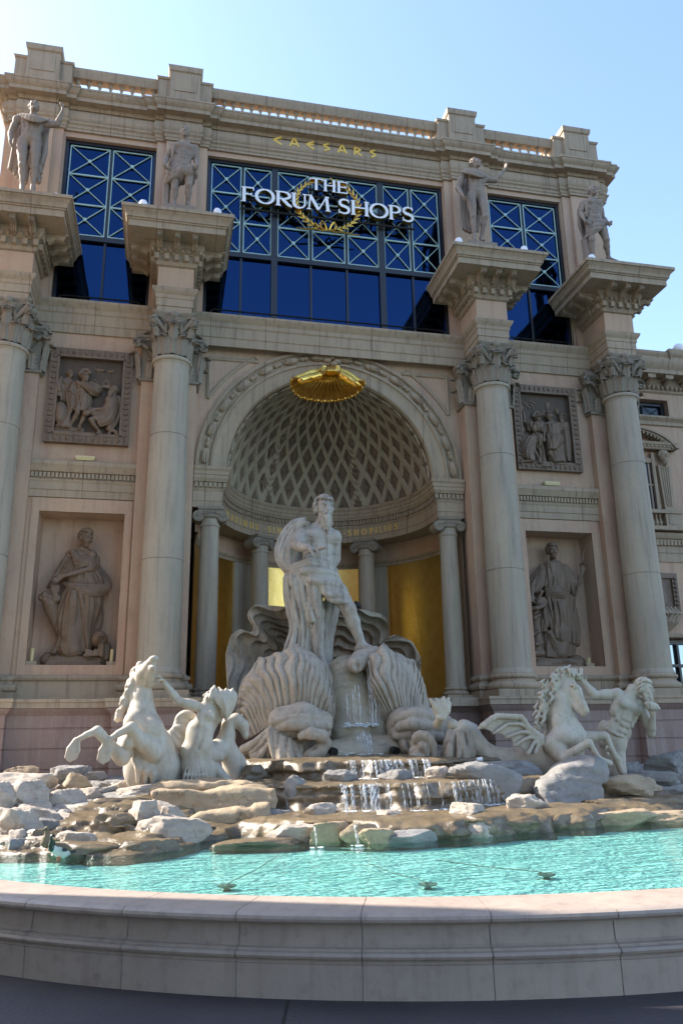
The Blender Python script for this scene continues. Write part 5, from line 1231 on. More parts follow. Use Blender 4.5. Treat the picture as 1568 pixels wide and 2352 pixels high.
Z1, Z2, Z3, Z4 = zm(0, 217.8, .11286), zm(340.3, 272.2, .0955), zm(1020.9, 347.1, .10417), zm(1293.1, 408.4, .0955)
s_ = 1.36
def arms_raised(F, P, s):
    hand(F, P['lwr'], P['lha']-P['lwr'], (-1, -.4, .2), s, .55, 1); hand(F, P['rwr'], P['rha']-P['rwr'], (1, -.3, 0), s, .45, -1)
root, S, P = statue('statue', 'nude statue in a short cape raising one arm, on the far left block', Z1,
    dict(head=(690, 235, -.08), neck=(680, 440), rsh=(350, 500), lsh=(930, 585), rel=(225, 770, .05), rwr=(210, 920, -.05), rha=(195, 1040, -.12), lel=(1165, 590, .0), lwr=(1270, 330, -.1), lha=(1285, 160, -.1),
         hip=(615, 900), rhip=(455, 960), lhip=(730, 970), rkn=(450, 1430, -.08), lkn=(695, 1470, -.05), ran=(455, 1850), lan=(670, 1880), rto=(420, 1925, -.26), lto=(660, 1965, -.28)), (.28, -1, .18), s_, 'short', arms_raised, plate=(170, 830, 1925, 2060))
for e in (0,): 
    g_ = Field(); g_.ell(P['hip']+np.array([-.06, -.16, -.22]), (.045, .05, .07), None, .02); 
S2 = Sc(Z1, -.5)
cloth(S2, [(395, 395), (480, 460, -.05), (640, 520, -.17), (800, 545, -.15), (985, 520)], [(440, 370), (560, 390, -.05), (680, 425, -.12), (820, 455, -.1), (975, 505)], 4, .02, -.12, seed=2)
cloth(S2, [(390, 420, .1), (300, 850), (250, 1200), (205, 1490)], [(700, 450, .2), (680, 1000, .1), (560, 1500), (530, 1750)], 6, -.02, .24, seed=3)
cloth(S2, [(680, 500, .2), (660, 1000), (650, 1500), (760, 1740)], [(985, 540), (960, 800), (900, 1250), (830, 1390)], 5, -.02, .24, seed=4)
sculpt('cape', S2.F, .016, M['statue'], root)
def arms2(F, P, s):
    hand(F, P['lwr'], P['lha']-P['lwr'], (-1, 0, -.1), s, 1.15, 1); hand(F, P['rwr'], P['rha']-P['rwr'], (1, -.5, 0), s, .95, -1)
root, S, P = statue('statue', 'statue in a twisted loincloth with a tree stump, second block from the left', Z2,
    dict(head=(882, 335, -.08), neck=(880, 590), rsh=(585, 660), lsh=(1125, 720), rel=(440, 950, .05), rwr=(400, 1075, -.18), rha=(360, 1200, -.25), lel=(1150, 985, .05), lwr=(1170, 1120, -.22), lha=(1210, 1170, -.36),
         hip=(800, 1130), rhip=(640, 1200), lhip=(955, 1210), rkn=(640, 1690, -.06), lkn=(980, 1600, -.14), ran=(615, 2010), lan=(950, 2050, .02), rto=(640, 2065, -.26), lto=(1060, 2105, -.22)), (.02, -1, .05), s_, 'cap', arms2, plate=(420, 1145, 2040, 2190), stump=(330, 545, 1620))
S2 = Sc(Z2, -.5)
cloth(S2, [(700, 1150, -.16), (560, 1290, -.12), (500, 1420), (490, 1560, .1)], [(1080, 1170, -.1), (1100, 1230, -.12), (1110, 1300, -.1), (1090, 1380, .05)], 6, .12, .0, seed=5, m=7)
cloth(S2, [(700, 1150, -.10), (860, 1110, -.10), (1080, 1170, -.02)], [(490, 1500, -.06), (760, 1390, -.14), (1100, 1310, -.05)], 6, .06, -.04, seed=6)
cloth(S2, [(535, 590, .0), (570, 700, -.05), (590, 880), (500, 1300, .1), (450, 1590, .15)], [(640, 600, -.08), (620, 720, -.12), (590, 960), (540, 1250, .1), (520, 1300, .2)], 3, .02, -.02, seed=7)
sculpt('loincloth', S2.F, .016, M['statue'], root)
root, S, P = statue('statue', 'nude caped statue gazing right with one arm raised, on the third block', Z3,
    dict(head=(672, 262, -.06), neck=(680, 445), rsh=(395, 530), lsh=(880, 610), rel=(290, 810, .05), rwr=(385, 950, -.12), rha=(430, 1070, -.2), lel=(1120, 640, 0), lwr=(1340, 380, -.08), lha=(1365, 230, -.1),
         hip=(700, 930), rhip=(580, 1000), lhip=(810, 1010), rkn=(625, 1440, -.06), lkn=(890, 1450, -.12), ran=(650, 1870), lan=(810, 1900, .05), rto=(655, 1960, -.24), lto=(840, 1960, -.2)), (.95, -.8, .22), s_, 'short', arms_raised, plate=(520, 1135, 1955, 2100))
S2 = Sc(Z3, -.5)
cloth(S2, [(365, 460, .02), (500, 480, -.08), (650, 520, -.16), (780, 565, -.14), (915, 570)], [(460, 400, .05), (560, 400, -.04), (690, 440, -.1), (800, 480, -.1), (915, 520)], 4, .02, -.1, seed=8)
cloth(S2, [(390, 480, .15), (345, 900), (345, 1300), (355, 1560), (400, 1700)], [(620, 480, .2), (560, 1000), (560, 1500), (560, 1790), (590, 1790)], 6, .0, .22, seed=9)
cloth(S2, [(600, 500, .22), (650, 1000), (680, 1500), (690, 1760)], [(860, 600, .2), (840, 1000), (780, 1400), (750, 1780)], 4, .0, .22, seed=10)
sculpt('cape', S2.F, .016, M['statue'], root)
root, S, P = statue('statue', 'statue in a loincloth holding out its left fist, on the far right block', Z4,
    dict(head=(700, 312, -.08), neck=(690, 515), rsh=(500, 605), lsh=(875, 640), rel=(425, 855, .05), rwr=(500, 1005, -.15), rha=(550, 1100, -.22), lel=(945, 960, .1), lwr=(1085, 1090, -.15), lha=(1165, 1080, -.26),
         hip=(745, 1010), rhip=(620, 1080), lhip=(890, 1100), rkn=(690, 1500, -.08), lkn=(1040, 1490, -.12), ran=(715, 1900), lan=(1090, 1930, .05), rto=(710, 1985, -.26), lto=(1310, 1985, -.1)), (.38, -1, .06), s_, 'cap', arms2, plate=(600, 1370, 1950, 2100), stump=(440, 640, 1480))
S2 = Sc(Z4, -.5)
cloth(S2, [(760, 1060, -.12), (860, 1040, -.14), (960, 1060, -.05), (1040, 1130)], [(535, 1440, .05), (680, 1340, -.12), (830, 1280, -.14), (1040, 1200, -.02)], 7, .05, -.04, seed=11)
cloth(S2, [(380, 780, .1), (390, 640, .05), (470, 520, 0), (540, 620, -.08), (560, 780, -.08), (540, 930, -.02)], [(400, 780, .1), (420, 640, .03), (480, 500, -.02), (590, 600, -.1), (590, 780, -.1), (560, 930, -.04)], 2, .0, -.02, seed=12, rmin=.03)
cloth(S2, [(380, 760, .15), (400, 1100, .15), (470, 1430, .15)], [(480, 900, .2), (490, 1100, .2), (525, 1450, .15)], 3, .0, .05, seed=13)
sculpt('loincloth', S2.F, .016, M['statue'], root)
# ---------------------------------------------------------------- the bearded giant on the shell
ZG = zm(476.4, 1089, .3472)
root = thing('sea_god_statue', 'huge bearded marble statue striding on the shell, robe round its hips', 'statue'); S = Sc(ZG, -1.25); F = S.F; s_ = 1.98
P = {k_: S.p(*v) for k_, v in dict(head=(772, 232, -.1), neck=(752, 355, 0), rsh=(630, 375, .05), lsh=(835, 420, .12), rel=(590, 470, -.38), rwr=(672, 492, -.72), lel=(842, 560, .3), lwr=(800, 640, .2),
    hip=(735, 640, 0), rhip=(665, 690, 0), lhip=(800, 700, 0), rkn=(728, 920, -.2), lkn=(935, 895, -.35), ran=(742, 1180, -.1), lan=(1022, 1140, -.3), rto=(785, 1275, -.35), lto=(1105, 1175, -.5)).items()}
torso(F, P['hip'], P['neck'], P['lsh']-P['rsh'], np.array([.25, -1, 0]), s_*1.27)
F.cone(P['neck'], P['head']-np.array([0, 0, .05]), .062*s_, .056*s_, .04)
for a in 'rl':
    F.cone(P['neck']-np.array([0, 0, .05]), P[a+'sh'], .052*s_, .06*s_, .08); arm(F, P[a+'sh'], P[a+'el'], P[a+'wr'], s_*1.3); leg(F, P[a+'hip'], P[a+'kn'], P[a+'an'], P[a+'to'], s_*1.32)
hand(F, P['rwr'], np.array([.8, -.6, -.35]), (.2, -.2, -1), s_*1.12, .75, -1); hand(F, P['lwr'], np.array([0, 0, -1]), (-1, 0, 0), s_, .4)
head(F, P['head'], (.16, -1, -.05), (0, .05, 1), s_*1.16, 'wavy', beard=True)
sculpt('body', F, .0195, M['marble'], root)
bt = Field(); bt.chain([S.p(655, 520, -.72), S.p(700, 505, -.82), S.p(775, 482, -.95)], [.035, .045, .05], .01); sculpt('baton', bt, .02, M['marble'], root)
S2 = Sc(ZG, -1.25); F2 = S2.F
cloth(S2, [(640, 300, -.05), (560, 308, -.05), (490, 400), (453, 500), (460, 580), (512, 635)], [(668, 325, -.12), (668, 400, .08), (655, 480, .14), (640, 560, .12), (625, 610, .0), (600, 640, -.1)], 10, .16, .05, seed=21, m=12, k=.012, fat=.58)
for q in range(4): F2.chain([S2.p(512+3*q, 650+20*q, .05), S2.p(575, 600+22*q, -.20), S2.p(680, 566+26*q, -.36-.03*(q % 2)), S2.p(780, 588+22*q, -.34), S2.p(850, 632+18*q, -.12), S2.p(868, 690+8*q, .05)], [.035, .045, .05, .048, .04, .03], .008)
F2.chain([S2.p(590, 700, .08), S2.p(590, 900, .12), S2.p(600, 1020, .12), S2.p(590, 1190, .15)], [.24, .22, .16, .20], .06)
cloth(S2, [(514, 690), (517, 800), (545, 950), (568, 1020), (535, 1110), (508, 1190)], [(655, 700, -.26), (655, 830, -.28), (665, 960, -.2), (672, 1060, -.12), (670, 1200, -.08)], 8, .10, .0, seed=22, m=12, k=.012, wob=.5, fat=.56)
cloth(S2, [(560, 690, -.16), (600, 800, -.2), (640, 900, -.2), (670, 990, -.18)], [(735, 650, -.38), (740, 760, -.38), (745, 860, -.36), (750, 930, -.32)], 6, .06, -.02, seed=25, m=9, k=.02, wob=.4, fat=.55)
cloth(S2, [(660, 940, -.2), (670, 1050, -.12), (690, 1180, -.05)], [(760, 930, -.3), (750, 1060, -.22), (765, 1250, -.18)], 6, .06, .0, seed=26, m=9, k=.015, fat=.5)
cloth(S2, [(640, 640, -.36), (760, 645, -.42), (850, 665, -.24), (872, 740, -.12)], [(780, 790, -.4), (830, 840, -.48), (900, 845, -.52), (945, 845, -.38)], 6, .03, -.02, seed=23, k=.012)
cloth(S2, [(760, 860, .1), (750, 1050, .1), (750, 1290, .0)], [(880, 780, .2), (850, 940, .2), (815, 1110, .15), (818, 1290, .05)], 7, .05, .0, seed=24, k=.012)
sculpt('robe', F2, .0185, M['marble'], root)
# ---------------------------------------------------------------- left group: rearing horse and the triton seen from behind
ZL = zm(149.7, 1483.7, .2778)
root = thing('horse_statue', 'rearing pale stone sea horse with fin hooves at the left of the fountain', 'statue'); S = Sc(ZL, -4.5); F = S.F; p = S.p
F.chain([p(640, 300, .15), p(630, 430, .12), p(630, 560, .08), p(655, 690, 0)], [.14, .17, .22, .27], .06)       # neck into chest
F.ell(p(570, 640, -.12), (.17, .15, .2), None, .05); F.ell(p(720, 690, -.14), (.18, .15, .2), None, .05)
F.chain([p(655, 720, .02), p(700, 860, .12), p(740, 1000, .2), p(760, 1160, .3)], [.31, .36, .38, .36], .08); F.ell(p(640, 1000, .05), (.3, .25, .4), None, .06); F.chain([p(860, 1000, .4), p(900, 1150, .5)], [.28, .3], .08)
F.chain([p(575, 900, -.05), p(560, 1050, .0), p(575, 1160, .05)], [.09, .06, .03], .02)
for q, (a, b_) in enumerate(((610, 940), (670, 960), (730, 990))): F.chain([p(a-30, b_, -.2), p(a-5, b_+70, -.24), p(a-10, b_+190, -.2)], [.05, .05, .03], .04)
# head thrown back: poll behind, muzzle up
F.chain([p(640, 290, .1), p(650, 230, -.02), p(690, 175, -.15), p(722, 125, -.25)], [.13, .135, .10, .075], .03); F.chain([p(690, 290, 0), p(705, 230, -.15), p(722, 180, -.27)], [.11, .085, .06], .03)
F.ell(p(735, 105, -.3), (.075, .06, .05), None, .02); F.ell(p(722, 182, -.33), (.06, .05, .04), None, .02); F.chain([p(690, 150, -.28), p(735, 150, -.36), p(760, 140, -.3)], .018, .02, True)
for a, b_ in ((712, 92), (752, 95)): F.ell(p(a, b_, -.36), (.016, .02, .012), None, .008, True)
for a, b_, z in ((650, 190, -.12), (745, 200, -.15)): F.ell(p(a, b_, z), (.03, .03, .022), None, .008)
F.chain([p(595, 200, .05), p(572, 190, .04), p(566, 205, .0)], [.05, .035, .012], .01); F.ell(p(620, 165, 0), (.07, .06, .08), None, .03)
def fin(F, pts, rs, tip, n, spread, seed):
    F.chain(pts, rs, .03)
    a, b_ = np.array(pts[-1]), np.array(tip); d = b_-a; sx = np.array([-d[2], 0, d[0]]); sx = sx/np.linalg.norm(sx)
    for i in range(n):
        q = (i/(n-1)-.5); L_ = 1-.35*abs(q)*(1+.4*q); F.chain([a+sx*q*.05, a+d*.5*L_+sx*q*spread*.9, a+d*L_+sx*q*spread], [.028, .03, .014], .018)
F.chain([p(760, 800, -.05), p(730, 880, -.2), p(640, 800, -.4), p(545, 680, -.55)], [.18, .15, .12, .085], .05); fin(F, [p(545, 675, -.55), p(440, 725, -.6), p(355, 785, -.62)], [.085, .05, .045], p(305, 985, -.62), 6, .17, 1)
F.chain([p(530, 760, -.1), p(490, 860, -.3), p(455, 900, -.4)], [.17, .14, .12], .05); F.chain([p(470, 930, -.35), p(380, 830, -.5), p(300, 740, -.6), p(265, 705, -.62)], [.12, .08, .07, .07], .04); fin(F, [p(270, 700, -.62), p(180, 735, -.64), p(95, 780, -.64)], [.07, .045, .042], p(32, 965, -.64), 6, .16, 2)
F.ell(p(520, 790, -.42), (.1, .12, .14), None, .04)
rn_ = random.Random(5)
F.chain([p(610, 190, .1), p(575, 280, .12), p(530, 400, .12), p(460, 570, .12)], [.07, .08, .08, .04], .03)
for i in range(34):
    t = i/33; x = 605-175*t**.9+rn_.uniform(-22, 22); y = 160+440*t+rn_.uniform(-18, 18); a = rn_.uniform(.5, 1.8); z = .08+.1*rn_.random()
    F.chain([p(x+25, y-25, z), p(x, y, z-.02), p(x-14*math.cos(a), y+26, z), p(x+2, y+38, z+.03)], [.022, .032, .03, .015], .01)
sculpt('body', F, .0165, M['white'], root)
w_ = Sc(ZL, -4.1); cloth(w_, [(905, 660), (930, 590), (990, 560), (1060, 600)], [(850, 720), (880, 900), (930, 980), (975, 985)], 7, .03, 0, seed=31, k=.02); cloth(w_, [(850, 720), (905, 830), (915, 960)], [(960, 760), (975, 860), (985, 980)], 4, .03, .1, seed=32, k=.02); sculpt('wing', w_.F, .017, M['white'], root)
root = thing('triton_statue', 'pale stone triton seen from behind reaching for the rearing horse', 'statue'); S = Sc(ZL, -4.3); F = S.F; p = S.p; s_ = 1.12
L_, R_ = torso(F, p(1085, 860, 0), p(1215, 490, .05), np.array([.55, .75, .1]), np.array([.9, -.5, 0]), s_*1.28)
F.chain([p(1110, 830), p(1060, 900), p(1060, 1000), p(1090, 1140)], [.21, .19, .20, .2], .06); F.chain([p(1150, 900, .05), p(1170, 1020, .1), p(1165, 1140, .1)], [.17, .17, .15], .06)
F.ell(p(1060, 740, -.02), (.13, .12, .24), None, .08); F.ell(p(1150, 740, -.05), (.13, .11, .22), None, .08)
F.chain([p(1140, 540, -.2), p(1150, 680, -.2), p(1100, 850, -.19)], .012, .05, True)
arm(F, p(1165, 525, -.02), p(935, 455, -.12), p(815, 300, -.2), s_*1.32); hand(F, p(812, 298, -.2), p(760, 240, -.28)-p(812, 298, -.2), (-.4, -.3, -.8), s_*1.15, .8, 1)
F.cone(p(1240, 520, .05), p(1165, 525, 0), .1, .085, .06); arm(F, p(1290, 560, .25), p(1120, 690, .5), p(960, 735, .5), s_*1.2); hand(F, p(955, 735, .5), np.array([-1, -.1, .15]), (0, -.4, -1), s_, .5)
F.cone(p(1230, 500, .05), p(1225, 440, -.02), .085, .075, .04); head(F, p(1222, 428, -.02), (-.95, -.05, .42), (.35, 0, 1), s_*1.2, 'none', beard=False)
for q in range(7): F.chain([p(1000+25*q, 1010, -.2), p(985+30*q, 1070, -.21), p(965+35*q, 1150, -.2)], [.012, .022, .02], .02)
sculpt('body', F, .0155, M['white'], root)
h_ = Sc(ZL, -4.3)
for a, b_, c_, d_, n in ((1225, 360, 1235, 330, 3), (1290, 380, 1270, 345, 3), (1320, 400, 1330, 355, 3), (1360, 420, 1385, 355, 4)): h_.F.chain([h_.p(a-20, b_+70, -.08), h_.p(a, b_+10, -.08), h_.p(c_, d_, -.03)], [.06, .055, .02], .02)
cloth(h_, [(1225, 400, -.05), (1245, 440, -.1), (1300, 520, -.1), (1330, 610, 0)], [(1330, 380, .05), (1400, 400, .05), (1390, 470, .05), (1350, 570, .05)], 7, .08, -.03, seed=33, k=.015, fat=.66); sculpt('hair', h_.F, .015, M['white'], root)
t_ = Sc(ZL, -3.9); t_.F.chain([t_.p(1200, 900, -.3), t_.p(1290, 840), t_.p(1340, 740), t_.p(1350, 640), t_.p(1410, 610), t_.p(1470, 660), t_.p(1490, 740)], [.18, .17, .13, .105, .10, .095, .06], .05)
t_.F.chain([t_.p(1180, 950, -.3), t_.p(1260, 1040, -.3), t_.p(1350, 1140, -.3)], [.1, .09, .09], .04); t_.F.chain([t_.p(1330, 820), t_.p(1400, 980, .1), t_.p(1390, 1140, .1)], [.15, .19, .2], .06)
for q in range(5): t_.F.chain([t_.p(1215+8*q, 960-6*q, -.33), t_.p(1235+6*q, 895+10*q, -.36), t_.p(1290, 880+12*q, -.36), t_.p(1330-8*q, 910+12*q, -.3)], [.03, .035, .03, .012], .012)
sculpt('tail', t_.F, .018, M['white'], root)
# ---------------------------------------------------------------- right group: winged horse and the shell-blowing triton
ZR = zm(1061.7, 1510.9, .30384)
root = thing('winged_horse_statue', 'pale stone winged sea horse with a coiled tail at the right of the fountain', 'statue'); S = Sc(ZR, -4.2); F = S.F; p = S.p
F.chain([p(765, 210, .02), p(735, 320, .0), p(735, 430, .0), p(770, 570, -.02)], [.15, .19, .25, .33], .07)
F.ell(p(740, 500, -.18), (.17, .14, .18), None, .05); F.ell(p(770, 600, -.25), (.28, .2, .2), None, .05); F.ell(p(850, 560, -.1), (.15, .15, .2), None, .05)
F.chain([p(780, 620, 0), p(700, 720, .1), p(650, 790, .15)], [.34, .36, .32], .08); F.chain([p(760, 700, .05), p(790, 800, .1)], [.36, .34], .08)
F.chain([p(640, 760, .15), p(480, 770, .25), p(300, 775, .32), p(190, 735, .35), p(105, 650, .38), p(60, 560, .4), p(10, 530, .4), p(-50, 580, .4)], [.30, .235, .20, .18, .165, .15, .13, .1], .08)
# head
F.chain([p(790, 200, -.02), p(850, 260, -.16), p(905, 360, -.30), p(930, 400, -.34)], [.15, .125, .078, .07], .04); F.ell(p(790, 260, -.1), (.125, .11, .16), None, .04); F.chain([p(800, 300, -.1), p(870, 385, -.26), p(915, 430, -.33)], [.09, .055, .048], .035)
F.ell(p(845, 228, -.28), (.032, .03, .026), None, .008); F.chain([p(815, 208, -.24), p(850, 205, -.30), p(880, 235, -.28)], [.022, .028, .018], .015); F.ell(p(922, 382, -.42), (.022, .022, .018), None, .01, True); F.chain([p(870, 405, -.34), p(905, 420, -.42), p(955, 428, -.42)], .012, .016, True)
F.chain([p(880, 240, -.22), p(910, 330, -.33), p(930, 370, -.36)], [.03, .02, .03], .02)
for a, b_ in ((800, 110), (870, 110)): F.chain([p(a, b_+40, -.08), p(a+4, b_, -.1), p(a+6, b_-22, -.1)], [.05, .035, .01], .015)
rn_ = random.Random(8)
F.chain([p(820, 130, .0), p(740, 160, .02), p(670, 250, .04), p(625, 370, .04), p(595, 510, .04)], [.09, .11, .11, .09, .05], .03)
for i in range(62):
    t = i/61; cx = np.interp(t, [0, .2, .5, .75, 1], [850, 720, 640, 585, 585]); cy = np.interp(t, [0, .2, .5, .75, 1], [95, 120, 250, 380, 520]); w2 = np.interp(t, [0, .3, .7, 1], [45, 75, 55, 22])
    x, y = cx+rn_.uniform(-1, 1)*w2, cy+rn_.uniform(-30, 30); sg = rn_.choice((-1, 1)); z = -.12+.16*rn_.random()
    F.chain([p(x+18, y-20, z), p(x+sg*12, y+4, z-.03), p(x-sg*10, y+30, z-.02), p(x+sg*8, y+54, z)], [.018, .028, .026, .012], .008)
for i in range(9): x = 800+12*i; F.chain([p(x, 110, -.1), p(x+rn_.uniform(-15, 25), 90, -.16), p(x+rn_.uniform(0, 30), 140, -.2)], [.03, .03, .014], .01)
# forelegs
F.chain([p(690, 660, -.2), p(730, 720, -.3), p(765, 765, -.42)], [.2, .14, .10], .05); F.chain([p(770, 755, -.42), p(860, 700, -.55), p(945, 650, -.66)], [.095, .075, .07], .03); F.ell(p(955, 645, -.67), (.07, .065, .075), None, .03); F.chain([p(960, 650, -.66), p(995, 710, -.68), p(1035, 770, -.68), p(1110, 800, -.68)], [.062, .05, .052, .06], .03)
F.chain([p(860, 620, -.1), p(980, 600, -.2), p(1070, 590, -.3)], [.16, .095, .075], .05); F.ell(p(1075, 592, -.3), (.07, .065, .07), None, .03); F.chain([p(1085, 600, -.3), p(1125, 690, -.34), p(1165, 770, -.34), p(1200, 860, -.34)], [.062, .052, .06, .062], .03); F.ell(p(1175, 770, -.34), (.065, .06, .05), None, .03)
for a, b_ in ((1000, 740), (1010, 765), (1090, 690), (1098, 740)): F.chain([p(a, b_-15, -.62), p(a-8, b_+12, -.62)], [.03, .008], .01)
sculpt('body', F, .018, M['white'], root)
w_ = Sc(ZR, -4.35); B = w_.F
ribs = [[(595, 600), (490, 520), (455, 450), (250, 440), (118, 540)], [(595, 610), (500, 545), (440, 500), (340, 500), (232, 575)], [(595, 620), (510, 570), (440, 560), (325, 605)], [(595, 630), (520, 600), (460, 620), (392, 668)], [(600, 640), (540, 640), (490, 735)], [(605, 650), (575, 660), (545, 730)]]
for i, r_ in enumerate(ribs):
    q = poly([(a, b_) for a, b_ in r_], np.linspace(0, 1, 14)); B.chain([w_.p(a, b_, -.04) for a, b_ in q], [.055]+[.05 if i == 0 else .032]*12+[.02], .02)
for r0, r1 in zip(ribs[:-1], ribs[1:]):
    A_, B_ = poly(r0, np.linspace(0, 1, 16)), poly(r1, np.linspace(0, 1, 16))
    for q in np.linspace(0, 1, 7):
        C_ = A_*(1-q)+B_*q; sc_ = 4*q*(1-q); C_[:, 0] += sc_*16*np.linspace(0, 1, 16)**2; C_[:, 1] -= sc_*16*np.linspace(0, 1, 16)**2
        B.chain([w_.p(a, b_, .035*sc_) for a, b_ in C_], .019, .02)
sculpt('wing', B, .015, M['white'], root)
root = thing('triton_statue', 'pale stone triton blowing a conch shell beside the winged horse', 'statue'); S = Sc(ZR, -4.0); F = S.F; p = S.p; s_ = 1.15
torso(F, p(1150, 640, .05), p(1265, 275, -.05), p(1340, 330, .05)-p(1170, 270, .0), np.array([.25, -1, -.1]), s_*1.42)
F.chain([p(1150, 650, .1), p(1160, 760, .1), p(1185, 890, .05)], [.19, .16, .15], .06); F.chain([p(1095, 580, .2), p(1100, 700, .2), p(1110, 860, .2)], [.16, .14, .15], .06); F.ell(p(1075, 540, .15), (.11, .14, .17), None, .05)
F.chain([p(1090, 540, .0), p(1160, 580, -.14), p(1215, 600, -.12)], [.03, .03, .02], .015)
arm(F, p(1170, 275, 0), p(1000, 285, .1), p(925, 190, .15), s_*1.5); hand(F, p(925, 190, .15), np.array([-.6, -.1, .8]), (-.3, -1, 0), s_, .5)
arm(F, p(1340, 345, -.02), p(1425, 575, -.12), p(1440, 430, -.3), s_*1.42); hand(F, p(1440, 430, -.3), np.array([-.1, -.2, 1]), (-1, -.2, .1), s_*1.1, .8, -1)
F.cone(p(1265, 290, -.03), p(1335, 235, -.1), .085, .08, .05); head(F, p(1375, 235, -.16), (.68, -.85, -.2), (0, 0, 1), s_*1.28, 'wavy', beard=True)
sculpt('body', F, .0155, M['white'], root)
c_ = Field(); c_.chain([S.p(1385, 345, -.42), S.p(1420, 362, -.46), S.p(1455, 372, -.46), S.p(1485, 385, -.44)], [.035, .075, .07, .03], .01); c_.ell(S.p(1430, 385, -.46), (.09, .06, .045), None, .02)
for q in range(4): c_.chain([S.p(1395+18*q, 340+6*q, -.52), S.p(1405+18*q, 380+3*q, -.52)], .014, .01)
sculpt('conch', c_, .014, M['white'], root)
t_ = Sc(zm(952.9, 1429.3, .3924), -4.4); B = t_.F                       # tail fin of the left coil, standing up between shell and horse
for pts in ([(150, 560), (120, 500), (92, 455)], [(155, 560), (140, 500), (125, 452)], [(160, 560), (160, 490), (168, 442)], [(165, 560), (180, 500), (195, 445)], [(165, 565), (190, 520), (206, 475)]): B.chain([t_.p(*q_) for q_ in pts], [.04, .05, .03], .02)
B.ell(t_.p(150, 560), (.09, .07, .05), None, .03); B.ell(t_.p(152, 508, .02), (.15, .035, .17), None, .03); B.chain([t_.p(150, 560, .1), t_.p(130, 600, .3)], [.06, .08], .03); B.ell(t_.p(220, 598, .1), (.1, .09, .09), None, .03)
tag(sculpt('tail_fin_carving', B, .016, M['white']), 'pale fanned tail fin standing up beside the right shell rock', 'carving')
# ---------------------------------------------------------------- shell rock
ZS2 = zm(503.6, 1361.2, .3299)
root = thing('shell_rock', 'great ribbed grey shell-shaped rock that the bearded statue stands on', 'shell rock')
S = Sc(ZS2, -.4)
edge = [(120, 900), (60, 640), (48, 420), (80, 300), (150, 248), (225, 285), (255, 240), (195, 140), (250, 82), (470, 98), (700, 80), (960, 112), (1130, 148), (1182, 225), (1165, 325), (1230, 292), (1345, 340), (1405, 460), (1400, 580), (1440, 680), (1435, 850)]
U = np.linspace(0, 1, 170); E_ = poly(edge, U); 
for _ in range(2): E_ = np.r_[E_[:1], (E_[:-2]+2*E_[1:-1]+E_[2:])/4, E_[-1:]]
T = np.linspace(.03, 1, 150); cx, cy = 730, 640; grid = []
for (ex_, ey_), u in zip(E_, U):
    row = []
    for t in T:
        wob = .055*math.sin(u*23+t*5)+.03*math.sin(u*51); ph = (t+wob)*8.2
        fr_ = (ph*1.1) % 1.0; rid = .26*(1-fr_)**1.3*min(1, fr_*9)*min(1, t*2.2)
        x = cx+(ex_-cx)*t; y = cy+(ey_-cy)*t; row.append(S.p(x, y, .75*(1-t**2.2)-.55*t**3-rid+ .25))
    tip = row[-1]; row += [tip+np.array([0, .12, .02]), tip+np.array([0, .3, -.02])]
    grid.append(row)
grid = np.array(grid); mb = MB(); mb.grid(grid); mb.build('back_shell', M['shell'], root, sharp=None)
def fan(S, rim, hinge, mid, nrib, amp, parent):
    """a scallop: ribs run in curves from the hinge line over a bulging middle to the rim and roll over it"""
    U = np.linspace(0, 1, nrib*11+1); T = np.r_[np.linspace(0, 1, 46), np.linspace(1.02, 1.25, 8)]
    def sm(L):
        q = poly(L, U)
        for _ in range(40): q = np.r_[q[:1], (q[:-2]+2*q[1:-1]+q[2:])/4, q[-1:]]
        return q
    Rm, Hg, Md = sm(rim), sm(hinge), sm(mid); g = []
    for i, u in enumerate(U):
        ph = nrib*(u+.016*math.sin(u*13+nrib)+.010*math.sin(u*31)); big = 1+.4*math.sin(7*math.floor(ph)+1); row = []
        for t in T:
            tt = min(t, 1); q = Hg[i]*(1-tt)**2+2*tt*(1-tt)*Md[i]+tt*tt*Rm[i]; q = q.copy()
            wv = .30*math.sin(t*7+u*9)+.18*math.sin(t*15+u*23); rb2 = abs(math.sin(math.pi*(ph+wv*t)))**.6
            a = amp*big*(.35+.65*min(1, t*1.3))*rb2
            d = q[2]-a*.8-.05*math.sin(t*11+u*20)*t
            x, y = q[0]+(q[0]-Hg[i][0])*a*.12, q[1]+(q[1]-Hg[i][1])*a*.12
            lip = 9*math.sin(u*37)+6*math.sin(u*71)
            y -= lip*t**6
            if t > 1: e = (t-1)/.25; d += .42*math.sin(e*1.6); y += 26*(1-math.cos(e*1.6))-10*math.sin(e*3)
            row.append(S.p(x, y, d))
        g.append(row)
    mb = MB(); mb.grid(g); return mb.build('shell_fan', M['shell'], parent, sharp=None)
def ribs(S, A, B, n, bulge, k=.007, fat=.5, m=9, seed=1, F=None, dy=0, alt=.18): cloth(S, A, B, n, bulge, dy, k, m, fat, .45, seed, F, alt=alt)
S = Sc(ZS2, -2.3); F = S.F; p = S.p
F.chain([p(560, 530, .75), p(520, 700, .72), p(560, 900, .6)], [.42, .62, .58], .1); F.chain([p(350, 650, .8), p(310, 850, .75)], [.36, .46], .1); F.chain([p(720, 620, .5), p(760, 900, .4), p(770, 1050, .4)], [.28, .3, .25], .1)
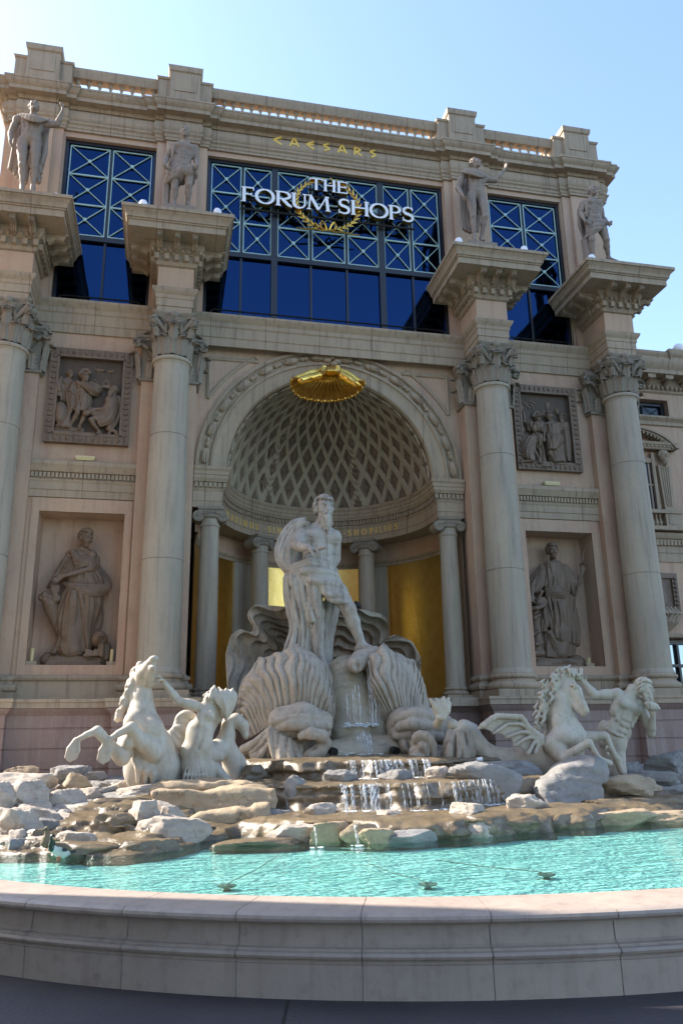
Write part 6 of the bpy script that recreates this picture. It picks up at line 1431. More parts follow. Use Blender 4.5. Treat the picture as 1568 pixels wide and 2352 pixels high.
fan(S, [(175, 1010, .35), (118, 830, .3), (150, 625, .25), (230, 520, .2), (350, 440, .12), (470, 395, .05), (580, 388, .0), (690, 445, .0), (755, 555, .05), (795, 680, .1), (820, 800, .15), (835, 930, .2)], [(180, 1030, .25), (260, 985, .05), (340, 930, -.15), (430, 885, -.3), (520, 870, -.4), (620, 870, -.42), (730, 890, -.3), (830, 960, .1)], [(120, 900, .2), (170, 740, .1), (300, 600, -.35), (430, 530, -.65), (550, 500, -.9), (680, 560, -1.0), (790, 700, -.8), (830, 930, .1)], 23, .105, root)
ribs(S, [(735, 520, .3), (780, 640, .2), (800, 800, .2), (830, 1040, .2)], [(690, 560, .1), (740, 700, -.1), (760, 860, -.2), (770, 1040, -.1)], 3, .05, seed=43)
sculpt('shell_rock_mass', F, .0225, M['shell'], root)
S = Sc(ZS2, -2.3); F = S.F; p = S.p
F.chain([p(1150, 520, .75), p(1210, 700, .7), p(1240, 880, .65)], [.38, .48, .46], .1); F.chain([p(1340, 680, .8), p(1350, 850, .8)], [.3, .36], .1)
fan(S, [(1135, 1060, .25), (1105, 930, .1), (1075, 790, .05), (1045, 660, .05), (1015, 540, .05), (1040, 440, .02), (1125, 386, .0), (1215, 405, .08), (1310, 455, .15), (1405, 560, .2), (1435, 680, .3), (1440, 850, .35)], [(1150, 1070, .1), (1190, 960, -.15), (1240, 890, -.3), (1300, 860, -.4), (1360, 850, -.4), (1440, 870, .1)], [(1130, 1050, .1), (1080, 850, -.5), (1070, 680, -.85), (1120, 540, -.9), (1230, 530, -.7), (1340, 620, -.35), (1440, 860, .1)], 22, .105, root)
F.chain([p(940, 505, -.15), p(985, 470, .1), p(1080, 440, .2)], [.17, .2, .2], .05); F.ell(p(955, 512, -.3), (.13, .08, .14), None, .04); F.ell(p(960, 512, -.4), (.075, .08, .08), None, .03, True)
sculpt('shell_rock_mass', F, .0225, M['shell'], root)
S = Sc(ZS2, -3.3); F = S.F; p = S.p                                     # lower scrolls
ribs(S, [(440, 880, .2), (350, 940, .1), (250, 1040, .2), (165, 1090, .3)], [(480, 1000, .3), (390, 1080, .2), (360, 1170, .2), (340, 1230, .3)], 6, .1, seed=46)
F.chain([p(440, 900, .5), p(580, 880, .4), p(720, 900, .5)], [.28, .3, .2], .08); ribs(S, [(380, 900, .1), (480, 870, -.05), (600, 865, -.05), (735, 880, .2)], [(430, 980, .25), (520, 960, .2), (620, 970, .2), (745, 980, .3)], 3, .1, seed=47)
for a in (500, 590, 690): F.ell(p(a, 925, .12), (.13, .12, .14), None, .05)
F.chain([p(500, 1010, .5), p(560, 1040, .5)], [.3, .3], .08)
ribs(S, [(350, 960, .1), (360, 1080, .0), (390, 1200, -.05), (430, 1300, .0)], [(600, 1090, .2), (610, 1150, .1), (640, 1190, .0), (720, 1310, -.05)], 9, .12, seed=48)
ribs(S, [(430, 1310, .1), (470, 1210, -.2), (560, 1180, -.3), (640, 1185, -.2)], [(560, 1330, .1), (620, 1290, -.1), (680, 1290, -.2), (715, 1310, -.1)], 5, .1, seed=49)
F.chain([p(575, 1000, -.1), p(640, 985, -.15), p(715, 1000, -.1), p(735, 1050, 0), p(700, 1100, .0), p(625, 1135, -.05)], [.085, .12, .12, .12, .13, .1], .03); F.chain([p(600, 1030, -.1), p(650, 1045, -.12), p(655, 1075, -.1)], .06, .04, True)
sculpt('scroll_carving', F, .022, M['shell'], root)
S = Sc(ZS2, -3.3); F = S.F; p = S.p
F.chain([p(1290, 930, .5), p(1420, 930, .5), p(1540, 950, .5)], [.36, .36, .3], .1); F.chain([p(1260, 1010, .5), p(1330, 1100, .5)], [.25, .2], .08)
ribs(S, [(1235, 880, .2), (1330, 845, .05), (1430, 850, .1), (1500, 880, .3)], [(1235, 1000, .2), (1340, 985, .0), (1440, 990, .05), (1540, 1010, .2)], 3, .1, seed=50, alt=0)
ribs(S, [(1250, 1010, .2), (1270, 1090, .1), (1340, 1160, .1), (1390, 1220, .1)], [(1500, 1005, .2), (1440, 1030, .0), (1430, 1110, .0), (1460, 1200, .1)], 7, .1, seed=51)
ribs(S, [(1470, 1120, .2), (1480, 1180, .1), (1480, 1240, .1)], [(1560, 1110, .2), (1580, 1180, .1), (1570, 1240, .1)], 4, .1, seed=52)
sculpt('scroll_carving', F, .022, M['shell'], root)
S = Sc(zm(952.9, 1429.3, .3924), -3.9); F = S.F; p = S.p                # striped scroll beside the horse tail
ribs(S, [(10, 680, .1), (40, 650, 0), (100, 690, 0), (110, 860, 0)], [(0, 860, .1), (30, 850, .1), (60, 850, .1), (90, 870, .1)], 4, .05, seed=53)
ribs(S, [(205, 640, .1), (180, 720, 0), (175, 820, 0), (200, 900, 0)], [(330, 650, .1), (345, 740, .0), (330, 800, 0), (290, 880, .1)], 6, .16, seed=54)
F.chain([p(260, 680, .3), p(250, 850, .3)], [.26, .22], .06); F.chain([p(120, 800, .2), p(150, 880, .2)], [.15, .15], .05)
sculpt('scroll_carving', F, .02, M['shell'], root)
F = Field(); S = Sc(ZS2, -1.9); p = S.p                                # the cascade face between the two masses
F.chain([p(890, 590, .1), p(910, 760, -.05), p(940, 900, -.2)], [.45, .55, .6], .1); F.chain([p(870, 1000, -.6), p(960, 960, -.6), p(1090, 960, -.5)], [.3, .3, .3], .1); F.chain([p(780, 1140, -1.1), p(950, 1130, -.9), p(1200, 1120, -.9)], [.28, .35, .35], .1)
F.disp(lambda P_: .03*fbm(P_*4, 3, 4)+.012*np.sin(P_[..., 0]*26+2*vnoise(P_*2)), S.p(700, 450, -2)-1, S.p(1300, 1250, 1)+1)
sculpt('cascade_rock', F, .03, M['wetpale'], root)
rn = random.Random(12); Sx = []; Fm = []
for a, b0, b1, dy, n, w0 in ((860, 700, 930, -.68, 6, .010), (1040, 560, 930, -.62, 14, .013), (980, 960, 1130, -1.0, 22, .013), (930, 620, 900, -.72, 9, .007)):
    for i in range(n):
        x = a+rn.gauss(0, 28 if n > 12 else 14); p0 = p(x, b0+rn.uniform(0, 60), dy+.04); p1 = p(x, b1, dy-.12); Sx.append((p0[0], min(p0[1], p1[1]), p0[2], p1[2], rn.uniform(.5, 1.4)*w0))
for i in range(120):
    q = p(rn.uniform(870, 1100), 925+rn.gauss(0, 9), -.95+rn.uniform(-.06, .1)); Fm.append((*q, rn.uniform(.01, .03)))
for i in range(110):
    q = p(rn.uniform(860, 1130), 1132+rn.gauss(0, 5), -1.35+rn.uniform(-.1, .1)); Fm.append((*q, rn.uniform(.008, .025)))
fall('waterfall', 'w', Sx, Fm)
for a, b_, dy in ((785, 1105, -1.35), (1215, 1100, -1.35)):
    q = p(a, b_, dy); mb = MB(); mb.tube([q+np.array([0, .15, .02]), q, q+np.array([.02, -.1, -.02])], [.05, .075, .08], 12); tag(mb.build('water_jet', M['black']), 'dark round nozzle at the %s end of the upper cascade step' % ('left' if a < 900 else 'right'), 'nozzle', 'nozzles on the cascade')
# ================================================================ lettering
def band(mb, pts, ws, X, d0, d1):
    pts = np.array(pts, float); n = len(pts); ws = np.array(ws if hasattr(ws, '__len__') else [ws]*n)/2
    rows = []
    for i in range(n):
        t = pts[min(i+1, n-1)]-pts[max(i-1, 0)]; t = t/(np.linalg.norm(t)+1e-9); nn = np.array([-t[1], t[0]])*ws[i]
        a, b_ = pts[i]+nn, pts[i]-nn; rows.append([X(a[0], a[1], d0), X(b_[0], b_[1], d0), X(b_[0], b_[1], d1), X(a[0], a[1], d1)])
    k = len(mb.v); mb.grid(rows, closev=True); mb.f.append((k, k+1, k+2, k+3)); e = k+4*(n-1); mb.f.append((e+3, e+2, e+1, e))
def arcp(cx, cy, rx, ry, a0, a1, n=22): return [(cx+rx*math.cos(rad(a)), cy+ry*math.sin(rad(a))) for a in np.linspace(a0, a1, n)]
def glyph(ch, w, T, t):
    """strokes (points, widths) of a Roman serif capital of height 1 and width w"""
    S = []; ser = lambda x, y, k=.11: S.append(([(x-k, y), (x+k, y)], t*.8)); h = t*.4
    def V(x, wd=T): S.append(([(x, 0), (x, 1)], wd))
    def mod(n, f): return [t+(T-t)*abs(f(i/(n-1)))**1.2 for i in range(n)]
    if ch == 'T': V(w/2); S.append(([(0, 1-h), (w, 1-h)], t)); ser(w/2, h); S.append(([(h, 1), (h, .8)], t*.8)); S.append(([(w-h, 1), (w-h, .8)], t*.8))
    elif ch == 'I': V(w/2); ser(w/2, h); ser(w/2, 1-h)
    elif ch == 'H':
        for x in (.16, w-.16): V(x); ser(x, h, .14); ser(x, 1-h, .14)
        S.append(([(.16, .52), (w-.16, .52)], t))
    elif ch in 'EFL':
        V(.16); ser(.13, h, .13); 
        if ch != 'L': ser(.13, 1-h, .13); S.append(([(.1, 1-h), (w-.02, 1-h)], t)); S.append(([(w-.04, 1), (w-.04, .8)], t*.8)); S.append(([(.1, .52), (w*.8, .52)], t)); S.append(([(w*.8, .62), (w*.8, .42)], t*.7))
        else: ser(.16, 1-h, .14)
        if ch != 'F': S.append(([(.1, h), (w-.02, h)], t)); S.append(([(w-.04, 0), (w, .22)], t*.8))
    elif ch == 'O':
        p = arcp(w/2, .5, w/2-T*.4, .5-t*.4, 0, 360, 41); S.append((p, [t+(T-t)*abs(math.cos(2*math.pi*i/40)) for i in range(41)]))
    elif ch in 'PR':
        V(.16); ser(.16, h, .15); ser(.12, 1-h, .12); p = [(.16, 1-h)]+arcp(w*.45, .73, w*.42, .27-h, 90, -90, 16)+[(.16, .46+h)]; n = len(p); S.append((p, [t+(T-t)*math.sin(math.pi*i/(n-1))**2 for i in range(n)]))
        if ch == 'R': S.append(([(w*.42, .48), (w*.8, .1), (w*1.0, 0)], [T, T, t]))
    elif ch == 'U':
        p = [(.16, 1), (.16, .35)]+arcp(w/2, .33, w/2-.16, .31, 180, 360, 14)+[(w-.16, 1)]; n = len(p); S.append((p, [T]*(n//2-2)+[T*.8]*3+[t*1.2]*(n-n//2-1))); ser(.16, 1-h, .15); ser(w-.16, 1-h, .15)
    elif ch == 'M': S += [([(.1, 0), (.2, 1)], t*1.1), ([(.17, 1), (w/2, .05)], T), ([(w/2, .05), (w-.18, 1)], t), ([(w-.2, 1), (w-.1, 0)], T)]; ser(.1, h, .13); ser(w-.1, h, .15); ser(.14, 1-h, .1); ser(w-.14, 1-h, .1)
    elif ch == 'N': S += [([(.14, 0), (.14, 1)], t), ([(.1, 1), (w-.14, 0)], T), ([(w-.14, 0), (w-.14, 1)], t)]; ser(.14, h); ser(w-.14, 1-h)
    elif ch == 'A': S += [([(.06, 0), (w/2, 1)], t), ([(w/2, 1), (w-.08, 0)], T), ([(w*.25, .35), (w*.75, .35)], t)]; ser(.06, h); ser(w-.08, h)
    elif ch == 'V': S += [([(.06, 1), (w/2, 0)], T), ([(w/2, 0), (w-.06, 1)], t)]; ser(.06, 1-h); ser(w-.06, 1-h)
    elif ch == 'X': S += [([(.06, 1), (w-.06, 0)], T), ([(.06, 0), (w-.06, 1)], t)]; ser(.06, 1-h); ser(w-.06, 1-h); ser(.06, h); ser(w-.06, h)
    elif ch == 'S':
        p = arcp(w*.52, .745, w*.40, .235, 35, 255, 16)[:-1]+arcp(w*.46, .26, w*.42, .24, 75, -145, 16); n = len(p); S.append((p, [t+(T-t)*max(0, math.sin(math.pi*(i/(n-1))))**1.5 for i in range(n)])); S.append(([(w*.86, .99), (w*.86, .76)], t*.8)); S.append(([(w*.05, .26), (w*.05, 0)], t*.8))
    elif ch == '-': S.append(([(0, .45), (w, .45)], t*1.4))
    return S
sign = thing('shop_sign', 'illuminated-style white and gold letter sign with a gold laurel wreath on the big blue window', 'sign')
SY = .67
def letter(ch, x0, x1, z0, h, pa):
    X = lambda u, v, d: (x0+u*h, SY+d, z0+v*h); w = (x1-x0)/h; g = MB(); f = MB()
    for i, (p, wd) in enumerate(glyph(ch, w, .19, .085)):
        band(g, p, wd, X, .0+i*.0011, .15); band(f, p, np.array(wd)*.96, X, -.012-i*.0011, -.0005+i*.0003)
    o = g.build('letter', M['gold'], pa, sharp=30); f.build('letter_face', M['signwhite'], o, sharp=30)
SX = [(-2.5, -2.15), (-2.12, -1.58), (-1.56, -1.10), (-1.12, -.66), (-.67, -.03), (.22, .56), (.57, 1.11), (1.12, 1.67), (1.68, 2.06), (2.09, 2.43)]
for ch, (a, b_) in zip('FORUMSHOPS', SX): letter(ch, a, b_, 15.80, .475, sign)
for ch, (a, b_) in zip('THE', ((-.60, -.22), (-.21, .16), (.18, .49))): letter(ch, a, b_, 16.46, .385, sign)
q = MB()
for z in (15.72, 16.02, 16.40, 16.62): 
    w2 = 2.5 if z < 16.3 else .6
    q.tube([(-w2, SY+.2, z), (w2, SY+.2, z)], .035, 8)
for x in (-2.2, -1.2, -.3, .5, 1.3, 2.2): q.tube([(x, SY+.2, 15.72), (x, SY+.2, 16.02)], .02, 6); q.tube([(x, SY+.2, 15.85), (x, GY-.02, 15.85)], .025, 6)
q.build('support_rail', M['black'], sign)
wr = MB(); wc = (-.07, 16.10)
for s in (-1, 1):
    n = 15
    for i in range(n):
        a = rad(-90)+s*rad(16+150*i/(n-1)); cx, cz = wc[0]+.90*math.cos(a), wc[1]+.80*math.sin(a); ta = a+s*math.pi/2
        for e in (-1, 1):
            an = ta+e*.5; L_ = .17; c = np.array([cx+L_*.5*math.cos(an)+e*s*-.0, SY+.10+.02*e, cz+L_*.5*math.sin(an)])
            R_ = np.array([[math.cos(an), 0, -math.sin(an)], [0, 1, 0], [math.sin(an), 0, math.cos(an)]]); wr.ball(c, (.108, .02, .027), 8, 6, R_)
    wr.tube([(wc[0]+.90*math.cos(rad(-90)+s*rad(q_)), SY+.1, wc[1]+.80*math.sin(rad(-90)+s*rad(q_))) for q_ in np.linspace(4, 170, 24)], .018, 6)
    bx = wc[0]+s*.15; wr.tube([(bx-s*.12, SY+.08, 15.25), (bx-s*.06, SY+.05, 15.42), (bx+s*.02, SY+.04, 15.52), (bx+s*.09, SY+.05, 15.40), (bx+s*.02, SY+.06, 15.29), (bx-s*.1, SY+.08, 15.25)], .03, 6)
    wr.tube([(wc[0], SY+.06, 15.24), (wc[0]+s*.2, SY+.05, 15.20), (wc[0]+s*.45, SY+.06, 15.23), (wc[0]+s*.7, SY+.05, 15.19), (wc[0]+s*.9, SY+.06, 15.21)], [.03, .03, .028, .025, .012], 6)
wr.build('laurel_wreath', M['gold'], sign)
# angular gold letters on the attic frieze
AG = {'C': ([[(.9, 1), (.1, .5), (.9, 0)]], ), 'A': ([[(.05, 0), (.45, 1), (.55, 1), (.95, 0)], [(.25, .3), (.75, .3)]],), 'E': ([[(.9, 1), (.1, .5), (.9, 0)], [(.2, .5), (.85, .55)]],),
      'S': ([[(.75, 1), (.2, .68), (.85, .3), (.3, 0)]],), 'R': ([[(.2, 0), (.2, 1), (.75, .8), (.75, .6), (.3, .45), (.9, 0)]],)}
for ch, xc in zip('CAESARS', (-1.5, -1.02, -.56, -.09, .38, .84, 1.29)):
    mb = MB()
    for i, st_ in enumerate(AG[ch][0]): 
        for a, b_ in zip(st_[:-1], st_[1:]):
            i += .37; band(mb, [a, b_], .2, lambda u, v, d: (xc-.14+u*.28, .775+d, 17.90+v*.27), -.03-.002*i-.0004*len(mb.v)/8, .05)
    mb.build('inscription_letter', M['goldtext'], bld, sharp=30)
# inscription on the curved frieze
TXT = [('M', 157, .95), ('A', 150.2, .8), ('X', 144.9, .75), ('I', 140.8, .3), ('M', 136.2, .95), ('U', 130.6, .85), ('S', 126.2, .6), ('-', 121, .3), ('S', 116.9, .6), ('I', 113.6, .3), ('N', 110.0, .85), ('V', 74, .8), ('-', 69.4, .3), ('S', 66.3, .6), ('H', 62.2, .85), ('O', 57.3, .95), ('P', 52.5, .62), ('I', 49.4, .3), ('L', 46.3, .6), ('I', 43.2, .3), ('U', 39.6, .8), ('S', 35.2, .6)]
rT = RI+.12-.016
for ch, deg, w in TXT:
    mb = MB(); hh = .17
    def X(u, v, d, deg=deg, w=w): a = rad(deg)-(u-w/2)*hh/rT; return ((rT-d)*math.cos(a), 1.38+(rT-d)*math.sin(a), 7.31+v*hh)
    for i, (p, wd) in enumerate(glyph(ch, w, .15, .085)): band(mb, p, wd, X, .012+.0008*i, -.01)
    mb.build('inscription_letter', M['goldtext'], bld, sharp=30)
# ---- gilded scallop at the crown of the arch
SHZ = zm(653.4, 789.5, .1302); gs = thing('gold_shell', 'gilded scallop shell hanging at the crown of the domed arch', 'ornament')
rim_ = [(150, 590), (105, 680), (100, 760), (140, 860), (250, 955), (400, 1005), (560, 1030), (720, 1042), (880, 1035), (1020, 1010), (1180, 965), (1310, 880), (1395, 780), (1420, 700), (1385, 650)]
U = np.linspace(0, 1, 180); RM = poly(rim_, U); RM = np.r_[RM[:1], (RM[:-2]+2*RM[1:-1]+RM[2:])/4, RM[-1:]]; grid = []
nrib = 15
for (ex_, ey_), u in zip(RM, U):
    row = []; hx = 740+150*u; hy = 470
    for t in np.linspace(0, 1, 40):
        x, y = hx+(ex_-hx)*t**1.15, hy+(ey_-hy)*t**1.15
        rb = math.cos(u*nrib*2*math.pi)*.055*(.2+t); d = .45+.30*math.sin(math.pi*min(t*1.05, 1))**1.2-.42*t**3-.55*t*(1-abs(2*u-1))*.25
        pnt = at(*SHZ(x, y+rb*110*t), d+rb); row.append(pnt)
    e = row[-1]; row += [e+np.array([0, -.02, .05]), e+np.array([0, .03, .10]), e+np.array([0, .12, .12])]
    grid.append(row)
mb = MB(); mb.grid(grid); mb.build('shell_fan', M['gold'], gs, sharp=None)
E_ = Sc(SHZ, .25)
for L_ in ([(700, 420, .1), (690, 520, .05), (600, 560, -.1), (450, 600, -.15), (300, 640, -.2), (250, 650, -.2)], [(930, 440, .1), (945, 520, .05), (1020, 560, -.1), (1130, 620, -.15), (1250, 700, -.2), (1320, 730, -.2)]):
    s = 1 if L_[0][0] > 800 else -1
    E_.F.chain([E_.p(*q_) for q_ in L_], [.05, .06, .10, .11, .09, .05], .03)
    E_.F.chain([E_.p(*L_[0]), E_.p(L_[0][0]-s*10, 395, .08), E_.p(L_[0][0]+s*25, 400, .08), E_.p(L_[0][0]+s*45, 450, .05), E_.p(L_[0][0]+s*20, 520, 0)], [.03, .035, .035, .035, .03], .015)
    for q in range(3): E_.F.chain([E_.p(L_[1][0]+s*(20+15*q), 480-14*q, .15), E_.p(L_[3][0]-s*10, L_[3][1]-70-24*q, .1), E_.p(L_[5][0]+s*30, L_[5][1]-35-20*q, .05), E_.p(L_[5][0]+s*95, L_[5][1]-20, .1)], [.035, .04, .035, .03], .012)
for q in range(6): E_.F.chain([E_.p(755+27*q, 420, .15), E_.p(755+27*q, 470, .06), E_.p(752+27*q, 540, .2)], .024, .008)
sculpt('shell_hinge', E_.F, .013, M['gold'], gs)
mb = MB(); mb.tube([E_.p(815, 470, .2), E_.p(815, 400, .7)], .1, 10); mb.build('hinge_bracket', M['gold'], gs)
# ---- small lamps
for i, (px, py, Yl, lab) in enumerate(((129, 455, -.95, 'white spot lamp on the far left statue block'), (329, 470, -.95, 'white spot lamp on the second block, left of its stump'), (499, 489, -.95, 'white spot lamp at the right corner of the second block'), (1053, 556, -.95, 'white spot lamp left of the cape statue on the third block'), (1203, 575, -.95, 'white spot lamp at the right end of the third block'), (1358, 594, -.95, 'white spot lamp by the stump on the far right block'), (1495, 616, -.95, 'white spot lamp at the right end of the far right block'))):
    c = at(px, py, Yl); t_ = thing('spot_lamp', lab, 'lamp', 'spot lamps on the column blocks'); mb = MB(); mb.lathe([(.02, 13.93), (.05, 13.93), (.05, 13.95), (.02, 13.96), (.02, c[2]-.05)], c[0], Yl, 10); mb.build('stem', M['black'], t_)
    mb = MB(); mb.lathe([(0, c[2]-.13), (.09, c[2]-.13), (.105, c[2]-.02), (.10, c[2]+.05), (.075, c[2]+.10), (.03, c[2]+.125), (0, c[2]+.13)], c[0], Yl, 18, cap=False); mb.build('housing', M['lampwhite'], t_)
for px, py, lab in ((74, 1505, 'cream stick lamp left of the fruit-bearing woman'), (257, 1507, 'cream stick lamp right of the fruit-bearing woman'), (1352, 1524, 'cream stick lamp beside the woman with the staff')):
    c = at(px, py, .80); t_ = thing('niche_lamp', lab, 'lamp', 'small lamps in the niches'); mb = MB(); mb.box(c[0]-.11, c[0]+.11, .72, .88, 3.285, 3.37); mb.lathe([(.015, 3.37), (.012, c[2]-.14)], c[0], .8, 8); mb.build('base', M['trim'], t_)
    mb = MB(); mb.tube([(c[0]-.01, .82, c[2]-.15), (c[0], .78, c[2]+.15)], .04, 10); mb.build('lamp_tube', M['lampyellow'], t_)
for px, py, lab in ((196, 1054, 'cream floodlight on the band below the soldier relief'), (1265, 1112, 'cream floodlight on the band below the kneeling-man relief')):
    c = at(px, py, .55); t_ = thing('floodlight', lab, 'lamp', 'floodlights under the relief panels'); mb = MB(); mb.box(c[0]-.02, c[0]+.02, .5, .6, 8.0, c[2]-.05); mb.build('bracket', M['black'], t_)
    mb = MB(); mb.sweep([(c[0]-.2, .62), (c[0]-.2, .48), (c[0]+.2, .48), (c[0]+.2, .62)], [(-.06, c[2]-.06), (0, c[2]-.055), (.02, c[2]+.0), (.015, c[2]+.05), (-.06, c[2]+.06)]); mb.build('housing', M['lampyellow'], t_)
# ---- carved relief panels
def man(S, J, s, face, hair='short', beard=False, female=False, legs='rl', fwd=VIEW):
    P = {k_: S.p(*v) for k_, v in J.items()}; F = S.F
    torso(F, P['hip'], P['neck'], P['lsh']-P['rsh'], fwd, s, female); F.cone(P['neck'], P['head'], .05*s, .05*s, .02*s); head(F, P['head'], face, (0, 0, 1), s*1.08, hair, female, beard)
    for a in 'rl':
        F.cone(P['neck'], P[a+'sh'], .05*s, .055*s, .04*s)
        if a+'el' in P: arm(F, P[a+'sh'], P[a+'el'], P[a+'wr'], s)
        if a+'ha' in P: hand(F, P[a+'wr'], P[a+'ha']-P[a+'wr'], (0, -1, -.2), s, .6, 1 if a == 'l' else -1)
        if a in legs and a+'kn' in P: leg(F, P[a+'hip'], P[a+'kn'], P[a+'an'], P[a+'to'], s)
    return P
def helmet(S, P, s, plume=True):
    c = P['head']; S.F.ell(c+np.array([0, .01, .03*s]), np.array([.098, .115, .10])*s, None, .01); S.F.chain([c+np.array([-.09*s, -.06, .03*s]), c+np.array([0, -.14*s, .04*s]), c+np.array([.10*s, -.06, .03*s])], .016*s, .01)
    if plume:
        for i in range(9): a = rad(30+18*i); S.F.ell(c+np.array([.13*s*math.cos(a), .0, .06*s+.15*s*math.sin(a)]), np.array([.05, .045, .05])*s, None, .012)
def panel(mp, x0, x1, z0, z1, lab):
    root = bpy.data.objects.new('relief_panel', None); SC.collection.objects.link(root); root.parent = bld; root['label'] = lab
    mb = MB(); fr = .2; y0, y1 = .47, .649
    for a in ((x0, x1, z1-fr, z1), (x0, x1, z0, z0+fr), (x0, x0+fr, z0+fr, z1-fr), (x1-fr, x1, z0+fr, z1-fr)): mb.box(a[0], a[1], y0+.03, y1, a[2], a[3])
    for a in ((x0+fr-.04, x1-fr+.04, z1-fr-.03, z1-fr+.02), (x0+fr-.04, x1-fr+.04, z0+fr-.02, z0+fr+.03), (x0+fr-.03, x0+fr+.02, z0+fr, z1-fr), (x1-fr-.02, x1-fr+.03, z0+fr, z1-fr)): mb.box(a[0], a[1], y0+.015, y0+.06, a[2], a[3])
    nx_, nz_ = 13, 17
    for i in range(nx_):
        for z in (z0+.1, z1-.1):
            x = x0+.1+(x1-x0-.2)*i/(nx_-1); mb.ball((x, y0+.025, z), (.042, .04, .06) if i % 2 else (.025, .03, .075), 8, 6)
    for i in range(1, nz_-1):
        for x in (x0+.1, x1-.1):
            z = z0+.1+(z1-z0-.2)*i/(nz_-1); mb.ball((x, y0+.025, z), (.06, .04, .045) if i % 2 else (.075, .03, .025), 8, 6)
    mb.build('frame', M['bronze'], root)
    mb = MB(); mb.box(x0+fr, x1-fr, .635, .648, z0+fr, z1-fr); mb.build('ground', M['bronzeback'], root)
    return root
ZP = zm(102.1, 803.1, .13456); root = panel(ZP, -7.0, -5.08, 8.45, 10.89, 'relief of a soldier pointing over a kneeling man')
S = Sc(ZP, .55); s_ = .95
P = man(S, dict(head=(688, 470, -.02), neck=(665, 575), rsh=(500, 590), lsh=(790, 610), rel=(440, 690, -.05), rwr=(540, 775, -.08), lel=(930, 640), lwr=(1040, 628), lha=(1110, 620), hip=(640, 880), rhip=(580, 930), lhip=(710, 930), rkn=(560, 1080, -.12), ran=(445, 1285), rto=(380, 1330, -.1), lkn=(680, 1120, -.05), lan=(595, 1310), lto=(610, 1350, -.1)), s_, (.9, -.6, 0)); helmet(S, P, s_)
cloth(S, [(545, 770, -.02), (530, 900), (510, 1010)], [(770, 770, -.02), (775, 900), (760, 1030)], 9, .12, seed=61)
cloth(S, [(480, 560), (420, 700), (380, 760), (400, 900), (440, 1080)], [(560, 560), (560, 700), (600, 720), (540, 880), (450, 1080)], 5, .05, seed=62); cloth(S, [(560, 560, -.06), (700, 640, -.14), (820, 770, -.1), (900, 780)], [(780, 580, -.04), (860, 600, -.08), (940, 640, -.08), (960, 700)], 5, .05, seed=63)
P = man(S, dict(head=(435, 420, .06), neck=(420, 495, .08), rsh=(270, 540, .05), lsh=(470, 560, .1), rel=(285, 720, .02), rwr=(290, 860, -.02), hip=(370, 860, .1), rhip=(330, 900, .1), lhip=(420, 900, .1)), .85, (.7, -.7, 0)); helmet(S, P, .85, False)
S.F.ell(S.p(265, 1070, -.02), (.15, .06, .28), None, .01); S.F.ell(S.p(265, 1070, -.06), (.11, .05, .22), None, .004)
cloth(S, [(210, 500, .05), (205, 620), (240, 760)], [(290, 470), (260, 560), (250, 640)], 3, .03, seed=64); cloth(S, [(380, 960, .05), (400, 1100), (220, 1300)], [(420, 980, .05), (440, 1120), (420, 1300)], 5, .05, seed=65)
P = man(S, dict(head=(1185, 690, -.02), neck=(1185, 790), rsh=(1085, 850, -.08), lsh=(1260, 850, .05), rel=(1085, 1010, -.12), rwr=(850, 1010, -.12), rha=(780, 1010, -.12), hip=(1110, 1140), rhip=(1040, 1150, -.05), lhip=(1150, 1180, .05), rkn=(790, 1190, -.12), ran=(940, 1400, -.05), rto=(860, 1440, -.1), lkn=(1090, 1350, .0), lan=(1220, 1400), lto=(1240, 1470, -.05)), s_, (-.75, -.65, .3), beard=True)
cloth(S, [(1090, 820, -.1), (1040, 940, -.12), (1000, 1060, -.08), (830, 1100, -.08)], [(1240, 830, -.02), (1230, 1050, -.05), (1150, 1250, -.08), (950, 1300, -.1)], 9, .08, seed=66); cloth(S, [(1260, 800), (1300, 950), (1220, 1200), (1080, 1440)], [(1300, 820), (1320, 1000), (1290, 1180), (1110, 1440)], 4, .03, seed=67)
S.F.chain([S.p(700, 1090, -.1), S.p(850, 1030, -.1)], [.075, .06], .01); S.F.cone(S.p(190, 1430, .02), S.p(1230, 1500, .02), .1, .07, .02); S.F.chain([S.p(200, 1370, .06), S.p(640, 1380, .06)], [.07, .07], .02)
for a, b_, r in ((850, 560, .11), (1055, 570, .1)): S.F.chain([S.p(a-50, b_+70, .09), S.p(a-45, b_-10, .09), S.p(a, b_-50, .09), S.p(a+45, b_-10, .09), S.p(a+50, b_+70, .09)], .022, .006)
S.F.chain([S.p(900, 350, .08), S.p(1000, 360, .08)], [.04, .045], .01); S.F.chain([S.p(1100, 380, .08), S.p(1180, 370, .08)], [.04, .04], .01)
for a in (910, 990, 1110, 1180): S.F.chain([S.p(a, 370, .08), S.p(a+8, 415, .08)], .014, .006)
sculpt('carving', S.F, .0115, M['bronze'], root)
ZQ = zm(1157, 878, .12154); root = panel(ZQ, 4.96, 6.84, 8.45, 10.91, 'relief of a kneeling man before a standing woman')
S = Sc(ZQ, .55); s_ = .95
P = man(S, dict(head=(850, 640, -.03), neck=(890, 750), rsh=(790, 800), lsh=(1030, 790), rel=(760, 930, -.06), rwr=(755, 1040, -.1), rha=(750, 1110, -.1), lel=(1090, 880, -.06), lwr=(945, 965, -.12), lha=(890, 985, -.12), hip=(940, 1090), rhip=(890, 1120), lhip=(1010, 1120), rkn=(870, 1350, -.1), ran=(970, 1500), rto=(975, 1535, -.1), lkn=(1050, 1320, -.05), lan=(1130, 1470), lto=(1170, 1500, -.1)), s_, (-.6, -.8, -.2), 'wavy', female=True)
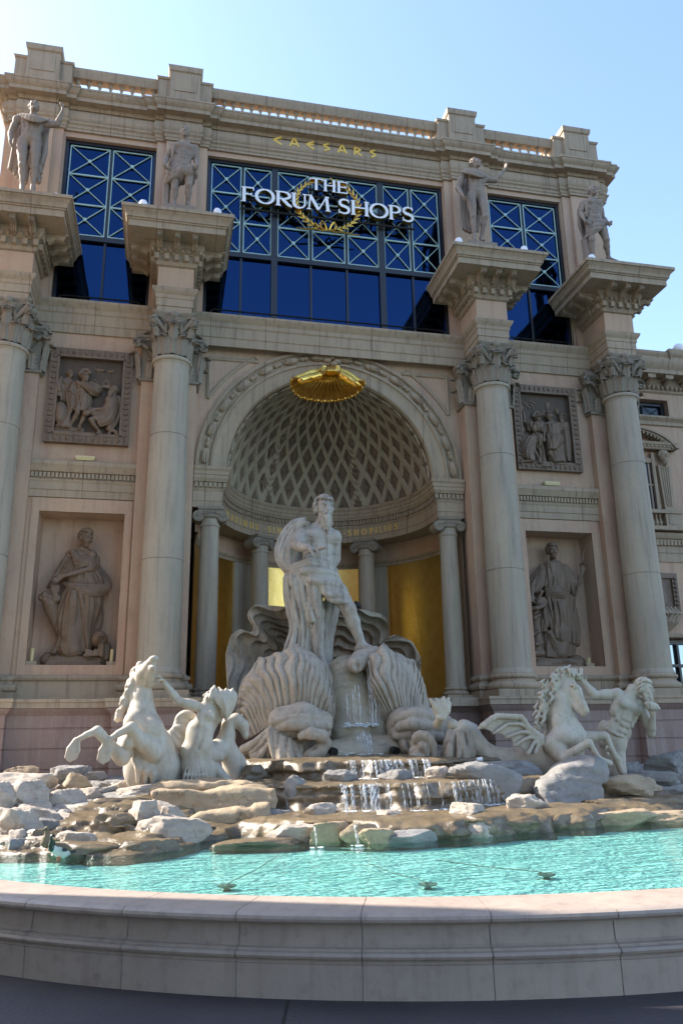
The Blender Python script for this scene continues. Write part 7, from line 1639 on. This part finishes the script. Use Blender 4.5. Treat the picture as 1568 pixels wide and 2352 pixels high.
cloth(S, [(800, 790, -.05), (830, 950, -.08), (820, 1100, -.05), (830, 1350), (900, 1500)], [(1020, 790, -.05), (1040, 950), (1090, 1150), (1110, 1300), (1140, 1470)], 10, .13, seed=71); cloth(S, [(830, 1000, -.1), (850, 1060, -.14), (850, 1250, -.14)], [(1080, 1020, -.05), (1080, 1100, -.1), (1000, 1240, -.12)], 6, .08, seed=72)
P = man(S, dict(head=(635, 690, .02), neck=(610, 790, .05), rsh=(460, 800, .05), lsh=(760, 800, .08), rel=(385, 740, .05), rwr=(370, 570, .05), hip=(600, 1050, .08), rhip=(560, 1080, .1), lhip=(650, 1080, .1)), .92, (.15, -1, 0), beard=True); helmet(S, P, .92); cloth(S, [(450, 760, .02), (470, 900, .05)], [(760, 790, .0), (740, 900, .05)], 6, .1, seed=73)
S.F.chain([S.p(300, 380, .06), S.p(430, 830, .06)], .018, .004)
P = man(S, dict(head=(665, 1050, -.1), neck=(600, 1060, -.05), rsh=(540, 1030, -.1), lsh=(590, 1130, -.02), rel=(575, 1290, -.12), rwr=(670, 1440, -.12), rha=(690, 1500, -.12), lel=(680, 1290, -.02), lwr=(700, 1440, -.02), hip=(400, 1220), rhip=(400, 1260, -.08), lhip=(400, 1260, .04), rkn=(540, 1470, -.1), ran=(340, 1500, -.05), rto=(300, 1520, -.1)), s_, (.9, -.4, -.4), beard=True, fwd=np.array([.6, -.6, -.6]), legs='r')
cloth(S, [(420, 1000, -.06), (340, 1100, -.08), (320, 1220, -.05), (330, 1400)], [(600, 1040, -.1), (560, 1160, -.14), (520, 1260, -.12), (560, 1450, -.1)], 9, .1, seed=74)
P = man(S, dict(head=(1080, 660, .06), neck=(1100, 760, .08), rsh=(1060, 800, .1), lsh=(1160, 800, .1), hip=(1150, 1100, .1), rhip=(1120, 1120, .1), lhip=(1180, 1120, .1)), .9, (-.7, -.7, 0), beard=True); helmet(S, P, .9, False); cloth(S, [(1090, 760, .04), (1120, 1000, .04), (1140, 1250, .04), (1200, 1480, .05)], [(1190, 780, .05), (1220, 1000, .05), (1240, 1250, .05), (1250, 1480, .05)], 5, .05, seed=75)
for a, b_ in ((725, 600), (985, 560)): c = S.p(a, b_, .09); head(S.F, c, (.3, -1, 0), (0, 0, 1), .85, 'cap')
for i in range(26): q = RND; S.F.ell(S.p(230+q.random()*330, 360+q.random()*140, .085), (.05, .03, .03), rotm(0, q.random()*3, 0), .004)
S.F.chain([S.p(245, 480, .08), S.p(270, 700, .08), S.p(280, 1000, .08)], [.03, .035, .045], .01); S.F.ell(S.p(350, 900, .05), (.06, .06, .075), None, .01); S.F.chain([S.p(340, 990, .04), S.p(240, 1070, .04), S.p(310, 1180, .04)], [.06, .035, .03], .01)
S.F.chain([S.p(300, 1570, .0), S.p(640, 1600, 0), S.p(760, 1540, -.02), S.p(900, 1570, .02), S.p(1250, 1560, .02)], [.06, .07, .08, .05, .07], .02); cloth(S, [(700, 1540, -.03), (760, 1500, -.06), (860, 1560, -.04)], [(700, 1600, -.03), (780, 1620, -.06), (880, 1590, -.04)], 4, .03, seed=76)
S.F.chain([S.p(690, 1140, .06), S.p(740, 1300, .06), S.p(750, 1480, .06)], [.08, .06, .07], .02); 
for q in range(5): S.F.chain([S.p(790+8*q, 400+35*q, .08), S.p(860-8*q, 400+35*q, .08)], .03, .008)
sculpt('carving', S.F, .0115, M['bronze'], root)
# ---- the two women in the niches
ZW = zm(61.3, 1170.7, .16204); root = thing('woman_statue', 'brown stone woman with a horn of fruit standing in the left wall niche', 'statue', 'women in the wall niches'); S = Sc(ZW, .98); F = S.F; s_ = 1.55
P = man(S, dict(head=(842, 405, -.12), neck=(800, 570), rsh=(620, 640), lsh=(930, 640, -.05), lel=(895, 840, -.2), lwr=(500, 945, -.38), lha=(390, 1010, -.4), rel=(440, 900, 0), rwr=(380, 1080, -.1), hip=(740, 1090), rhip=(660, 1150), lhip=(830, 1150), rkn=(610, 1500, -.22), ran=(430, 1960, -.05), rto=(345, 2040, -.2), lkn=(810, 1520, -.1), lan=(700, 1990), lto=(760, 2050, -.2)), s_, (.55, -.8, -.28), 'wavy', female=True)
sculpt('body', F, .0165, M['bronze'], root)
S = Sc(ZW, .98)
S.F.chain([S.p(740, 1000, .02), S.p(700, 1300, 0), S.p(640, 1700, .05), S.p(640, 1980, .05)], [.26, .30, .32, .3], .08); S.F.chain([S.p(780, 700, .05), S.p(760, 980, .03)], [.24, .24], .06)
cloth(S, [(690, 570, -.05), (600, 620, -.05), (520, 760, -.05), (440, 900, 0), (330, 1020, .05), (300, 1100, .1)], [(720, 610, -.15), (760, 760, -.2), (640, 880, -.15), (520, 930, -.1), (470, 960, -.05), (380, 1080, 0)], 7, .05, seed=81, m=10)
cloth(S, [(650, 600, -.12), (720, 670, -.2), (800, 690, -.2), (870, 650, -.12)], [(720, 830, -.2), (780, 800, -.24), (900, 770, -.22), (970, 700, -.1)], 5, .05, seed=82); cloth(S, [(860, 700, -.16), (840, 760, -.2), (890, 850, -.2)], [(990, 680, 0), (1000, 760, -.05), (960, 860, -.1)], 5, .06, seed=83)
cloth(S, [(640, 860, -.14), (640, 960, -.16), (640, 1040, -.14)], [(960, 840, -.06), (1030, 960, -.04), (1060, 1080, 0)], 9, .12, seed=84)
cloth(S, [(530, 1050, -.16), (720, 1060, -.3), (900, 1080, -.25), (1180, 1080, -.02)], [(590, 1120, -.2), (760, 1170, -.34), (950, 1220, -.28), (1130, 1200, -.05)], 5, .06, seed=85); cloth(S, [(960, 700, .12), (1060, 850, .15), (1180, 980, .12), (1200, 1080, .05)], [(980, 780, .1), (1000, 900, .1), (1060, 1000, .05), (1100, 1100, .0)], 5, .03, seed=86)
cloth(S, [(590, 1110, -.2), (510, 1250, -.16), (440, 1520, -.12), (450, 1700, -.08)], [(700, 1170, -.3), (720, 1350, -.3), (700, 1600, -.2), (680, 1980, -.1)], 8, .12, seed=87, m=12)
cloth(S, [(680, 1160, -.28), (740, 1400, -.22), (780, 1700, -.15), (850, 1990, -.08)], [(1060, 1200, -.02), (1060, 1350, .02), (960, 1600, .05), (890, 1960, .05)], 10, .14, seed=88, m=12)
cloth(S, [(520, 1500, -.1), (480, 1800, -.08), (420, 1960, -.1), (500, 2040, -.1)], [(690, 1500, -.2), (620, 1800, -.12), (590, 1990, -.1), (620, 2040, -.1)], 7, .1, seed=89, m=10); cloth(S, [(660, 1700, -.1), (650, 1900, -.08), (650, 2030, -.08)], [(860, 1700, -.05), (860, 1900, -.03), (850, 2010, -.03)], 7, .06, seed=90)
cloth(S, [(1060, 1350, .1), (1080, 1550, .12), (1030, 1720, .12), (930, 1950, .1)], [(1000, 1400, .08), (960, 1600, .08), (920, 1800, .08), (880, 1960, .05)], 4, .03, seed=91)
sculpt('robe', S.F, .0155, M['bronze'], root)
S = Sc(ZW, .82); F = S.F; F.chain([S.p(330, 1330), S.p(360, 1450, .05), S.p(400, 1600, .1), S.p(440, 1750, .15), S.p(415, 1720, .15)], [.17, .14, .09, .06, .04], .02)
for i in range(20): a = RND.uniform(-1, 1); F.ell(S.p(310+130*a, 1260+RND.uniform(-70, 70)*(1-a*a*.5), -.1+.05*RND.random()), np.array([.07, .07, .07])*RND.uniform(.6, 1.3), None, .006)
for i in range(7):
    for j in range(5): F.ell(S.p(350+24*j+(i % 2)*10+(i-3)*abs(j-2)*0, 1080+24*i, -.14), (.026, .026, .026), None, .003) if abs(j-2) < 3-i*.3 else None
sculpt('fruit_horn', F, .0145, M['bronze'], root)
S = Sc(ZW, .95); F = S.F; F.chain([S.p(1000, 1850, .1), S.p(1030, 1840), S.p(1065, 1835, -.1)], [.2, .19, .13], .03); F.chain([S.p(1070, 1830, -.2), S.p(1072, 1832, -.26)], [.105, .1], .01); F.ell(S.p(1072, 1832, -.3), (.07, .08, .07), None, .01, True); cloth(S, [(1040, 1870, -.2), (1030, 1950, -.2), (1000, 2060, -.2)], [(1100, 1870, -.2), (1090, 1960, -.2), (1080, 2080, -.2)], 4, .05, seed=92); F.chain([S.p(1110, 1950, .05), S.p(1130, 2080, .05)], [.14, .13], .02)
for i in range(24): F.ell(S.p(900+RND.uniform(-90, 90), 2030+RND.uniform(-40, 45), -.22), (.04, .04, .04), None, .004)
sculpt('water_urn', F, .0145, M['bronze'], root)
def rockbase(x0, x1, y0, y1, S):
    a, b_ = S.p(x0, y1), S.p(x1, y1); t_ = S.p(x0, y0, -.2); F = Field(); z0, z1 = 3.285, t_[2]
    for k in range(3): zc = z0+(z1-z0)*(k+.5)/3; F.chain([np.array([a[0]+.12+.03*k, .86, zc]), np.array([b_[0]-.12, .86, zc-.01])], (z1-z0)/4.6, .02)
    F.chain([np.array([a[0]+.12, 1.05, z0+.15]), np.array([b_[0]-.12, 1.05, z0+.15])], .17, .05); F.disp(lambda P_: .02*fbm(P_*np.array([3, 3, 9]), 3, 8), a-1, b_+1); return F
sculpt('rock_base', rockbase(195, 1110, 2060, 2215, Sc(ZW, .80)), .02, M['bronze'], root)
ZV = zm(1184.3, 1218.3, .1418); root = thing('woman_statue', 'brown stone woman holding a thin staff standing in the right wall niche', 'statue', 'women in the wall niches'); S = Sc(ZV, .98); F = S.F; s_ = 1.5
P = man(S, dict(head=(592, 335, -.1), neck=(605, 520), rsh=(430, 610), lsh=(790, 610), rel=(265, 900, -.08), rwr=(262, 1060, -.2), rha=(270, 1180, -.25), lel=(985, 900, -.1), lwr=(1085, 660, -.18), lha=(1060, 530, -.2), hip=(690, 1060), rhip=(610, 1110), lhip=(780, 1110), rkn=(650, 1450, -.2), ran=(690, 1950, .0), rto=(760, 2040, -.25), lkn=(840, 1420, -.12), lan=(820, 1960), lto=(850, 2050, -.1)), s_, (-.12, -1, -.1), 'wavy', female=True)
sculpt('body', F, .016, M['bronze'], root)
S = Sc(ZV, .98)
S.F.chain([S.p(650, 620, .05), S.p(660, 900, .03), S.p(690, 1200, .02), S.p(710, 1600, .05), S.p(680, 1980, .05)], [.22, .26, .28, .3, .28], .08)
cloth(S, [(480, 530, -.08), (460, 700, -.1), (440, 900, -.1)], [(700, 540, -.08), (830, 750, -.08), (840, 960, -.06)], 11, .14, seed=93); cloth(S, [(500, 500, -.12), (600, 535, -.2), (700, 510, -.12)], [(480, 530, -.1), (600, 560, -.22), (720, 540, -.1)], 2, .02, seed=94)
cloth(S, [(440, 580, 0), (300, 720, .02), (190, 900, .05), (200, 1000, .02)], [(470, 680, -.12), (450, 800, -.14), (430, 900, -.12), (340, 1000, -.08)], 7, .08, seed=95); cloth(S, [(760, 570, -.04), (830, 700, -.08), (870, 900, -.06), (900, 1050, 0)], [(830, 590, 0), (920, 740, 0), (980, 860, 0), (980, 1040, 0)], 6, .08, seed=96)
cloth(S, [(490, 960, -.14), (640, 920, -.28), (760, 940, -.26), (860, 1000, -.08)], [(500, 1090, -.16), (640, 1060, -.3), (780, 1090, -.28), (890, 1100, -.08)], 5, .06, seed=97)
cloth(S, [(500, 1080, -.14), (530, 1300, -.16), (560, 1500, -.16), (600, 1700, -.14)], [(880, 1090, -.05), (930, 1300, -.02), (1000, 1600, .02), (990, 1840, .05)], 11, .16, seed=98, m=12, wob=.5)
cloth(S, [(420, 1200, -.05), (390, 1400, -.05), (400, 1660, -.02)], [(510, 1120, -.14), (560, 1450, -.14), (470, 1620, -.1)], 5, .05, seed=99); cloth(S, [(470, 1600, -.02), (440, 1800, 0), (430, 2030, 0)], [(600, 1650, -.14), (560, 1880, -.12), (620, 2040, -.1)], 5, .06, seed=100)
cloth(S, [(590, 1700, -.16), (650, 1880, -.14), (700, 2010, -.12)], [(930, 1780, .0), (930, 1900, .0), (930, 2020, .0)], 9, .08, seed=101); cloth(S, [(520, 1650, -.14), (560, 1850, -.12), (620, 2030, -.08)], [(620, 1720, -.16), (700, 1900, -.14), (700, 2040, -.1)], 4, .04, seed=102)
sculpt('robe', S.F, .0155, M['bronze'], root)
S = Sc(ZV, .78); mb = MB(); mb.tube([S.p(1103, 305), S.p(1075, 500), S.p(1030, 800), S.p(970, 1080, .03), S.p(935, 1300, .08)], [.012, .022, .024, .024, .02], 8); mb.ball(S.p(1104, 305), .025, 8, 6); mb.build('staff', M['bronze'], root)
S = Sc(ZV, .92); F = S.F; F.chain([S.p(290, 1300, .1), S.p(330, 1600, .1), S.p(350, 1950, .1)], [.16, .14, .15], .03); F.ell(S.p(370, 1170, -.05), (.17, .14, .12), None, .03)
F.chain([S.p(215, 1270, -.1), S.p(330, 1262, -.2), S.p(450, 1220, -.18), S.p(480, 1150, -.1), S.p(450, 1110, -.08), S.p(370, 1100, -.15), S.p(400, 1040, -.18), S.p(420, 990, -.2)], [.06, .06, .058, .055, .05, .045, .04, .05], .015)
F.chain([S.p(220, 1450, -.08), S.p(300, 1420, -.16), S.p(380, 1370, -.08)], .05, .02); F.chain([S.p(290, 1680, -.08), S.p(370, 1640, -.12)], .045, .02); F.chain([S.p(330, 1850, -.1), S.p(420, 1820, -.1)], .05, .02); F.chain([S.p(280, 1990, 0), S.p(420, 1990, 0)], .09, .03)
sculpt('coiled_snake', F, .0145, M['bronze'], root); sculpt('rock_base', rockbase(285, 1170, 2060, 2220, Sc(ZV, .80)), .02, M['bronze'], root)
# ---- birds and the white pipe
ZD = zm(81.7, 1864.8, .07813)
brn, gry, grn, blk_, org = plain('brown mottled feathers', (.16, .11, .065), .7, var=(.07, .05, .03)), plain('pale grey feathers', (.50, .48, .45), .7, var=(.38, .36, .33)), plain('dark green head feathers', (.005, .018, .011), .35), plain('black feathers', (.012, .012, .016), .6), plain('orange red legs', (.65, .10, .03), .5)
root = thing('duck', 'brown female duck standing upright on the wet rocks, head turned left', 'duck', 'ducks on the rocks'); S = Sc(ZD, -7.56); F = S.F; p = S.p
F.chain([p(320, 800), p(310, 900), p(330, 990, .05)], [0.0495, 0.0561, 0.0330], .03); F.chain([p(330, 740, -.02), p(340, 640, -.02), p(335, 540, -.03)], [0.0396, 0.0264, 0.0231], .02); F.ell(p(330, 495, -.04), (.03, .028, .025), None, .012); F.chain([p(360, 950, .06), p(400, 1010, .14)], [0.0396, 0.0132], .02); sculpt('body', F, .006, brn, root)
F = Field(); F.chain([p(290, 495, -.05), p(250, 530, -.06), p(232, 555, -.06)], [0.0106, 0.0079, 0.0053], .005); sculpt('bill', F, .005, blk_, root)
for a in (325, 360): F = Field(); F.chain([p(a, 1010), p(a-3, 1100), p(a-30, 1115, -.04)], [0.0066, 0.0053, 0.0079], .004); F.chain([p(a, 1105), p(a-70, 1130, -.03)], [0.0059, 0.0079], .004); sculpt('leg', F, .005, org, root)
root = thing('duck', 'drake with grey body and dark green head at the waterline', 'duck', 'ducks on the rocks'); S = Sc(ZD, -8.02); F = S.F; p = S.p
F.chain([p(540, 1080), p(700, 1140, .04), p(850, 1190, .08), p(1000, 1220, .12)], [0.0495, 0.0627, 0.0561, 0.0198], .03); sculpt('body', F, .006, gry, root)
F = Field(); F.chain([p(480, 1080, -.02), p(470, 1000, -.02), p(490, 900, -.03), p(500, 790, -.03)], [0.0396, 0.0330, 0.0277, 0.0264], .02); F.ell(p(500, 750, -.03), (.031, .031, .035), None, .01); sculpt('head', F, .006, grn, root)
F = Field(); F.chain([p(530, 780, -.05), p(600, 830, -.08), p(690, 850, -.1)], [0.0198, 0.0145, 0.0132], .008); sculpt('bill', F, .006, plain('dark olive bill', (.09, .07, .03), .4), root)
F = Field(); F.chain([p(620, 1000, 0), p(800, 1010, .02), p(950, 1070, .05), p(1080, 1140, .08)], [0.0330, 0.0297, 0.0264, 0.0099], .02); sculpt('wing', F, .006, brn, root)
F = Field(); F.chain([p(1000, 1150, .1), p(1080, 1170, .1), p(1170, 1165, .12)], [0.0198, 0.0165, 0.0066], .01); F.chain([p(830, 1120, -.06), p(900, 1130, -.04)], [0.0198, 0.0165], .01); sculpt('tail', F, .005, blk_, root)
for a in (655, 725): F = Field(); F.chain([p(a, 1290), p(a, 1380), p(a-20, 1400, -.03)], [0.0066, 0.0059, 0.0079], .004); sculpt('leg', F, .005, org, root)
ZB = zm(803.1, 1361.2, .03472); S = Sc(ZB, .15); p = S.p; F = S.F
F.chain([p(420, 700), p(500, 850), p(580, 950, .05), p(720, 1040, .1)], [.045, .075, .07, .02], .02); F.ell(p(410, 630, -.02), (.036, .04, .036), None, .01); F.chain([p(395, 610, -.04), p(365, 605, -.07)], [.012, .006], .004); F.chain([p(540, 980), p(540, 1060)], .012, .005)
tag(sculpt('pigeon', F, .007, blk_), 'black pigeon perched on the back of the shell rock', 'pigeon')
S = Sc(zm(952.9, 1429.3, .3924), -4.3); q = MB(); q.tube([S.p(362, 805), S.p(378, 803), S.p(384, 812), S.p(382, 850)], .035, 10); q.tube([S.p(379, 800), S.p(388, 806)], .042, 10); tag(q.build('water_pipe', M['lampwhite']), 'short white plastic pipe elbow among the rocks by the winged horse tail', 'pipe')
